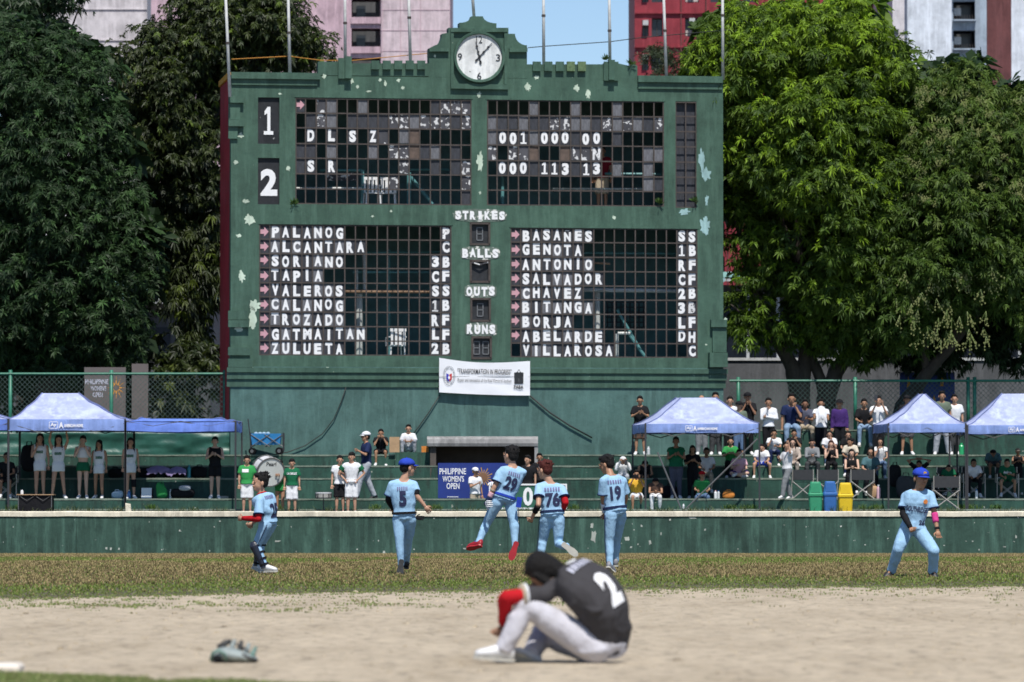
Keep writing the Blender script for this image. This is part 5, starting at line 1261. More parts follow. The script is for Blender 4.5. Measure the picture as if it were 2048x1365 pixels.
    # ---------------- lower clothing
    if bottom:
        bc, ln, loose = bottom['c'], bottom.get('len', 1.0), bottom.get('loose', .018); mb = MB()
        if bottom.get('skirt'):
            at, L_ = spine(J); p, rm = at(.22); c2 = (J['ha'].lerp(J['ka'], ln) + J['hb'].lerp(J['kb'], ln)) / 2; sp_ = (J['ha'].lerp(J['ka'], ln) - J['hb'].lerp(J['kb'], ln)).length / 2
            rings = [ell(p, rm, .140 * k * fat + .01, .105 * k * fat + .01), ell(at(.05)[0], at(.05)[1], .172 * k * fat + .01, .130 * k * fat + .01)]
            rm2 = frame((J['pel'] - c2), J['fp']); w2 = max(.165 * k, sp_ + .085 * k) + bottom.get('flare', 0)
            rings.append(ell(J['pel'].lerp(c2, .5), rm2, (w2 + .175 * k) / 2, .135 * k + bottom.get('flare', 0) * .5)); rings.append(ell(c2, rm2, w2, .118 * k + bottom.get('flare', 0))); mb.loft(rings)
        else:
            torso(mb, J, k, loose * .6, -.10, .20, fat)
            for s in 'ab':
                h_, kn, an = J['h' + s], J['k' + s], J['a' + s]; r0, r1, r2 = .092 * k * fat + loose * .7, .060 * k + loose, .040 * k + loose * bottom.get('hem', 1.1)
                if ln <= .55: q = h_.lerp(kn, ln / .5); mb.ball(h_, r0, n=12, m=8); mb.tube([h_.lerp(q, t) for t in (0, .25, .5, .75, 1)], [r0, r0 * .98, (r0 + r1) / 2 + .012, r1 + .02, r1 + .026], 14)
                elif ln < 1.0: q = kn.lerp(an, (ln - .5) / .5); chain(mb, [h_, kn, q], [r0, r1, r2 + .01])
                else:
                    q = an + (an - kn).normalized() * .025 * k; cm = kn.lerp(an, .35); mb.ball(h_, r0, n=12, m=8); mb.ball(kn, r1 * .99, n=12, m=8)
                    mb.tube([h_, h_.lerp(kn, .3), h_.lerp(kn, .7), kn, cm, kn.lerp(an, .7), q], [r0, r0 * .93, r1 * 1.15, r1, .056 * k + loose * .95, .046 * k + loose, r2], 14)
        parts['bottom'] = rem(bottom.get('name', 'skirt' if bottom.get('skirt') else ('trousers' if ln > .55 else 'shorts')), mb, 'cloth_' + bc, None, bottom.get('wr', .006))
    if socks:
        for s in 'ab':
            sm = MB(); a = J['a' + s]; kn = J['k' + s]; chain(sm, [a.lerp(kn, socks[1]), a, a.lerp(J['t' + s], .3)], [.044 * k, .040 * k, .040 * k]); sm.build('sock', 'cloth_' + socks[0], root, smooth=True)
    # ---------------- shoes
    if shoes:
        sole = {'shoe_red': 'sole_red', 'shoe_black': 'cloth_dkgrey'}.get(shoes, 'sole')
        for s in 'ab':
            a, t = J['a' + s], J['t' + s]; d = (t - a); up = (J['k' + s] - a).normalized(); dn = J.get('sn' + s)
            if dn is None:
                f = (d - up * d.dot(up)).normalized() if True else d; f = (f + d.normalized() * .8).normalized(); u = (up - f * up.dot(f)).normalized()
            else: u = -dn.normalized(); f = (d - u * d.dot(u)).normalized()
            rm = frame(f, u); r, uu, ff = rm.col[0], rm.col[1], rm.col[2]
            c0 = a - u * .040 * k
            def ring(x, w_, z0, z1, n=12):
                out = []
                for j in range(n):
                    q = 2 * math.pi * j / n; out.append(c0 + f * x * k + r * math.cos(q) * w_ * k + u * (((z0 + z1) / 2 + (z1 - z0) / 2 * math.sin(q)) * k))
                return out
            sm = MB(); sm.loft([ring(-.075, .018, -.02, .045), ring(-.062, .034, -.028, .075), ring(-.01, .040, -.03, .085), ring(.05, .042, -.03, .066), ring(.11, .050, -.03, .045), ring(.16, .046, -.03, .028), ring(.195, .026, -.027, .010)])
            so_ = sm.build('shoe', shoes, root, smooth=True)
            sm = MB(); sm.loft([[c0 + f * x * k + r * y * k + u * zz * k for x, y in [(-.082, -.02), (-.082, .02), (-.06, .038), (.02, .036), (.10, .053), (.17, .046), (.205, .015), (.205, -.015), (.17, -.046), (.10, -.053), (.02, -.036), (-.06, -.038)]] for zz in (-.045, -.024)]).build('sole', sole, so_)
    return root, parts, J
def flush_remesh():
    """turn every queued volume into one smooth skin and add its fine features"""
    for o, vox, sm, wr, ex in REM:
        r = o.modifiers.new('remesh', 'REMESH'); r.mode = 'VOXEL'; r.voxel_size = vox
        s = o.modifiers.new('smooth', 'SMOOTH'); s.factor = .5; s.iterations = sm
    dg = bpy.context.evaluated_depsgraph_get(); dg.update()
    new = [bpy.data.meshes.new_from_object(o.evaluated_get(dg), depsgraph=dg) for o, *_ in REM]
    for (o, vox, sm, wr, ex), me in zip(REM, new):
        old = o.data; o.modifiers.clear()
        if wr:
            n = len(me.vertices); co = np.empty(n * 3, dtype=np.float32); me.vertices.foreach_get('co', co); co = co.reshape(n, 3)
            no = np.empty(n * 3, dtype=np.float32); me.vertices.foreach_get('normal', no); no = no.reshape(n, 3)
            g = np.random.default_rng(len(old.vertices) + n); d = np.zeros(n)
            for q in range(9):
                kk = g.normal(size=3) * np.array([.8, .8, 1.5]); kk = kk / np.linalg.norm(kk) * g.uniform(14, 46); ph = co @ kk * .5 + g.uniform(0, 6.28) + 1.2 * np.sin(co @ (g.normal(size=3) * 8) + q); d += (.62 - 1.25 * np.abs(np.sin(ph)) ** .8) * 22 / np.linalg.norm(kk)
            d = np.maximum(d, -1.2); co = co + no * (d * wr * .55)[:, None]; me.vertices.foreach_set('co', co.astype(np.float32).ravel())
        if ex is not None:
            em = ex.mesh('x', list(old.materials)); bm = bmesh.new(); bm.from_mesh(me); bm.from_mesh(em); bm.to_mesh(me); bm.free()
        me.materials.clear()
        for m_ in old.materials: me.materials.append(m_)
        me.polygons.foreach_set('use_smooth', [True] * len(me.polygons)); me.name = o.name; me.update(); o.data = me
    REM.clear()
PRINTS = []
def put_print(target, name, text, w_, h_, m, c, d, up=Vector((0, 0, 1)), bold=.05, off=.009):
    """flat print that follows the cloth: c centre outside the cloth, d direction towards it (root space)"""
    PRINTS.append((target, name, text, w_, h_, m, c, d, up, bold, off))
def flush_prints():
    for target, name, text, w_, h_, m, c, d, up, bold, off in PRINTS:
        if isinstance(text, str): me = fit_text(text, w_, h_, bold, 0).copy()
        else: me = text.copy()
        bm = bmesh.new(); bm.from_mesh(me); bmesh.ops.triangulate(bm, faces=bm.faces); lim = .018
        for _ in range(5):
            es = [e for e in bm.edges if e.calc_length() > lim]
            if not es: break
            bmesh.ops.subdivide_edges(bm, edges=es, cuts=1); bmesh.ops.triangulate(bm, faces=bm.faces)
        d = d.normalized(); r = d.cross(up).normalized(); u = r.cross(d).normalized()
        tm = target.data; bv = BVHTree.FromPolygons([v.co for v in tm.vertices], [tuple(p.vertices) for p in tm.polygons])
        lost = []
        for v in bm.verts:
            o_ = c + r * v.co.x + u * v.co.z; hit = bv.ray_cast(o_, d, 1.0)
            v.co = (hit[0] - d * off) if hit[0] is not None else o_ + d * .15
            if hit[0] is None: lost.append(v)
        bmesh.ops.delete(bm, geom=lost, context='VERTS')
        bm.normal_update(); bm.to_mesh(me); bm.free(); me.materials.clear(); me.materials.append(M[m]); o = link(name, me, target)
    PRINTS.clear()
# ================================================================ the players
def V3(*a): return Vector(a)
def joints_px(Y, k, pts, fp, fc, fh, uh=(0, 0, 1), bend=0.0, **kw):
    """pts: name -> (px, py, dy metres behind Y)"""
    J = {n: P(p[0], p[1], Y + (p[2] if len(p) > 2 else 0)) for n, p in pts.items()}
    J['fp'], J['fc'], J['fh'], J['uh'] = Vector(fp).normalized(), Vector(fc).normalized(), Vector(fh).normalized(), Vector(uh).normalized(); J['bend'] = bend
    J.update(kw); return J
mat('print_navy', (.015, .02, .07), .7); mat('print_white', (.82, .82, .84), .7); mat('print_outline', (.16, .15, .30), .7); mat('print_yellow', (.7, .42, .05), .6); mat('print_orange', (.62, .20, .04), .6)
JR = dict(c='jersey', loose=.022, wr=.011, sleeve=.72, name='jersey', t0=.02); PT = dict(c='jersey', loose=.010, len=1.0, wr=.009, hem=1.3)
def belt(root, J, k, m, fat=1.0, t=.10):
    at, L_ = spine(J); p, rm = at(t); p2, _ = at(t + .065); g = .030
    mb = MB(); a = .148 * k * fat + g; b = .112 * k * fat + g; mb.loft([ell(p, rm, a, b), ell(p, rm, a + .004, b + .004), ell(p2, rm, a + .002, b + .002), ell(p2, rm, a - .004, b - .004)]); return mb.build('belt', m, root, smooth=False)
def trim(root, J, s, t, m, k, r=.072, name='sleeve_trim'):
    S_, E_ = J['s' + s], J['e' + s]; mb = MB(); a = S_.lerp(E_, t); b = S_.lerp(E_, t + .05); mb.tube([a, b], [r * k, r * k], 14); return mb.build(name, m, root, smooth=True)
def piping(root, J, s, m, k, side, r=.008, name='piping'):
    """thin stripe down the outside of a trouser leg"""
    pts = []; off = Vector(side).normalized()
    for a, b, ra, rb in (('h', 'k', .108, .080), ('k', 'a', .080, .060)):
        for t in (0, .25, .5, .75): pts.append(J[a + s].lerp(J[b + s], t) + off * ((ra + (rb - ra) * t) * k))
    pts.append(J['a' + s] + off * .062 * k); return MB().tube(pts, r, 5).build(name, m, root, smooth=True)
def band_on(root, A, B, t0, t1, r0, r1, m, name):
    mb = MB(); n = 6; mb.tube([A.lerp(B, t0 + (t1 - t0) * i / (n - 1)) for i in range(n)], [r0 + (r1 - r0) * i / (n - 1) for i in range(n)], 12); return mb.build(name, m, root, smooth=True)
def sleeve_arm(root, J, s, m, k, t0=.6, name='arm_sleeve'):
    mb = MB(); S_, E_, W_ = J['s' + s], J['e' + s], J['w' + s]; A = S_.lerp(E_, t0)
    chain(mb, [A, E_, E_.lerp(W_, .3), W_.lerp(E_, .03)], [.052 * k, .048 * k, .047 * k, .034 * k], 12); return mb.build(name, m, root, smooth=True)
def local(J, root):
    return J
# number 29, leaping (seen from behind)
VX = .013
Y0 = 73.5
J = joints_px(Y0, 1.0, dict(pel=(1006, 1000), nk=(1026, 935, .02), hd=(1021, 912, .03), sa=(1003, 944, -.05), sb=(1045, 946, .05), ea=(989, 974, -.10), wa=(973, 1008, -.08), eb=(1020, 962, .40), wb=(987, 966, .34),
      ha=(994, 1006, -.02), hb=(1021, 1008, .04), ka=(973, 1048, .10), kb=(1028, 1050, -.02), aa=(957, 1085, -.02), ab=(1030, 1094, -.10), ta=(940, 1093, .06), tb=(1021, 1121, -.02)),
      (-.2, 1, 0), (-.45, .9, 0), (-.75, .66, .06), (.06, 0, 1), bend=-.0, snb=V3(.25, -.95, -.25), hda=V3(-.02, 0, -.12), pna=V3(1, 0, 0), hdb=V3(-.14, 0, 0), pnb=V3(0, 0, -1))
kk = 1.02
root, pt, L29 = person('person in light blue jersey 29 leaping in the air with red shoes', P(1006, 1150, Y0), J, kk, 'a', 'messy', top=JR, bottom=PT, shoes='shoe_red', voxel=VX, socks=('blue', .42), gloves='ab')
belt(root, L29, kk, 'cloth_blue'); piping(root, L29, 'b', 'cloth_navy', kk, (1, .2, 0), .005)
N29 = (root, pt, L29)
def glove_hand(root, J, s, k, m='cloth_white', cm='cloth_navy', pn=Vector((1, 0, 0)), curl=.9):
    W_, d = J['w' + s], J.get('hd' + s); d = d if d is not None else (J['w' + s] - J['e' + s]); mb = MB(); hand(mb, W_, d, pn, k * 1.22, curl, 0, 1, True); g_ = mb.build('batting_glove', m, root, smooth=True)
    band_on(root, W_ - d.normalized() * .06, W_, 0, 1, .038 * k, .034 * k, cm, 'glove_cuff'); return g_
glove_hand(root, L29, 'a', kk); glove_hand(root, L29, 'b', kk, 'cloth_white', 'cloth_magenta', Vector((0, 0, -1)), .4)
band_on(root, L29['ea'], L29['wa'], .34, .60, .043, .040, 'cloth_pink', 'wristband'); band_on(root, L29['ea'], L29['wa'], .62, .86, .044, .040, 'cloth_navy', 'wristband'); band_on(root, L29['ea'], L29['wa'], .16, .24, .047, .046, 'cloth_khaki', 'elbow_strap')
ob = P(1038, 1005, Y0 - .16) - Vector(root.location); MB().cbox(ob, .075, .03, .15, rot=Matrix.Rotation(.15, 3, 'Y')).build('back_pocket_guard', 'cloth_blue', root)
trim(root, L29, 'a', .66, 'cloth_navy', kk, .0875)
# number 76, running away
Y0 = 72.2
J = joints_px(Y0, 1.0, dict(pel=(1105, 1032), nk=(1101, 968, .04), hd=(1089, 941, .05), sa=(1078, 975, 0), sb=(1124, 979, 0), ea=(1077, 1010, -.16), wa=(1064, 1036, .02), eb=(1131, 1006, -.10), wb=(1120, 1030, .12),
      ha=(1093, 1036, 0), hb=(1117, 1038, 0), ka=(1086, 1082, .12), kb=(1117, 1088, .02), aa=(1079, 1128, .02), ab=(1133, 1094, -.30), ta=(1079, 1146, .12), tb=(1148, 1106, -.34)),
      (-.1, 1, 0), (-.15, 1, 0), (-.80, .6, 0), (-.05, .05, 1), snb=V3(.35, -.85, .30))
kk = 1.0
root, pt, L76 = person('person in light blue jersey 76, reddish brown hair, one red sleeve, running away', P(1095, 1148, Y0), J, kk, 'a', 'messy', 'hair_red', top=dict(JR, sleeve=.60), bottom=PT, shoes='shoe_grey', voxel=VX, socks=('blue', .15), handcurl=(1.0, 1.0))
belt(root, L76, kk, 'cloth_navy'); sleeve_arm(root, L76, 'b', 'cloth_red', kk); band_on(root, L76['ea'], L76['wa'], .05, .55, .049, .042, 'cloth_black', 'elbow_pad'); piping(root, L76, 'a', 'cloth_navy', kk, (-1, -.3, 0), .005)
trim(root, L76, 'a', .55, 'cloth_navy', kk, .0865); trim(root, L76, 'b', .55, 'cloth_navy', kk, .0865)
N76 = (root, pt, L76)
# number 5 with a blue cap
Y0 = 72.6
J = joints_px(Y0, 1.0, dict(pel=(809, 1036), nk=(806, 963, .0), hd=(816, 936, .02), sa=(784, 970, -.02), sb=(828, 970, .02), ea=(777, 1000, .05), wa=(786, 1018, .25), eb=(832, 990, -.05), wb=(850, 1013, -.05),
      ha=(797, 1040, 0), hb=(820, 1040, 0), ka=(799, 1083, -.04), kb=(816, 1084, .25), aa=(802, 1130, -.05), ab=(813, 1124, .55), ta=(800, 1147, -.12), tb=(812, 1128, .70)),
      (.05, 1, 0), (.1, 1, 0), (.93, .42, -.05), (0, 0, 1), sna=V3(.15, -.9, -.25))
kk = 1.0
root, pt, L5 = person('person in light blue jersey 5 and royal blue cap jogging away from the camera', P(806, 1150, Y0), J, kk, 'a', 'short', top=dict(JR, t0=.04), bottom=PT, shoes='shoe_black', voxel=VX, cap='blue', handcurl=(.8, .7), glasses=True)
belt(root, L5, kk, 'cloth_black'); band_on(root, L5['sb'], L5['eb'], .62, 1.02, .060, .052, 'cloth_black', 'arm_sleeve'); sleeve_arm(root, L5, 'a', 'cloth_black', kk)
gq = P(838, 1036, Y0 - .12) - Vector(root.location); gm = MB(); hand(gm, gq - V3(.05, 0, 0), V3(1, 0, -.05), V3(0, -1, 0), .8, .1, 0, 1, True); gm.build('hanging_glove', 'cloth_black', root)
trim(root, L5, 'a', .66, 'cloth_navy', kk, .0875)
N5 = (root, pt, L5)
# number 19
Y0 = 73.4
J = joints_px(Y0, 1.0, dict(pel=(1231, 1026), nk=(1221, 951, .04), hd=(1213, 930, .10), sa=(1206, 963, -.12), sb=(1245, 962, .12), ea=(1206, 998, -.05), wa=(1209, 1026, .05), eb=(1252, 996, .20), wb=(1245, 1020, .30),
      ha=(1222, 1030, -.06), hb=(1241, 1030, .06), ka=(1219, 1082, -.02), kb=(1233, 1082, .25), aa=(1220, 1130, -.10), ab=(1231, 1122, .35), ta=(1226, 1143, -.02), tb=(1229, 1130, .5)),
      (-.25, 1, 0), (-.35, .9, 0), (-.92, .4, -.25), (-.25, .1, 1))
kk = 1.0
root, pt, L19 = person('person in light blue jersey 19 with tousled black hair, looking down', P(1224, 1146, Y0), J, kk, 'b', 'messy', top=dict(JR, sleeve=.78), bottom=PT, shoes='shoe_grey', voxel=VX, socks=('navy', .12), handcurl=(.8, .8))
belt(root, L19, kk, 'cloth_navy'); band_on(root, L19['ea'], L19['wa'], .35, 1.0, .046, .036, 'cloth_white', 'arm_sleeve'); piping(root, L19, 'a', 'cloth_navy', kk, (-.9, -.5, 0), .006)
trim(root, L19, 'a', .72, 'cloth_navy', kk, .0875)
N19 = (root, pt, L19)
# number 25, catcher with shin guards, facing left
Y0 = 73.0
J = joints_px(Y0, 1.0, dict(pel=(536, 1046), nk=(523, 988, .0), hd=(520, 966, -.02), sa=(519, 1003, -.20), sb=(536, 995, .14), ea=(517, 1038, -.28), wa=(486, 1037, -.12), eb=(532, 1028, .26), wb=(506, 1046, .22),
      ha=(532, 1050, -.10), hb=(541, 1050, .10), ka=(513, 1092, -.06), kb=(522, 1088, .22), aa=(530, 1133, -.10), ab=(516, 1130, .25), ta=(549, 1142, -.16), tb=(528, 1141, .2)),
      (-.85, .20, 0), (-.60, .80, 0), (-.93, -.35, .04), (.06, 0, 1), bend=.03)
J['ta'] = P(545, 1142, Y0 - .15)
kk = 1.0
root, pt, L25 = person('person in light blue jersey 25 with dark shin guards and a red sleeve, facing left', P(528, 1148, Y0), J, kk, 'a', 'spiky', top=dict(JR, sleeve=.80), bottom=PT, shoes='shoe_white', voxel=VX, smile=True, handcurl=(1.5, 1.3))
sleeve_arm(root, L25, 'a', 'cloth_red', kk, .7); piping(root, L25, 'a', 'cloth_navy', kk, (.2, -1, 0), .006)
at, _ = spine(L25); p, rm = at(.985); MB().loft([ell(p, rm, .085, .075), ell(at(1.03)[0] , rm, .070, .062), ell(at(1.03)[0], rm, .062, .055), ell(p, rm, .07, .06)]).build('collar', 'cloth_red', root, smooth=True)
trim(root, L25, 'a', .73, 'cloth_navy', kk, .0880)
def shin_guard(root, K, A, fw, k):
    """hard ribbed guard over knee and shin with straps"""
    d = (A - K); rm = frame(-d, fw); r, f, u = rm.col[0], rm.col[1], rm.col[2]; L_ = d.length
    g_ = MB(); rings = []
    for t, w_, o in ((-.22, .060, .075), (-.10, .075, .100), (0, .080, .110), (.14, .075, .100), (.4, .068, .088), (.75, .056, .072), (1.0, .052, .066), (1.06, .045, .075)):
        c = K + d * t; ring = []
        for j in range(9):
            a = (j / 8 - .5) * 2.5; ring.append(c + r * math.sin(a) * w_ * k + f * math.cos(a) * o * k)
        for j in range(9):
            a = ((8 - j) / 8 - .5) * 2.5; ring.append(c + r * math.sin(a) * (w_ - .012) * k + f * math.cos(a) * (o - .014) * k)
        rings.append(ring)
    g_.loft(rings); sg = g_.build('shin_guard', 'guard_navy', root, smooth=False)
    for t in (.02, .35, .65, .92): 
        m2 = MB(); c = K + d * t; m2.loft([[c + (r * math.cos(q) * (.074 - .012 * t) + f * (math.sin(q) * (.080 - .010 * t)) + u * z) * k for q in [2 * math.pi * j / 12 for j in range(12)]] for z in (-.014, .014)]); m2.build('strap', 'cloth_black', sg)
mat('guard_navy', (.016, .020, .035), .4, .2, 9)
shin_guard(root, L25['ka'], L25['aa'], V3(-.8, -.6, -.15), kk); shin_guard(root, L25['kb'], L25['ab'], V3(-.95, -.1, -.1), kk)
N25 = (root, pt, L25)
# player on the right facing the camera
Y0 = 70.3
J = joints_px(Y0, 1.0, dict(pel=(1825, 1058), nk=(1837, 980, -.04), hd=(1842, 958, -.10), sa=(1811, 993, 0), sb=(1861, 991, 0), ea=(1806, 1028, -.08), wa=(1821, 1055, -.26), eb=(1869, 1029, -.05), wb=(1875, 1062, -.14),
      ha=(1812, 1062, 0), hb=(1838, 1062, 0), ka=(1796, 1100, -.12), kb=(1868, 1102, -.22), aa=(1783, 1141, .10), ab=(1865, 1142, -.02), ta=(1772, 1151, -.04), tb=(1873, 1152, -.16)),
      (.1, -1, 0), (.12, -1, 0), (.42, -.9, -.05), (.12, -.08, 1), bend=.0, hk=1.2)
kk = 1.02
root, pt, LR_ = person('person in light blue uniform facing the camera in a wide crouch, pink armband', P(1825, 1160, Y0), J, kk, 'b', 'short', top=dict(JR, sleeve=.72, t0=.0), bottom=dict(PT, loose=.026), shoes='shoe_black', voxel=VX, cap='blue', smile=True, handcurl=(1.0, .6))
sleeve_arm(root, LR_, 'a', 'cloth_black', kk); band_on(root, LR_['eb'], LR_['wb'], -.05, .50, .050, .044, 'cloth_magenta', 'arm_band'); band_on(root, LR_['eb'], LR_['wb'], .80, .92, .038, .036, 'cloth_black', 'wristband')
for s in 'ab': trim(root, LR_, s, .66, 'cloth_navy', kk, .0885)
hk_ = kk * 1.13; H_ = frame(LR_['uh'], LR_['fh']); c_ = LR_['hd'] + H_ @ (V3(0, .086, .078) * hk_); lettering('cap_logo', 'SR', .055, .045, 'print_yellow', pt['cap'], c_, frame(LR_['uh'], -LR_['fh']).to_euler(), bold=.06, depth=.006)
N26 = (root, pt, LR_)
# ---------------- foreground player, sitting bent over, number 2
Y0 = 35.1
J = joints_px(Y0, 1.0, dict(pel=(1206, 1283), nk=(1128, 1150, -.02), hd=(1090, 1149, .0), sa=(1092, 1190, -.13), sb=(1158, 1162, .13), ea=(1013, 1195, -.22), wa=(1006, 1245, -.10), eb=(1010, 1200, .18), wb=(1010, 1240, .08),
      ha=(1190, 1296, -.10), hb=(1190, 1296, .10), ka=(1052, 1212, -.17), kb=(1075, 1222, .19), aa=(1008, 1298, -.19), ab=(1068, 1312, .03), ta=(978, 1311, -.21), tb=(1035, 1314, .02)),
      (-.80, .55, .1), (-.50, .66, -.55), (-.45, .55, -.70), (-.80, .0, .6), bend=.16, hk=1.2)
J['kb'] = P(1085, 1268, Y0 + .34); J['ab'] = P(1062, 1310, Y0 + .10); J['tb'] = P(1040, 1314, Y0 + .02)
kk = 1.02
root, pt, LF = person('person in dark grey jersey 2 sitting hunched on the dirt with head on knees', P(1130, 1326, Y0), J, kk, 'b', 'bob', top=dict(c='chartan', loose=.022, wr=.014, sleeve=.62, name='jersey', t0=.0, flare=0), bottom=dict(c='silver', loose=.028, len=1.0, wr=.008, hem=1.0), shoes='shoe_white', voxel=.012, handcurl=(.9, .9), fat=1.15)
sleeve_arm(root, LF, 'a', 'cloth_red', kk * 1.02, .5); sleeve_arm(root, LF, 'b', 'cloth_red', kk * 1.1, .5)
for s in 'a':
    trim(root, LF, s, .58, 'cloth_khaki', kk, .088, 'sleeve_stripe'); trim(root, LF, s, .51, 'cloth_white', kk, .0885, 'sleeve_stripe')
NF = (root, pt, LF)
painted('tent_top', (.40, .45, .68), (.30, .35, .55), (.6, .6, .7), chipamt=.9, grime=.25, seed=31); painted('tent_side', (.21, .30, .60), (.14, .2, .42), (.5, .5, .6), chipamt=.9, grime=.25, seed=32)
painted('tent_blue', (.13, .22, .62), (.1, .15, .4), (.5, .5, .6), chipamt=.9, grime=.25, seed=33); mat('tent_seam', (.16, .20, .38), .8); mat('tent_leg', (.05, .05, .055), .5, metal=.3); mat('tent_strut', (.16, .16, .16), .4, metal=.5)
mat('tunnel_brown', (.085, .070, .060), .9, .2, 3); mat('event_blue', (.010, .030, .20), .6, .12, 3); mat('sun_gold', (.42, .24, .08), .6); mat('sun_brown', (.20, .10, .05), .6); mat('sign_green', (.022, .11, .07), .6, .2, 5)
mat('bin_green', (.035, .28, .14), .45, .12, 4); mat('bin_blue', (.030, .13, .38), .45, .12, 4); mat('bin_yellow', (.72, .50, .015), .45, .10, 4)
mat('chair_cloth', (.030, .032, .036), .8, .2, 9); mat('chair_alu', (.50, .47, .42), .4, .1, 8, metal=.5)
mat('bottle_teal', (.03, .30, .36), .3); mat('bottle_pink', (.68, .42, .48), .35); mat('bottle_white', (.72, .74, .75), .3); mat('bottle_green', (.02, .35, .13), .2); mat('bottle_blue', (.04, .16, .42), .3); mat('plastic_blue', (.30, .42, .52), .3); mat('plastic_clear', (.55, .58, .60), .2); mat('cardboard', (.42, .27, .15), .8, .15, 6)
mat('wagon_blue', (.03, .22, .50), .5, .15, 5, .4, 8)
mat('base_white', (.66, .60, .52), .7, .12, 6)
mat('glove_grey', (.27, .31, .30), .6, .3, 14, .4, 40); mat('glove_green', (.12, .20, .17), .6, .3, 14); mat('glove_dark', (.04, .04, .038), .6, .3, 14)
mat('drum_white', (.62, .62, .64), .35, .05, 5); mat('drum_head', (.62, .64, .61), .5, .08, 4)
# ================================================================ tunnel mouth, signs
Y = 128.7; o = Vector((X(966, Y), Y, TE['b'][0])); r = empty('tunnel_entrance', o, 'dark tunnel entrance with a rounded concrete canopy in the middle of the terraces', 'entrance')
zt, zc = Z(873, Y), Z(893, Y); x0, x1 = X(854, Y) - o.x, X(1076, Y) - o.x; zt -= o.z; zc -= o.z; h = zt - zc
prof = [(0, zc), (-.02, zc + h * .3), (.0, zc + h * .7), (.08, zt - .02), (.2, zt), (2.4, zt), (2.4, zc)]
MB().loft([[(x, y, z) for y, z in prof] for x in np.linspace(x0, x1, 14)]).build('canopy', 'concrete', r)
MB().box(X(868, Y) - o.x, X(1073, Y) - o.x, 1.6, 1.8, -1.0, zc - .003).build('back_wall', 'tunnel_brown', r)
MB().box(X(868, Y) - o.x - .10, X(868, Y) - o.x + .05, .1, 1.6, -1, zc - .003).build('side_wall', 'tunnel_brown', r); MB().box(X(1073, Y) - o.x - .05, X(1073, Y) - o.x + .04, .02, 1.6, -1, zc - .003).build('side_wall', 'concrete', r)
MB().box(X(868, Y) - o.x, X(1073, Y) - o.x, -2.4, 1.6, -1, -.25).build('floor', 'dark_concrete', r)
MB().box(X(1060, Y) - o.x, X(1073, Y) - o.x, -1.0, .1, -.2, TE['c'][0] - o.z).build('cheek_wall', 'step_paint', r)
# blue event banner
Y = 127.3; o = Vector((X(953, Y), Y, Z(997, Y))); r = empty('banner', o, 'blue banner reading PHILIPPINE WOMEN\'S OPEN with a golden sun, hung in the tunnel', 'banner')
def bx(x0, y0, x1, y1, v0, v1, m, nm, par=None): return MB().box(X(x0, Y) - o.x, X(x1, Y) - o.x, v0, v1, Z(y1, Y) - o.z, Z(y0, Y) - o.z).build(nm, m, par or r)
cl = bx(876, 926.5, 1031, 997, 0, .02, 'event_blue', 'cloth')
for s_, x0, x1, y, h in (('PHILIPPINE', 879, 932, 943, 12), ("WOMEN'S", 885, 928, 958, 12), ('OPEN', 893, 919, 972.5, 12)): lettering('print', s_, X(x1, Y) - X(x0, Y), h / 78.5, 'print_white', cl, (X((x0 + x1) / 2, Y) - o.x, -.006, Z(y, Y) - o.z), bold=.015, depth=0)
bx(894, 993.5, 917, 994.7, -.006, -.003, 'print_white', 'small_print', cl)
mb = MB(); cx, cz_ = X(966, Y) - o.x, Z(955, Y) - o.z
for k in range(18):
    t = 2 * math.pi * k / 18; w_ = .13; L_ = .26 if k % 2 else .20
    mb.add([(cx + math.cos(t - w_) * .10, -.006, cz_ + math.sin(t - w_) * .10), (cx + math.cos(t + w_) * .10, -.006, cz_ + math.sin(t + w_) * .10), (cx + math.cos(t + w_ * .5) * L_, -.006, cz_ + math.sin(t + w_ * .5) * L_), (cx + math.cos(t - w_ * .3) * L_ * .96, -.006, cz_ + math.sin(t - w_ * .3) * L_ * .96)], [(0, 1, 2, 3)])
mb.build('sun_rays', 'sun_gold', cl, fix=False); MB().lathe([(.115, .0), (.115, .008), (.001, .010)], 20, (cx, -.004, cz_), 'Y').build('sun_disc', 'sun_brown', cl)
# distance board
Y = 125.45; o = Vector((X(1056, Y), Y, Z(1021, Y))); r = empty('distance_sign', o, 'green sign board with white border and a white 0 behind the outfield wall', 'sign')
pn = bx(978, 968, 1134, 1019, .01, .05, 'sign_green', 'panel')
for q in ((978, 968, 1134, 971.2), (978, 1015.8, 1134, 1019), (978, 971.3, 981.2, 1015.7), (1130.8, 971.3, 1134, 1015.7)): bx(*q, -.01, .008, 'letter_white', 'border')
lettering('numeral', '0', 20 / 79.7, 37 / 79.7, 'letter_white', pn, (X(1056, Y) - o.x, .006, Z(993.5, Y) - o.z), bold=.035, depth=.01)
MB().box(X(990, Y) - o.x, X(994, Y) - o.x, .05, .09, -.3, .5).build('leg', 'bar_iron', r); MB().box(X(1118, Y) - o.x, X(1122, Y) - o.x, .05, .09, -.3, .5).build('leg', 'bar_iron', r)
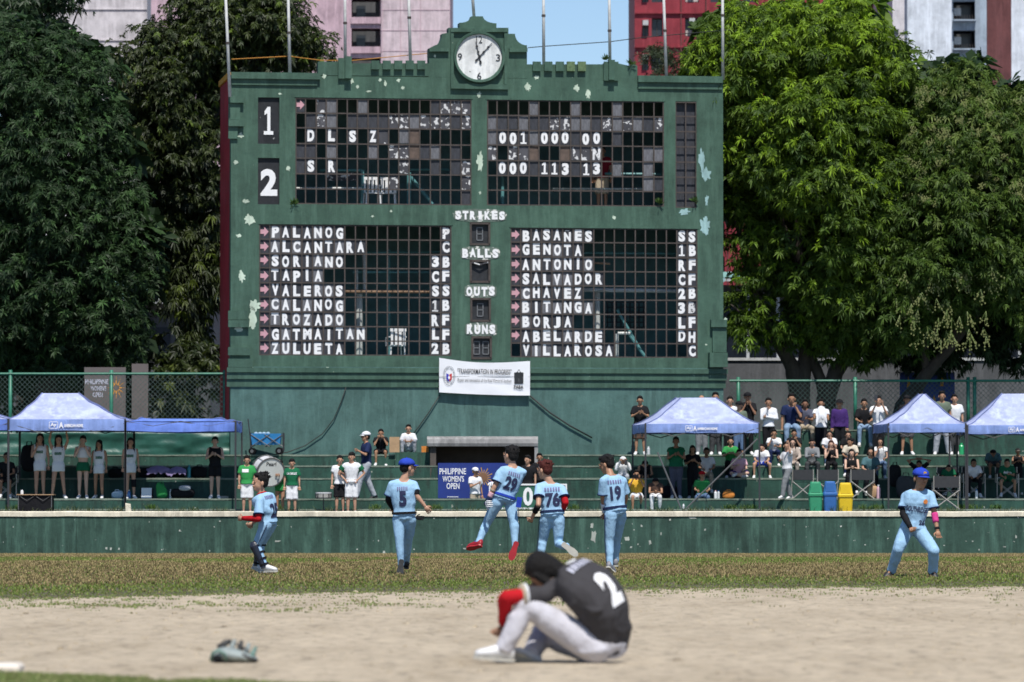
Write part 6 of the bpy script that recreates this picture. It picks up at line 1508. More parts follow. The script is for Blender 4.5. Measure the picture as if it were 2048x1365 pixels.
# ================================================================ tents
def tent(label, xl, xr, ye, yv, ra, rb, yr, Y, dep, m, back_dx=0.0, flat=False, text=None, legs=True, zleg=None, droop=.10):
    zE, zV, zR = Z(ye, Y), Z(yv, Y), Z(yr, Y + dep / 2); x0, x1 = X(xl, Y), X(xr, Y); zl = zleg if zleg is not None else TE['a'][0]
    o = Vector(((x0 + x1) / 2, Y + dep / 2, zl)); r = empty('canopy_tent', o, label, 'tent', 'blue pop-up tents')
    A, B = X(ra, Y + dep / 2), X(rb, Y + dep / 2)
    cor = [Vector((x0, Y, zE)), Vector((x1, Y, zE)), Vector((x1 + back_dx, Y + dep, zE)), Vector((x0 + back_dx, Y + dep, zE))]; rid = [Vector((A, Y + dep / 2 - .05, zR)), Vector((B, Y + dep / 2 - .05, zR)), Vector((B + back_dx * .5, Y + dep / 2 + .05, zR)), Vector((A + back_dx * .5, Y + dep / 2 + .05, zR))]
    n = 14; K = 9; rings = []
    for i in range(K + 1):
        t = i / K; ring = []
        for e in range(4):
            c0, c1 = cor[e], cor[(e + 1) % 4]; r0, r1 = rid[e], rid[(e + 1) % 4]
            for j in range(n):
                s = j / n; a = c0.lerp(c1, s); b = r0.lerp(r1, s); p = b.lerp(a, t); f = (1 - t) ** 1.35 if not flat else (1 - t); p.z = zE + (zR - zE) * f
                sg = math.sin(math.pi * s); p.z -= droop * sg * math.sin(math.pi * min(1, t * 1.0)) * .6; wr = mnoise(Vector((p.x * 2.2, p.y * 2.2, p.z))) * (.065 if not flat else .15) * math.sin(math.pi * min(t, .97)); p.z += wr
                ring.append(p - o)
        rings.append(ring)
    V = MB(); V.loft(rings[::-1], caps=False)
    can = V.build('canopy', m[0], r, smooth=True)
    # valance
    vr = []
    for i in range(4):
        t = i / 3; ring = []
        for e in range(4):
            c0, c1 = cor[e], cor[(e + 1) % 4]; nrm = [Vector((0, -1, 0)), Vector((1, 0, 0)), Vector((0, 1, 0)), Vector((-1, 0, 0))][e]
            for j in range(n * 2):
                s = j / (n * 2); p = c0.lerp(c1, s); p.z = zE + (zV - zE) * t + (.02 * mnoise(Vector((p.x * 2, p.y * 2, 1))) if t > .5 else 0) - (.03 * math.sin(math.pi * s) if flat else .0); p += nrm * (.015 + .02 * mnoise(Vector((p.x * 3.2, p.y * 3.2, t * 2)))) * (1 if t else .3); ring.append(p - o)
        vr.append(ring)
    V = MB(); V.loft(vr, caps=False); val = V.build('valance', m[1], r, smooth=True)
    # seams along the hips
    for e in range(4):
        sm = MB(); pts = [ring[e * n] + Vector((0, -.01, .012)) for ring in rings]; sm.tube(pts, .012, 5); sm.build('seam', m[2], r)
    if legs:
        for c in cor:
            q = c - o; MB().box(q.x - .022, q.x + .022, q.y - .022, q.y + .022, 0, q.z + .01).build('leg', 'tent_leg', r)
        for a, b in ((0, 1), (1, 2), (3, 0), (2, 3)):
            p, q = cor[a] - o, cor[b] - o; N_ = 4
            for i in range(N_):
                u, v = p.lerp(q, i / N_), p.lerp(q, (i + 1) / N_); d = Vector((0, 0, -.32 if not flat else -.12)); lo = Vector((0, 0, -.10 if not flat else 0))
                MB().tube([u + (lo if i % 2 == 0 else d), v + (d if i % 2 == 0 else lo)], .014, 5).build('strut', 'tent_strut', r)
    if text:
        tx0, tx1, ty, word = text; zc_ = (zE + zV) / 2 - o.z; yq = -dep / 2 - .045; xx = lambda p: X(p, Y) - o.x
        hh = (zE - zV) * .62; 
        bw = MB()
        a, b = xx(tx0), xx(tx0) + hh * 1.25
        for q in ((a, b, zc_ + hh / 2 - .012, zc_ + hh / 2), (a, b, zc_ - hh / 2, zc_ - hh / 2 + .012), (a, a + .012, zc_ - hh / 2, zc_ + hh / 2), (b - .012, b, zc_ - hh / 2, zc_ + hh / 2)): bw.box(q[0], q[1], yq, yq + .004, q[2], q[3])
        bw.build('logo_box', 'print_white', val)
        lettering('print', 'Ay', hh * .85, hh * .62, 'print_white', val, ((a + b) / 2, yq, zc_), bold=.04, depth=0)
        lettering('print', 'A', hh * .62, hh * .85, 'print_white', val, (b + hh * .45, yq, zc_), bold=.05, depth=0)
        lettering('print', word, xx(tx1) - b - hh * .85, hh * .45, 'print_white', val, ((b + hh * .85 + xx(tx1)) / 2, yq, zc_ - hh * .08), bold=.05, depth=0)
    return r, o, cor
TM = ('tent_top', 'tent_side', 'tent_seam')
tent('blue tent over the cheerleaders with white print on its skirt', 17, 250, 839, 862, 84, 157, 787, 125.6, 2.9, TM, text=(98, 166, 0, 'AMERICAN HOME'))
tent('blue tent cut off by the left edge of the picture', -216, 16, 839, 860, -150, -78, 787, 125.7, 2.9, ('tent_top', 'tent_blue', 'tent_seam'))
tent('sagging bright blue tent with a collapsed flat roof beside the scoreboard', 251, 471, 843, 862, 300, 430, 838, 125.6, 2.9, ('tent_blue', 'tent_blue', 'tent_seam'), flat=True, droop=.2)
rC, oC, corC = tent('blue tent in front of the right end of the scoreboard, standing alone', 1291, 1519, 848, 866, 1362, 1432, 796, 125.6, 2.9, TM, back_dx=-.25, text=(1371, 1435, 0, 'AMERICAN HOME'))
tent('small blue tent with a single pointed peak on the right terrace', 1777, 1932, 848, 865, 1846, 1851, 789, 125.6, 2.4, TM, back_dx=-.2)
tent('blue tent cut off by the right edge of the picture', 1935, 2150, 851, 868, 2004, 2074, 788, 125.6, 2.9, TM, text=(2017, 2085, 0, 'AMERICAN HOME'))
for (a, b) in (((1315, 905), (1362, 1018)), ((1515, 878), (1372, 1018))):
    p, q = P(*a, 125.5) - oC, P(*b, 125.3) - oC; MB().tube([p, q], .022, 6).build('support_pole', 'tent_strut', rC)
# ================================================================ litter bins
def bin_(px0, px1, y0, col_, label):
    Y = 124.75; x0, x1 = X(px0, Y), X(px1, Y); w_ = x1 - x0; zb = Z(1030, 124.5); zt = Z(y0, Y); zr = Z(y0 + 25, Y); o = Vector(((x0 + x1) / 2, Y, zb)); r = empty('litter_bin', o, label, 'bin', 'three swing top bins behind the wall')
    def rr(w, d, z): 
        return [Vector(v) + Vector((0, 0, z)) for v in ((-w / 2, -d / 2 + .03, 0), (-w / 2 + .03, -d / 2, 0), (w / 2 - .03, -d / 2, 0), (w / 2, -d / 2 + .03, 0), (w / 2, d / 2 - .03, 0), (w / 2 - .03, d / 2, 0), (-w / 2 + .03, d / 2, 0), (-w / 2, d / 2 - .03, 0))]
    MB().loft([rr(w_ * .80, .30, 0), rr(w_ * .93, .36, zr - zb - .03)]).build('bin_body', col_, r)
    MB().loft([rr(w_ * 1.0, .40, zr - zb - .04), rr(w_ * 1.02, .41, zr - zb + .01), rr(w_ * .93, .37, zr - zb + .03), rr(w_ * .70, .26, zt - zb - .02), rr(w_ * .62, .22, zt - zb)]).build('bin_hood', col_, r)
    MB().box(-w_ * .33, w_ * .33, -.19, -.165, zr - zb + .05, zt - zb - .05).build('flap', col_, r)
bin_(1616, 1645, 964, 'bin_green', 'green plastic litter bin with a swing hood'); bin_(1645.5, 1674, 963, 'bin_blue', 'blue plastic litter bin between the green and yellow ones'); bin_(1675, 1706, 966, 'bin_yellow', 'yellow plastic litter bin with a swing hood')
# ================================================================ folding chairs
def camp_chair(px, py, Y, zb, label, w_=.50, s=1.0, rz=0.0, arm=True):
    o = Vector((X(px, Y), Y, zb)); r = empty('folding_chair', o, label, 'chair', 'folding camp chairs on the right terrace', rz); T = 'chair_alu'; h = (Z(py, Y) - zb)
    sh = .43 * s; MB().box(-w_ / 2, w_ / 2, -.22, -.19, h - .26 * s, h).build('backrest', 'chair_cloth', r); MB().box(-w_ / 2 + .02, w_ / 2 - .02, -.18, .24, sh - .015, sh).build('seat', 'chair_cloth', r)
    for sx in (-1, 1):
        x = sx * (w_ / 2 + .012); MB().tube([(x, -.205, h + .01), (x, -.205, sh), (x, -.20, sh - .02)], .014, 6).build('back_post', T, r)
        MB().tube([(sx * w_ / 2, -.20, sh), (-sx * w_ / 2, -.20, .01)], .013, 6).build('leg', T, r); MB().tube([(sx * w_ / 2, .24, sh), (-sx * w_ / 2, .24, .01)], .013, 6).build('leg', T, r)
        MB().tube([(x, -.24, .012), (x, .26, .012)], .013, 6).build('foot_rail', T, r); MB().tube([(x, .24, .02), (x, .24, sh + .20)], .013, 6).build('front_post', T, r)
        if arm: MB().box(x - .025, x + .025, -.21, .26, sh + .20, sh + .225).build('armrest', 'chair_cloth', r)
    return r
zb = TE['b'][0]
camp_chair(1605, 940, 126.55, zb, 'folding chair seen from behind, beside the walking woman'); camp_chair(1655, 940, 126.55, zb, 'folding chair seen from behind, above the blue and yellow bins')
camp_chair(1724, 940, 126.5, zb, 'folding chair seen from behind, right of the yellow bin', .56); camp_chair(1892, 953, 125.5, TE['a'][0], 'tall folding chair seen from behind on the lowest step, right of the smiling player', .62, 1.1)
# ================================================================ bags, bottles and things on the steps
def bag(name, px, py, w_, h_, Y, z, m, label, cat='bag', dd=None, seed=0, squish=.35, handles=True):
    o = Vector((X(px, Y), Y, z)); W_, H_ = w_ / (F_PX / Y), h_ / (F_PX / Y); D_ = dd or W_ * .5; n, mm = 20, 10; vs = []; fs = []
    for i in range(mm + 1):
        ph = -math.pi / 2 + math.pi * i / mm
        for j in range(n):
            t = 2 * math.pi * j / n; e = .62; cx = abs(math.cos(t)) ** e * math.copysign(1, math.cos(t)); sy = abs(math.sin(t)) ** e * math.copysign(1, math.sin(t)); c = abs(math.cos(ph)) ** .6; zz = abs(math.sin(ph)) ** .75 * math.copysign(1, math.sin(ph))
            p = Vector((cx * c * W_ / 2, sy * c * D_ / 2, zz * H_ / 2 + H_ / 2)); k = 1 + squish * .5 * mnoise(p * 5 + Vector((seed, px, 0))); p.x *= k; p.y *= k; p.z *= 1 + squish * .6 * mnoise(Vector((p.x * 4 + px, seed, p.y * 3))) * (p.z / H_); vs.append(p)
    fs = [(i * n + j, i * n + (j + 1) % n, (i + 1) * n + (j + 1) % n, (i + 1) * n + j) for i in range(mm) for j in range(n)]
    r = empty(name, o, label, cat); MB().add(vs, fs).build('body', m, r, smooth=True)
    if handles:
        for sx in (-.12, .12): MB().tube([(-W_ * .22, sx * D_, H_ * .75), (-W_ * .12, sx * D_, H_ * 1.12), (W_ * .12, sx * D_, H_ * 1.12), (W_ * .22, sx * D_, H_ * .75)], .012, 5).build('handle', m, r)
    return r
zc_, zb_ = TE['c'][0], TE['b'][0]; YC = 128.2; YB = 126.7
bag('backpack', 230, 948, 30, 20, YC, zc_, 'cloth_black', 'black bag on the second step behind the dark tent pole', seed=1); bag('backpack', 296, 948, 34, 22, YC, zc_, 'cloth_black', 'black bag on the second step under the left purple towel', seed=2, handles=False); bag('backpack', 350, 948, 44, 20, YC, zc_, 'cloth_black', 'low black bag on the second step under the right purple towel', seed=3, handles=False)
bag('backpack', 399, 946, 32, 24, YC, zc_, 'cloth_black', 'black bag on the second step right of the teal bottle', seed=4)
def towel(px, py, w_, h_, Y, m, label, seed):
    o = P(px, py, Y); s = 1 / 78; vs = []; n = 14
    for i in range(n + 1):
        for j in range(9):
            u, v = i / n - .5, j / 8; x = u * w_ * s * (1 + .15 * mnoise(Vector((v * 3, seed, 0)))); z = -h_ * s * v * (.7 + .6 * abs(mnoise(Vector((u * 4 + seed, 1, 0))))) + .03 * mnoise(Vector((u * 5, v * 5, seed))) - .35 * h_ * s * (abs(u) * 2) ** 2
            vs.append((x, -.05 - .16 * math.sin(v * 1.8) + .02 * mnoise(Vector((u * 8, v * 6, seed))), z))
    fs = [(i * 9 + j, (i + 1) * 9 + j, (i + 1) * 9 + j + 1, i * 9 + j + 1) for i in range(n) for j in range(8)]
    mb = MB(); mb.add(vs, fs).add([(x, y + .012, z - .004) for x, y, z in vs], [f[::-1] for f in fs]); ob_ = mb.build('towel', m, None, smooth=True, loc=o); return tag(ob_, label, 'towel')
towel(318, 932, 46, 17, 128.1, 'cloth_lavender', 'lilac towel draped over a black bag, the left one', 1); towel(356, 934, 34, 16, 128.1, 'cloth_lavender', 'lilac towel draped beside the teal bottle, the right one', 2)
def bottle(px, Y, z, h_, r_, m, cap, label, name='bottle'):
    o = Vector((X(px, Y), Y, z)); r = empty(name, o, label, 'bottle'); s = 1 / (F_PX / Y); H_, R_ = h_ * s, r_ * s
    MB().lathe([(R_ * .95, 0), (R_, .01), (R_, H_ * .72), (R_ * .8, H_ * .80), (R_ * .45, H_ * .86), (R_ * .45, H_ * .9)], 14).build('body', m, r, smooth=False); MB().lathe([(R_ * .55, H_ * .88), (R_ * .55, H_), (.001, H_)], 12).build('cap', cap, r)
bottle(378, YC - .1, zc_, 27, 3.4, 'bottle_teal', 'bottle_teal', 'teal bottle on the second step beside the lilac towel'); bottle(257, YB, zb_, 18, 4.5, 'bottle_blue', 'bottle_white', 'short blue bottle on the lower step by the tent pole'); bottle(341, YB, zb_, 19, 2.2, 'bottle_white', 'bottle_white', 'slim white bottle between the green bag and the black bag')
bottle(1757, YB - .2, zb_, 28, 4, 'bottle_pink', 'bottle_white', 'pale pink bottle standing by a paper bag on the right'); bottle(1953, YB - .2, zb_, 19, 2.8, 'bottle_white', 'bottle_blue', 'white bottle standing between two seated people under the right tent'); bottle(1923, 130.2, TE['e'][0], 24, 5, 'bottle_green', 'bottle_green', 'big green bottle on the top step beside the tent pole')
bottle(1431, YB - .3, zb_, 17, 3, 'bottle_white', 'bottle_pink', 'cream bottle beside the man in the red cap'); bottle(1437, YB - .3, zb_, 17, 2.6, 'plastic_clear', 'bottle_blue', 'clear bottle beside the cream one'); bottle(1297, 129.9, TE['e'][0], 17, 3.2, 'plastic_clear', 'bottle_white', 'clear bottle on the top step beside the clapping man'); bottle(1367, 125.35, TE['a'][0], 11, 2.4, 'plastic_clear', 'bottle_white', 'small clear cup at the foot of the tent poles')
bag('plastic_bag', 234, 990, 24, 16, YB, zb_, 'plastic_blue', 'crumpled pale blue plastic bag on the lower step', seed=7); bag('drawstring_bag', 323, 978, 23, 30, YB, zb_, 'cloth_green', 'bright green drawstring bag standing on the lower step', seed=8, squish=.5); bag('sports_bag', 365, 985, 46, 22, YB, zb_, 'cloth_black', 'black sports bag with pale blue cloth on the lower step', seed=9); bag('cloth_bundle', 370, 975, 24, 11, YB - .1, zb_ + .2, 'cloth_ltgrey', 'bundle of pale grey cloth on top of the black sports bag', 'cloth', seed=10, handles=False)
bag('instrument_case', 58, 917, 34, 54, 127.3, Z(944, 127.3), 'cloth_black', 'big black rounded case behind the first cheerleader', 'case', dd=.3, seed=11, squish=.15)
bag('backpack', 1790, 950, 26, 44, 127.4, zb_ + .3, 'cloth_black', 'tall black backpack beside the peaked tent pole', seed=12, squish=.15); bag('paper_bag', 1746, 990, 24, 26, YB, zb_, 'cardboard', 'brown paper bag standing behind the pink bottle', seed=13, squish=.05)
o = Vector((X(293, YB), YB, zb_)); r = empty('folding_stool', o, 'white plastic stool top leaning in a dark frame on the lower step', 'stool'); MB().cbox((0, 0, .14), .26, .03, .27, rot=Matrix.Rotation(-.25, 3, 'X')).build('top', 'bottle_white', r); MB().cbox((0, .05, .13), .34, .04, .26, rot=Matrix.Rotation(-.25, 3, 'X')).build('frame', 'cloth_black', r)
tag(MB().box(-.09, .09, -.12, .12, 0, .07).build('shoe_box', 'concrete', None, loc=(X(449, YB), YB, zb_)), 'small pale box on the lower step beside the woman in black', 'box')
# black equipment crate with a wooden top
Y = 124.9; o = Vector((X(72, Y), Y, Z(1030, 124.5))); r = empty('equipment_crate', o, 'black equipment crate with a pale wooden top behind the wall at the left', 'crate'); W_ = X(108, Y) - X(37, Y); ht = Z(989, Y) - o.z
MB().box(-W_ / 2 + .02, W_ / 2 - .02, -.25, .3, 0, ht - .02).build('box', 'cloth_black', r); MB().box(-W_ / 2 - .02, W_ / 2 + .02, -.30, .35, ht - .019, ht).build('top', 'cardboard', r)
for q in (-.2, .2): MB().tube([(q - .18, -.27, ht - .05), (q, -.29, ht - .16), (q + .18, -.27, ht - .05)], .008, 5).build('strap', 'tent_strut', r)
for q in (-W_ / 2 + .03, W_ / 2 - .03): MB().tube([(q, -.27, 0), (q, -.27, ht - .02)], .015, 5).build('corner_bar', 'tent_strut', r)
bottle(44, 124.9, o.z + ht, 9, 3, 'bottle_white', 'bottle_white', 'small white cup on the black crate')
# broken white post
tag(MB().loft([[(-.075, -.03, 0), (.075, -.03, 0), (.075, .03, 0), (-.075, .03, 0)], [(-.09, -.03, .27), (.04, -.03, .25), (.04, .03, .27), (-.09, .03, .29)]]).build('broken_post', 'cream_cap', None, loc=(X(258, 124.3), 124.3, Z(1030, 124.5))), 'short broken white post leaning behind the wall by the tent leg', 'post')
# collapsible wagon
Y = 129.75; o = Vector((X(532, Y), Y, TE['e'][0])); r = empty('folding_wagon', o, 'blue cloth folding wagon with crossed bars on the top step', 'wagon'); s = 1 / 77.
def bxs(x, y): return (x - 532) * s, (910 - y) * s
tub = MB(); 
for_r = []
for zz, g_ in ((890, .0), (878, .02), (868, .035)):
    xa, za = bxs(505, zz); xb, _ = bxs(560, zz); for_r.append([(xa - g_, -.25 - g_, za), (xb + g_, -.25 - g_, za), (xb + g_, .25 + g_, za), (xa - g_, .25 + g_, za)])
tub.loft(for_r).build('tub', 'wagon_blue', r)
for sgn in (-.285, .285):
    for (xa, ya, xb, yb) in ((503, 870, 540, 894), (540, 870, 503, 894), (530, 870, 566, 894), (566, 870, 530, 894)):
        a, b = bxs(xa, ya), bxs(xb, yb); MB().tube([(a[0], sgn, a[1]), (b[0], sgn, b[1])], .012, 5).build('cross_bar', 'tent_strut', r)
    for x in (502, 567): a, b = bxs(x, 866), bxs(x, 902); MB().tube([(a[0], sgn, a[1]), (b[0], sgn, b[1])], .014, 6).build('frame_post', 'tent_leg', r)
    for x, rr in ((505, 7), (559, 7.5)):
        a = bxs(x, 910 - rr); w_ = MB().lathe([(rr * s, -.03), (rr * s, .03), (rr * s * .72, .035), (rr * s * .72, -.035)], 18, (a[0], sgn * 1.05, a[1]), 'Y').build('wheel', 'cloth_black', r); MB().lathe([(rr * s * .5, -.038), (rr * s * .5, .038), (.001, .038)], 12, (a[0], sgn * 1.05, a[1]), 'Y').build('hub', 'tent_strut', w_)
a, b = bxs(503, 898), bxs(496, 838); MB().tube([(a[0], 0, a[1]), (b[0], 0, b[1])], .018, 6).build('pull_handle', 'tent_leg', r)
for k in range(4): q = bxs(512 + k * 8, 868); MB().ball((q[0], rnd.uniform(-.1, .1), q[1]), .06, .06, .05, 8, 5).build('cloth_bundle', 'plastic_blue', r)
# boxes by the two sitting people
tag(MB().box(-.13, .13, -.1, .12, 0, .40).build('cardboard_box', 'cardboard', None, loc=(X(789, 129.7), 129.7, Z(905, 129.2))), 'tall open cardboard box between the two sitting young men', 'box')
tag(MB().box(-.09, .09, -.08, .08, 0, .16).build('snack_box', 'cloth_orange', None, loc=(X(850, 129.4), 129.4, Z(905, 129.2))), 'small orange and white box at the end of the block by the canopy', 'box')
bag('toy_bag', 1457, 992, 26, 16, YB - .2, zb_, 'cloth_orange', 'tray with colourful snacks and an orange bag beside the man in the red cap', seed=15)
# white bag / snack on the block, base and glove in front
Y0 = 33.4; tag(MB().loft([[(-.30, -.19, 0), (.19, -.19, 0), (.19, .19, 0), (-.30, .19, 0)], [(-.30, -.19, .035), (.19, -.19, .035), (.19, .19, .035), (-.30, .19, .035)], [(-.27, -.16, .055), (.165, -.165, .055), (.165, .165, .055), (-.27, .16, .055)]]).build('base_bag', 'base_white', None, loc=(X(-12, Y0), Y0, 0)), 'white base lying on the dirt at the bottom left corner', 'base')
def fielding_glove():
    Y = 35.1; s = 1 / 285.; o = Vector((X(468, Y), Y, 0)); r = empty('fielding_glove', o, 'worn grey green baseball glove lying open on the dirt', 'glove')
    def q(x, y, d=0): return Vector(((x - 468) * s, d, (1326 - y) * s))
    # palm and wrist shell: thick curved leather with the shade of its opening put in as black
    rings = []
    for i, (x, yt, yb, dp) in enumerate(((424, 1308, 1324, .06), (430, 1300, 1325, .09), (442, 1295, 1325.5, .12), (456, 1294, 1325.5, .13), (470, 1297, 1325.5, .13), (486, 1303, 1325.5, .12), (502, 1309, 1325.5, .10), (514, 1314, 1325.5, .07))):
        ring = []
        for j in range(14):
            t = 2 * math.pi * j / 14; zt, zb = (1326 - yt) * s, (1326 - yb) * s; ring.append(Vector(((x - 468) * s, math.cos(t) * dp, (zt + zb) / 2 + math.sin(t) * (zt - zb) / 2 + .004 * mnoise(Vector((x * .2, t, 0))))))
        rings.append(ring)
    MB().loft(rings).build('palm', 'glove_grey', r, smooth=True)
    MB().ball(q(437, 1317, -.11), .036, .02, .024, 12, 8).build('wrist_shade', 'cloth_black', r); MB().tube([q(424, 1322, -.10), q(428, 1306, -.12), q(440, 1300, -.13), q(452, 1308, -.13), q(456, 1322, -.11)], .012, 8).build('wrist_strap', 'glove_green', r, smooth=True)  # black ball stands in for the shade inside the wrist opening
    for (x0, y0, x1, y1, d, m) in ((462, 1304, 470, 1281, .02, 'glove_grey'), (478, 1308, 484, 1282, .0, 'glove_dark'), (492, 1312, 499, 1287, -.02, 'glove_grey'), (504, 1318, 513, 1294, -.05, 'glove_green')):
        MB().tube([q(x0, y0, d), q((x0 + x1) / 2 - 1, (y0 + y1) / 2, d + .02), q(x1, y1, d + .03)], [.022, .019, .012], 10).build('finger', m, r, smooth=True)
    MB().tube([q(438, 1298, .03), q(452, 1286, .05), q(462, 1284, .06)], [.026, .022, .016], 10).build('thumb', 'glove_dark', r, smooth=True)
    wb = MB()
    for t in (0, .33, .66, 1): wb.tube([q(470 + t * 22, 1286 + t * 8, .02 - t * .03), q(486 + t * 10, 1300 + t * 6, .0 - t * .03)], .005, 5)
    wb.build('webbing', 'glove_dark', r); MB().tube([q(486, 1309, -.10), q(500, 1316, -.10), q(516, 1321, -.06)], .012, 8).build('heel_lace', 'glove_dark', r)
fielding_glove()
# bass drum
def drum():
    Y = 125.0; c = P(541, 945, Y); s = 1 / 80.; r = empty('bass_drum', c, 'large white bass drum carried by a drummer behind the wall', 'drum')
    ax = Vector((.42, -1, -.22)).normalized(); fr = frame(ax, Vector((0, 0, 1))); R_, D_ = 29 * s, .36
    def ring(rr, off, n=40): return [ax * off + (fr.col[0] * math.cos(t) + fr.col[1] * math.sin(t)) * rr for t in [2 * math.pi * j / n for j in range(n)]]
    MB().loft([ring(R_ * .97, -D_), ring(R_ * .97, .0)]).build('shell', 'drum_white', r); MB().loft([ring(R_ * .95, .012), ring(R_ * .95, .02)]).build('drum_head', 'drum_head', r)
    for off in (-D_ - .03, -.02): MB().loft([ring(R_ * .96, off), ring(R_ * 1.02, off), ring(R_ * 1.02, off + .055), ring(R_ * .96, off + .055), ring(R_ * .96, off)], caps=False).build('hoop', 'tent_strut', r)
    for k in range(10):
        t = 2 * math.pi * (k + .5) / 10; d = (fr.col[0] * math.cos(t) + fr.col[1] * math.sin(t)) * R_ * 1.03; MB().tube([d - ax * D_, d + ax * .03], .009, 5).build('tension_rod', 'chair_alu', r)
    me = fit_text('Pearl', .26, .10, .02, 0).copy(); me.materials.clear(); me.materials.append(M['black_board']); rm = Matrix((ax.cross(Vector((0, 0, 1))).normalized() * 1, -ax, (ax.cross(Vector((0, 0, 1))).normalized()).cross(ax) * 1)).transposed()
    xr = Vector((0, 0, 1)).cross(-ax).normalized() * -1; xr = ax.cross(Vector((0, 0, 1))) * -1; xr.normalize(); zr = (-ax).cross(xr) * -1; zr.normalize()
    if zr.z < 0: zr = -zr
    if xr.x < 0: xr = -xr
    rm = Matrix((xr, -ax, zr)).transposed(); ob_ = link('lettering', me, r); ob_.matrix_local = Matrix.Translation(ax * .024 + zr * R_ * .58) @ rm.to_4x4()
drum()
# snare drum on a stand
Y = 124.9; o = Vector((X(647, Y), Y, Z(1030, 124.5))); r = empty('snare_drum', o, 'small metal snare drum on a stand behind the wall', 'drum'); z0 = Z(997, Y) - o.z
MB().lathe([(.19, z0), (.19, z0 + .14), (.001, z0 + .14)], 24).build('shell', 'chair_alu', r); MB().lathe([(.20, z0 + .12), (.20, z0 + .15), (.001, z0 + .15)], 24).build('hoop', 'drum_white', r); MB().lathe([(.20, z0 - .01), (.20, z0 + .02)], 24).build('hoop', 'tent_leg', r)
for k in range(8): t = 2 * math.pi * k / 8; MB().box(.195 * math.cos(t) - .012, .195 * math.cos(t) + .012, .195 * math.sin(t) - .012, .195 * math.sin(t) + .012, z0 + .02, z0 + .12).build('lug', 'tent_leg', r)
MB().tube([(0, 0, 0), (0, 0, z0)], .016, 6).build('stand', 'tent_leg', r)

bag('suitcase', 1812, 995, 40, 46, 127.2, zb_, 'cloth_dkgrey', 'dark upright suitcase in the shade under the peaked tent', 'suitcase', seed=21, squish=.05)
bag('sports_bag', 1862, 995, 44, 24, 127.0, zb_, 'cloth_black', 'black sports bag in the shade right of the dark suitcase', seed=22)
bag('sports_bag', 1340, 995, 34, 26, 127.4, zb_, 'cloth_black', 'black bag in the shade beside the stout man in the green vest', seed=23)
# ================================================================ spectators
ARMS = dict(down=((.225, .0, -.30), (.235, -.05, -.55)), hips=((.36, .06, -.27), (.17, -.06, -.46)), clap=((.24, -.10, -.30), (.035, -.27, -.17)), face=((.21, -.18, -.26), (.05, -.17, .06)), mouth=((.20, -.16, -.30), (.03, -.17, .02)),
            phone=((.23, -.16, -.22), (.06, -.30, .12)), crossed=((.24, -.05, -.29), (-.07, -.21, -.24)), up=((.25, -.04, .16), (.20, -.06, .44)), wave=((.30, -.12, -.02), (.24, -.14, .30)), back=((.38, .0, .16), (.12, .09, .20)),
            lap=((.235, -.10, -.30), (.12, -.32, -.36)), knees=((.235, -.14, -.30), (.15, -.40, -.34)), lean=((.20, -.20, -.30), (.05, -.36, -.26)), swing=((.24, .05, -.30), (.28, .03, -.55)))
def RZ(v, a): c, s = math.cos(a), math.sin(a); return Vector((v[0] * c - v[1] * s, v[0] * s + v[1] * c, v[2]))
def arms_of(J, nk, k, arms, rz, shz=-.045):
    for s, sg, nm in (('a', -1, arms[0]), ('b', 1, arms[1])):
        e, w_ = ARMS[nm]; J['s' + s] = nk + RZ((sg * .180 * k, 0, shz * k), rz); J['e' + s] = nk + RZ((sg * e[0] * k, e[1] * k, e[2] * k), rz); J['w' + s] = nk + RZ((sg * w_[0] * k, w_[1] * k, w_[2] * k), rz)
        if nm in ('clap', 'phone', 'face', 'mouth'): J['hd' + s] = RZ((-sg * .25, -.05, 1), rz)
        if nm in ('wave', 'up'): J['hd' + s] = Vector((0, 0, 1))
def dirs(J, rz, look, tilt=0):
    f = RZ((0, -1, 0), rz); h = RZ((0, -1, tilt), rz + R(look)); J['fp'] = f; J['fc'] = f; J['fh'] = h.normalized(); J['uh'] = (Vector((0, 0, 1)) + f * -.0).normalized()
def stand(label, hx, hy, Y, zf, face=0, arms=('down', 'down'), look=0, stride=0.0, w_=.10, lean=0.0, kf=1.0, tilt=-.05, **kw):
    zh = Z(hy, Y); k = (zh - zf) / 1.595; rz = R(face); hd = P(hx, hy, Y); b = Vector((hd.x, Y, zf)); J = {}
    J['hd'] = hd; J['nk'] = Vector((hd.x, Y, zf + 1.425 * k)) + RZ((0, .02, 0), rz); J['pel'] = b + RZ((lean, .02, .90 * k), rz)
    J['pel'].z = zf + .90 * k
    for s, sg in (('a', -1), ('b', 1)):
        st = stride * sg; J['h' + s] = J['pel'] + RZ((sg * .085 * k, 0, -.02 * k), rz); an = b + RZ((sg * w_ * k + lean, -st, .085 * k), rz); an.z = zf + .085 * k; J['a' + s] = an
        J['k' + s] = J['h' + s].lerp(an, .52) + RZ((0, -.02 - abs(stride) * .15, 0), rz); J['t' + s] = an + RZ((sg * .03 * k, -.15 * k, -.045 * k), rz)
    arms_of(J, J['nk'], k, arms, rz); dirs(J, rz, look, tilt); kw.setdefault('voxel', .02); return person(label, b, J, k, **kw)
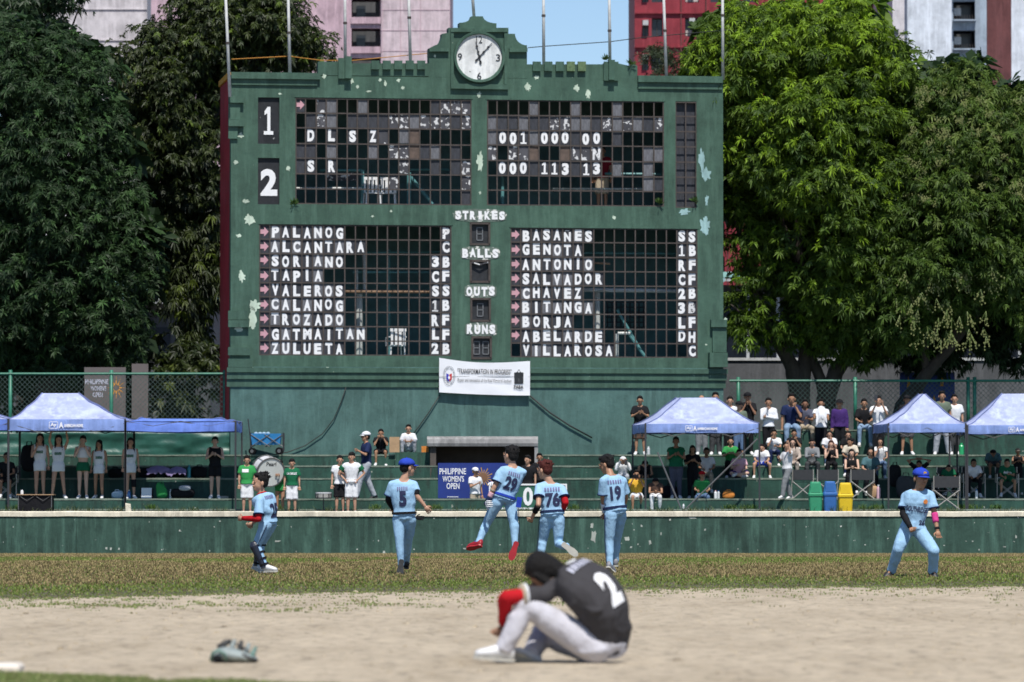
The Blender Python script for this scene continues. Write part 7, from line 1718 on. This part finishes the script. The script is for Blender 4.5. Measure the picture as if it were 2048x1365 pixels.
def sit(label, hx, hy, Y, zs, zf, face=0, arms=('lap', 'lap'), look=0, lean=12, kw_=.13, tilt=-.05, kmax=1.12, kmin=.78, cross=False, feet=0.0, **kw):
    zh = Z(hy, Y); L_ = R(lean); k = (zh - zs) / (.09 + .50 * math.cos(L_) + .165); k = max(kmin, min(kmax, k)); rz = R(face); hd = P(hx, hy, Y); J = {}
    pel = Vector((hd.x, Y, zs + .09 * k)) + RZ((0, .50 * k * math.sin(L_) * .8, 0), rz); zoff = hd.z - (pel.z + k * (.50 * math.cos(L_) + .165)); J['pel'] = pel
    J['nk'] = pel + RZ((0, -.50 * k * math.sin(L_), .50 * k * math.cos(L_)), rz) + Vector((0, 0, zoff * .5)); J['hd'] = J['nk'] + RZ((0, -.03 * k, .165 * k), rz) + Vector((0, 0, zoff * .5))
    for s, sg in (('a', -1), ('b', 1)):
        J['h' + s] = pel + RZ((sg * .085 * k, -.02, -.01), rz); kz = zf + .47 * k
        if cross: J['k' + s] = pel + RZ((sg * .27 * k, -.30 * k, .03), rz); J['a' + s] = pel + RZ((-sg * .10 * k, -.36 * k, -.03 + .03 * sg), rz); J['t' + s] = J['a' + s] + RZ((-sg * .13 * k, -.04, -.02), rz); continue
        kz = min(kz, pel.z + .26 * k); kz = max(kz, pel.z - .06 * k); dz = kz - pel.z; fx = math.sqrt(max(.05, (.43 * k) ** 2 - dz * dz)); J['k' + s] = Vector(pel) + RZ((sg * kw_ * k, -fx, 0), rz); J['k' + s].z = kz
        an = Vector(J['k' + s]) + RZ((sg * .0, feet + .02 + (.06 if sg > 0 else 0), 0), rz); az = max(zf + .085 * k, kz - .41 * k); an.z = az; J['a' + s] = an; J['t' + s] = an + RZ((sg * .02, -.15 * k, -.045 * k), rz)
    arms_of(J, J['nk'], k, arms, rz); dirs(J, rz, look, tilt); J['fc'] = (J['fc'] + Vector((0, 0, -math.tan(L_) * .6))).normalized(); kw.setdefault('voxel', .02); return person(label, Vector((hd.x, Y, zs)), J, k, **kw)
def T(c, sleeve=.6, **k): return dict(c=c, sleeve=sleeve, loose=.018, **k)
def B(c, ln=1.0, **k): return dict(c=c, len=ln, loose=.016, **k)
za, zb, zc, zd, ze, zf_ = (TE[q][0] for q in 'abcdef'); Za, ZG = za, Z(1030, 124.5)
DR = dict(c='white', sleeve=0, t0=.1, flare=.0, loose=.008, name='dress'); DS = dict(c='white', len=.36, skirt=True, name='skirt')
GC = 'cheerleaders under the left tent'
# ---- left tent
sit('person in dark clothes sitting in shade at the far left edge', 13, 915, 126.9, zb + .42, zb, top=T('black'), bottom=B('black', .4), skin='c', arms=('lap', 'lap'))
stand('cheerleader in white dress and black jacket with one hand at her mouth', 80, 878, 126.7, zb, hair='long', top=dict(DR), bottom=dict(DS), arms=('mouth', 'down'), skin='a', group=GC)
stand('cheerleader in white dress holding the tent frame with both arms raised', 117, 881, 126.6, zb, hair='long', top=dict(DR), bottom=dict(DS), arms=('up', 'up'), w_=.17, face=10, skin='a', group=GC)
stand('cheerleader in white crop top and green skirt with hands at her face', 166, 882, 126.7, zb, hair='pony', top=dict(DR, t0=.42, name='crop_top'), bottom=dict(c='dkgreen', len=.30, skirt=True, flare=.03), arms=('face', 'face'), skin='d', group=GC)
stand('long haired cheerleader in white dress left of the tent pole, arms hanging', 198, 890, 126.7, zb, face=-14, stride=.06, hair='long', top=dict(DR), bottom=dict(DS), w_=.13, skin='b', group=GC)
n = stand('cheerleader in white dress with a black knee brace, right of the tent pole', 261, 886, 126.7, zb, face=16, look=-10, hair='long', top=dict(DR), bottom=dict(DS), skin='a', group=GC)
band_on(n[0], n[2]['kb'].lerp(n[2]['hb'], .2), n[2]['kb'].lerp(n[2]['ab'], .35), 0, 1, .072, .064, 'cloth_black', 'knee_brace')
stand('woman in black sleeveless top and shorts clapping right of the purple towels', 430, 884, 126.7, zb, hair='pony', top=T('black', 0), bottom=B('black', .32), arms=('clap', 'clap'), skin='d')
# ---- band and boys behind the wall
n = stand('boy in bright green shirt and white shorts left of the bass drum', 494, 921, 124.7, ZG, top=T('green', .7), bottom=B('white', .48, ), skin='a', face=8, look=-5, fat=1.1)
GB = n
stand('drummer in green carrying the bass drum, legs visible below it', 560, 929, 125.3, ZG, top=T('green', .6), bottom=dict(c='green', len=.35, skirt=True), skin='b', hair='pony', arms=('clap', 'clap'), face=-10, glasses=True)
n2 = stand('boy in dark green printed shirt and white shorts right of the bass drum', 584, 927, 124.8, ZG, top=T('dkgreen', .7), bottom=B('white', .5), skin='a', hair='fringe')
stand('young man in white vest over green sleeves and black shorts, arms folded', 680, 921, 125.0, ZG, top=T('white', .55), bottom=B('black', .46), arms=('down', 'clap'), skin='a', look=10)
n3 = stand('taller young man in white vest and white shorts with hands on his hips', 703, 915, 124.8, ZG, top=T('white', .5), bottom=B('white', .5), arms=('hips', 'hips'), skin='a', hair='fringe', look=-15)
for q in n3[1:2]:
    for s in 'ab': trim(n3[0], n3[2], s, .30, 'cloth_dkgreen', 1.0, .082, 'green_sleeve'); band_on(n3[0], n3[2]['s' + s], n3[2]['e' + s], .2, .62, .080, .082, 'cloth_dkgreen', 'sleeve')
stand('man in navy shirt, grey trousers and white and blue cap striding left', 731, 874, 126.8, zb, face=-68, stride=.26, top=T('navy', .8), bottom=dict(B('ltgrey'), loose=.03), shoes='shoe_black', cap='white', skin='b', arms=('swing', 'clap'), w_=.06)
sit('young man in black shirt and shorts holding both hands to his face', 762, 867, 129.95, ze + .02, zd, top=T('black', .6), bottom=B('black', .40), arms=('face', 'face'), skin='b', lean=14, kw_=.16)
sit('young man in white and orange shirt with grey jeans sitting knees up by the canopy', 817, 858, 129.9, Z(905, 129.2) + .02, ze, top=T('white', .8), bottom=B('ltgrey'), arms=('crossed', 'crossed'), skin='a', shoes='shoe_black', lean=10, kw_=.20, hair='messy')
stand('man in white shirt and white cap walking in front of the blue banner', 951, 944, 126.6, zb - .62, face=35, top=T('white', .7), bottom=B('khaki'), cap='white', skin='b', arms=('clap', 'down'), look=-10)
stand('young man in black shirt standing in the tunnel mouth behind the sign', 1055, 921, 126.9, zb - .45, top=T('black', .6), bottom=B('black'), skin='a', face=-15, look=-15)
stand('person with black hair standing in shade beside the tunnel wall', 1079, 916, 127.4, zb - .30, top=T('black', .6), bottom=B('black'), skin='b', hair='short')
n = stand('man in black shirt, dark shorts and sunglasses clapping against the scoreboard wall', 1280, 802, 130.9, ze, top=T('black', .75), bottom=B('brown', .50), arms=('clap', 'clap'), skin='b', glasses=True, fat=1.12, w_=.12)
# ---- right crowd, front rows
sit('person in white hooded top and cap photographing with a phone', 1246, 922, 128.3, zc + .02, zb, top=T('white', 2), bottom=B('ltgrey'), cap='white', arms=('phone', 'phone'), skin='b', lean=15)
n = sit('man in yellow shirt and white shorts taking a photo with a camera', 1273, 949, 126.5, zb + .02, ZG + .05, top=T('yellow', .7), bottom=B('white', .42), arms=('phone', 'phone'), skin='b', lean=5, fat=1.12, shoes='shoe_grey')
YEL = n
sit('woman in dark top and dark cap behind the man in yellow', 1290, 930, 128.3, zc, zb, top=T('black', 0), bottom=B('black'), cap='black', skin='b', hair='long')
sit('woman in brown top and white trousers clapping on the front step', 1311, 965, 126.45, zb + .02, ZG + .05, top=T('brown', .3), bottom=B('white'), cap='black', arms=('lean', 'lean'), skin='b', lean=10, hair='long')
stand('stout man in dark green vest with an ID card standing under the tent', 1352, 884, 127.0, zb, top=T('dkgreen', .3), bottom=B('slate'), arms=('clap', 'clap'), skin='c', fat=1.25)
stand('long haired woman in black standing in the shade under the tent', 1385, 900, 127.3, zb, top=T('black', .8), bottom=B('black'), arms=('clap', 'clap'), skin='b', hair='long')
sit('man in white shirt with sunglasses hanging from it and khaki trousers', 1413, 905, 128.2, zc + .04, zb, top=T('white', .7), bottom=B('khaki'), arms=('lap', 'lap'), skin='c', lean=4)
sit('man in red cap, bright green shirt and jeans sitting on the front step', 1404, 951, 126.5, zb + .02, ZG + .02, top=T('green', .7), bottom=B('jeans'), cap='red', arms=('knees', 'knees'), skin='b', lean=14, kw_=.18, fat=1.1, shoes='shoe_black', glasses=True)
sit('woman in green top clapping behind the woman in pink', 1461, 884, 129.0, zd + .02, zc, top=T('green', .8), bottom=B('black'), arms=('clap', 'clap'), skin='a', hair='pony')
n = sit('woman in pink shirt sitting cross legged with sandals on the step', 1478, 908, 128.1, zc + .03, zb, top=T('pink', .7), bottom=B('purple', .45), arms=('clap', 'lap'), skin='d', cross=True, fat=1.15, hair='short')
stand('man in grey trousers standing behind the lone tent, head above its roof', 1403, 800, 130.5, ze, top=T('black', .6), bottom=dict(B('grey'), loose=.03), skin='b', hair='none', w_=.10)
stand('man with dark hair standing behind the lone tent beside the man in grey', 1431, 795, 130.6, ze, top=T('black', .6), bottom=dict(B('dkgrey'), loose=.03), skin='b')
sit('boy in white shirt and blue shorts sitting with his knees apart by the tent pole', 1523, 897, 128.95, zd, zc, top=T('white', .7), bottom=B('blue', .35), arms=('lap', 'lap'), skin='a', kw_=.26, look=0, tilt=-.4)
n = stand('woman in white shirt and grey trousers walking left with one hand raised', 1573, 893, 126.3, zb, face=-55, stride=.17, top=T('white', .8), bottom=dict(B('grey'), loose=.028), arms=('clap', 'wave'), skin='a', hair='pony', w_=.07, look=-120 if False else 60)
# ---- right crowd, upper row
UY = 130.4
stand('young man in white shirt at the left end of the upper row', 1460, 803, UY, ze, top=T('white', .7), bottom=B('black'), skin='a', hair='messy')
stand('young man in grey green jacket and black cap on the upper row', 1478, 812, UY - .3, ze - .12, top=T('olive', 2), bottom=B('jeans', .7), skin='a', cap='black')
stand('man in black shirt and black cap holding his hands to his mouth', 1495, 795, UY, ze, top=T('black', .7), bottom=B('black'), arms=('mouth', 'mouth'), cap='black', skin='c', fat=1.1)
stand('young man in white sweater and black trousers with a hand at his chin', 1537, 806, UY - .2, ze - .08, top=T('white', 2), bottom=B('black'), arms=('mouth', 'crossed'), skin='b', hair='messy')
SY = 131.15
sit('man in navy shirt and jeans sitting on the ledge with a hand on his cheek', 1583, 799, SY, zf_, ze, top=T('navy', .7), bottom=B('ltjeans'), arms=('down', 'face'), skin='b', kw_=.14)
sit('young man in slate blue shirt and khaki trousers sitting on the ledge', 1610, 809, SY, zf_, ze, top=T('slate', .8), bottom=B('khaki'), arms=('lap', 'lean'), skin='c', kw_=.20)
n = stand('young man wiping his face with a white towel, dark trousers', 1642, 808, UY, ze - .08, top=T('white', .5), bottom=B('black'), arms=('face', 'mouth'), skin='b')
towel(1642, 812, 22, 34, UY - .28, 'cloth_white', 'white towel held to the face by the young man on the upper row', 4)
stand('person in purple shirt and black bucket hat with a red lanyard', 1679, 808, UY, ze - .05, top=T('purple', 2), bottom=B('black'), arms=('down', 'down'), cap='bucket', skin='b')
sit('young man in black shirt and pale jeans sitting on the ledge by the fence post', 1728, 808, SY, zf_, ze, top=T('black', .8), bottom=B('ltjeans'), arms=('lap', 'lap'), skin='b', kw_=.16, lean=4)
stand('young man in white printed shirt filming with a raised phone', 1757, 802, UY, ze - .05, top=T('white', .7), bottom=B('black'), arms=('phone', 'phone'), skin='a', tilt=.1)
# ---- right crowd, middle rows
sit('young man in white shirt resting his face on one hand', 1548, 868, 129.9, ze, zd, top=T('white', .7), bottom=B('navy'), arms=('face', 'lean'), skin='b', lean=20)
sit('young man in black shirt behind the long haired girl in beige', 1588, 868, 129.9, ze, zd, top=T('black', .7), bottom=B('black'), arms=('lap', 'mouth'), skin='b')
sit('girl with long hair in beige jacket and beige trousers smiling', 1585, 886, 128.95, zd, zc, top=T('beige', 2), bottom=B('beige'), arms=('lap', 'lap'), skin='d', hair='long')
sit('young man in grey jacket leaning forward with clasped hands', 1624, 886, 128.95, zd, zc, top=T('grey', 2), bottom=B('dkgrey'), arms=('lean', 'lean'), skin='a', kw_=.18, hair='fringe')
sit('person in white shirt with a hand at the mouth behind the girls', 1659, 870, 129.9, ze, zd, top=T('white', .7), bottom=B('jeans'), arms=('lap', 'mouth'), skin='a', hair='bob')
sit('girl with long reddish hair in a dark sleeveless top, chin on her hand', 1662, 890, 128.9, zd, zc, top=T('black', 0), bottom=B('black'), arms=('mouth', 'lean'), skin='d', hair='long', hcol='hair_brown')
sit('woman in black shirt with long hair sitting behind the man in cream', 1696, 871, 129.9, ze, zd, top=T('black', .7), bottom=B('black'), arms=('lap', 'lap'), skin='a', hair='long')
sit('man in cream shirt with a patterned front looking to the left', 1701, 885, 129.0, zd + .1, zc, top=T('cream', .8), bottom=B('navy'), arms=('lap', 'lap'), skin='b', look=-35, face=-10)
sit('girl with long dark hair in a black sleeveless top above the folding chair', 1703, 908, 128.0, zc, zb, top=T('black', 0), bottom=B('black'), arms=('lean', 'lean'), skin='d', hair='long')
sit('woman in sunglasses and teal grey shirt sitting with her arms down', 1741, 905, 128.0, zc, zb, top=T('teal', .7), bottom=B('black'), arms=('lap', 'lap'), skin='a', hair='bob', glasses=True)
sit('girl with long dark hair in a white top and black vest by the tent pole', 1760, 885, 128.95, zd, zc, top=T('white', .4), bottom=B('jeans'), arms=('mouth', 'lap'), skin='a', hair='long')
# ---- under and behind the right tents
stand('man in dark shirt, grey shorts and white sneakers behind the peaked tent', 1814, 800, 130.4, ze, top=T('black', .6), bottom=B('dkgrey', .46), skin='b', cap='black', w_=.14)
stand('young man in dark shirt and light grey sweatpants behind the peaked tent', 1884, 793, 130.4, ze, top=T('olive', .6), bottom=dict(B('ltgrey'), loose=.035), skin='b', w_=.18)
stand('young man in white collared shirt and dark trousers between the two right tents', 1909, 799, 130.6, ze, top=T('white', .7), bottom=B('dkgrey'), skin='a', w_=.08)
sit('man with both hands behind his head sitting in deep shade', 1838, 930, 128.2, zc, zb, top=T('black', .6), bottom=B('black'), arms=('back', 'back'), skin='b')
sit('person in green shirt sitting in a dark chair in the shade', 1897, 938, 127.3, zb + .43, zb, top=T('dkgreen', .7), bottom=B('black'), arms=('lap', 'lap'), skin='b', kmin=.7)
sit('person in white shirt and black trousers sitting with white sneakers', 1947, 927, 127.1, zb + .43, zb, top=T('white', .8), bottom=B('black'), arms=('lap', 'lap'), skin='c', kw_=.18)
sit('man in grey shirt and dark cap sitting a step higher under the right tent', 1986, 908, 128.9, zd, zc, top=T('teal', .8), bottom=B('dkgrey', .5), arms=('lap', 'lap'), skin='c', cap='black')
n4 = sit('man in dark green printed shirt and shorts with white sneakers near the right edge', 2014, 927, 127.1, zb + .43, zb, top=T('dkgreen', .8), bottom=B('dkgreen', .36), arms=('lap', 'lean'), skin='b', kw_=.22)
stand('person in black top and beige cap standing at the right edge', 2036, 904, 128.0, zc - .4, top=T('black', 0), bottom=B('black'), arms=('clap', 'clap'), cap='beige', skin='b')
# phone and camera held by spectators
Yc = 126.18; tag(MB().box(-.07, .07, -.03, .03, 0, .09).lathe([(.035, 0), (.035, .06), (.001, .06)], 12, (0, -.03, .045), 'Y').build('camera', 'cloth_black', None, loc=P(1272, 957, Yc)), 'black camera held up by the man in the yellow shirt', 'camera')
for (x, y, Yq, lab) in ((1252, 925, 127.95, 'phone held by the person in the white hooded top'), (1752, 796, 130.05, 'phone raised by the young man in the white printed shirt')):
    tag(MB().box(-.04, .04, -.005, .005, 0, .15).build('phone', 'tile_dark', None, loc=P(x, y + 6, Yq)), lab, 'phone')

for px, lab in ((13, 'folding chair with the shaded person at the far left edge'), (1897, 'dark folding chair under the person in green in the shade'), (1947, 'folding chair under the person in white shirt and black trousers'), (2014, 'folding chair under the man in the dark green printed shirt')):
    camp_chair(px, 935, 127.15, zb, lab, .52, 1.0, math.pi)

p_ = sbw(1204, 411, 1.2); p_.z = SZ0 + zmid + .12
stand('person in khaki shorts and dark red shirt inside the scoreboard, upper right grid', 1204, 303, p_.y, p_.z, top=T('darkred', .6), bottom=B('khaki', .5), skin='b', shoes='shoe_black')
# ================================================================ finish people
flush_remesh()
def back_print(N, lines, k=1.0):
    root, pt, J = N; tgt = pt['top']; at, L_ = spine(J)
    for text, t, w_, h_, m, bold, nm in lines:
        p, rm = at(t); f = (J['fc'] * .6 + J['fp'] * .4).normalized() if t < .5 else J['fc']; d = rm.col[1]; out = p - d * .6
        put_print(tgt, nm, text, w_, h_, m, out, d, rm.col[2], bold)
back_print(N29, [('29', .50, .19, .21, 'print_navy', .045, 'number')])
back_print(N76, [('76', .48, .21, .21, 'print_navy', .045, 'number')])
back_print(N5, [('5', .52, .11, .23, 'print_navy', .06, 'number')])
back_print(N19, [('19', .50, .17, .21, 'print_navy', .045, 'number')])
back_print(N25, [('25', .40, .19, .21, 'print_navy', .045, 'number')])
for N, w_ in ((N29, .19), (N76, .22), (N5, .15), (N19, .22), (N25, .15)): back_print(N, [('HHHHHH' if False else 'IIIIII', .80, w_, .055, 'print_outline', .02, 'name_print')])
def front_print(N, text, t, w_, h_, m, dx=0, bold=.04, nm='lettering'):
    root, pt, J = N; at, L_ = spine(J); p, rm = at(t); d = -rm.col[1]; out = p - d * .6 + rm.col[0] * dx; put_print(pt['top'], nm, text, w_, h_, m, out, d, rm.col[2], bold)
front_print(N26, 'SOUTHRIDGE', .52, .30, .08, 'print_navy'); front_print(N26, '26', .20, .09, .07, 'print_navy', -.10)
back_print(NF, [('2', .56, .14, .27, 'print_white', .06, 'number'), ('IIIIIII', .84, .24, .06, 'print_pale', .02, 'name_print'), ('o', .93, .10, .05, 'print_white', .08, 'collar_print')])
for N_, s_, w_, h_, t_, m_ in ((n2, 'LA SALLE', .24, .06, .72, 'print_white'), (n4, 'Archers', .20, .08, .60, 'print_white')): front_print(N_, s_, t_, w_, h_, m_)
front_print(GB, 'I', .74, .16, .08, 'print_white', .05, nm='print_panel')
for o_ in [o for o in bpy.data.objects if o.name.startswith('person') and o.get('group') == GC]:
    for c_ in o_.children:
        if c_.name.startswith('dress'):
            vs_ = [v.co for v in c_.data.vertices]; zt_ = max(v.z for v in vs_); cx_ = sum(v.x for v in vs_) / len(vs_); fy_ = min(v.y for v in vs_)
            put_print(c_, 'lettering', 'IIIIII', .17, .07, 'cloth_dkgreen', Vector((cx_, fy_ - .4, zt_ - .20)), Vector((0, 1, 0)), bold=.04)
disc = MB().lathe([(.034, -.001), (.034, .001), (.001, .001)], 16, (0, 0, 0), 'Y').mesh('chest_badge', 'print_orange'); r_, p_, j_ = N26; a_, L_ = spine(j_); q_, m_ = a_(.74); put_print(p_['top'], 'chest_badge', disc, 0, 0, 'print_orange', q_ + m_.col[1] * .6 + m_.col[0] * -.10, -m_.col[1], m_.col[2])
flush_prints()
print('objects', len(bpy.data.objects), 'tris', sum(len(o.data.polygons) for o in bpy.data.objects if o.type == 'MESH'))
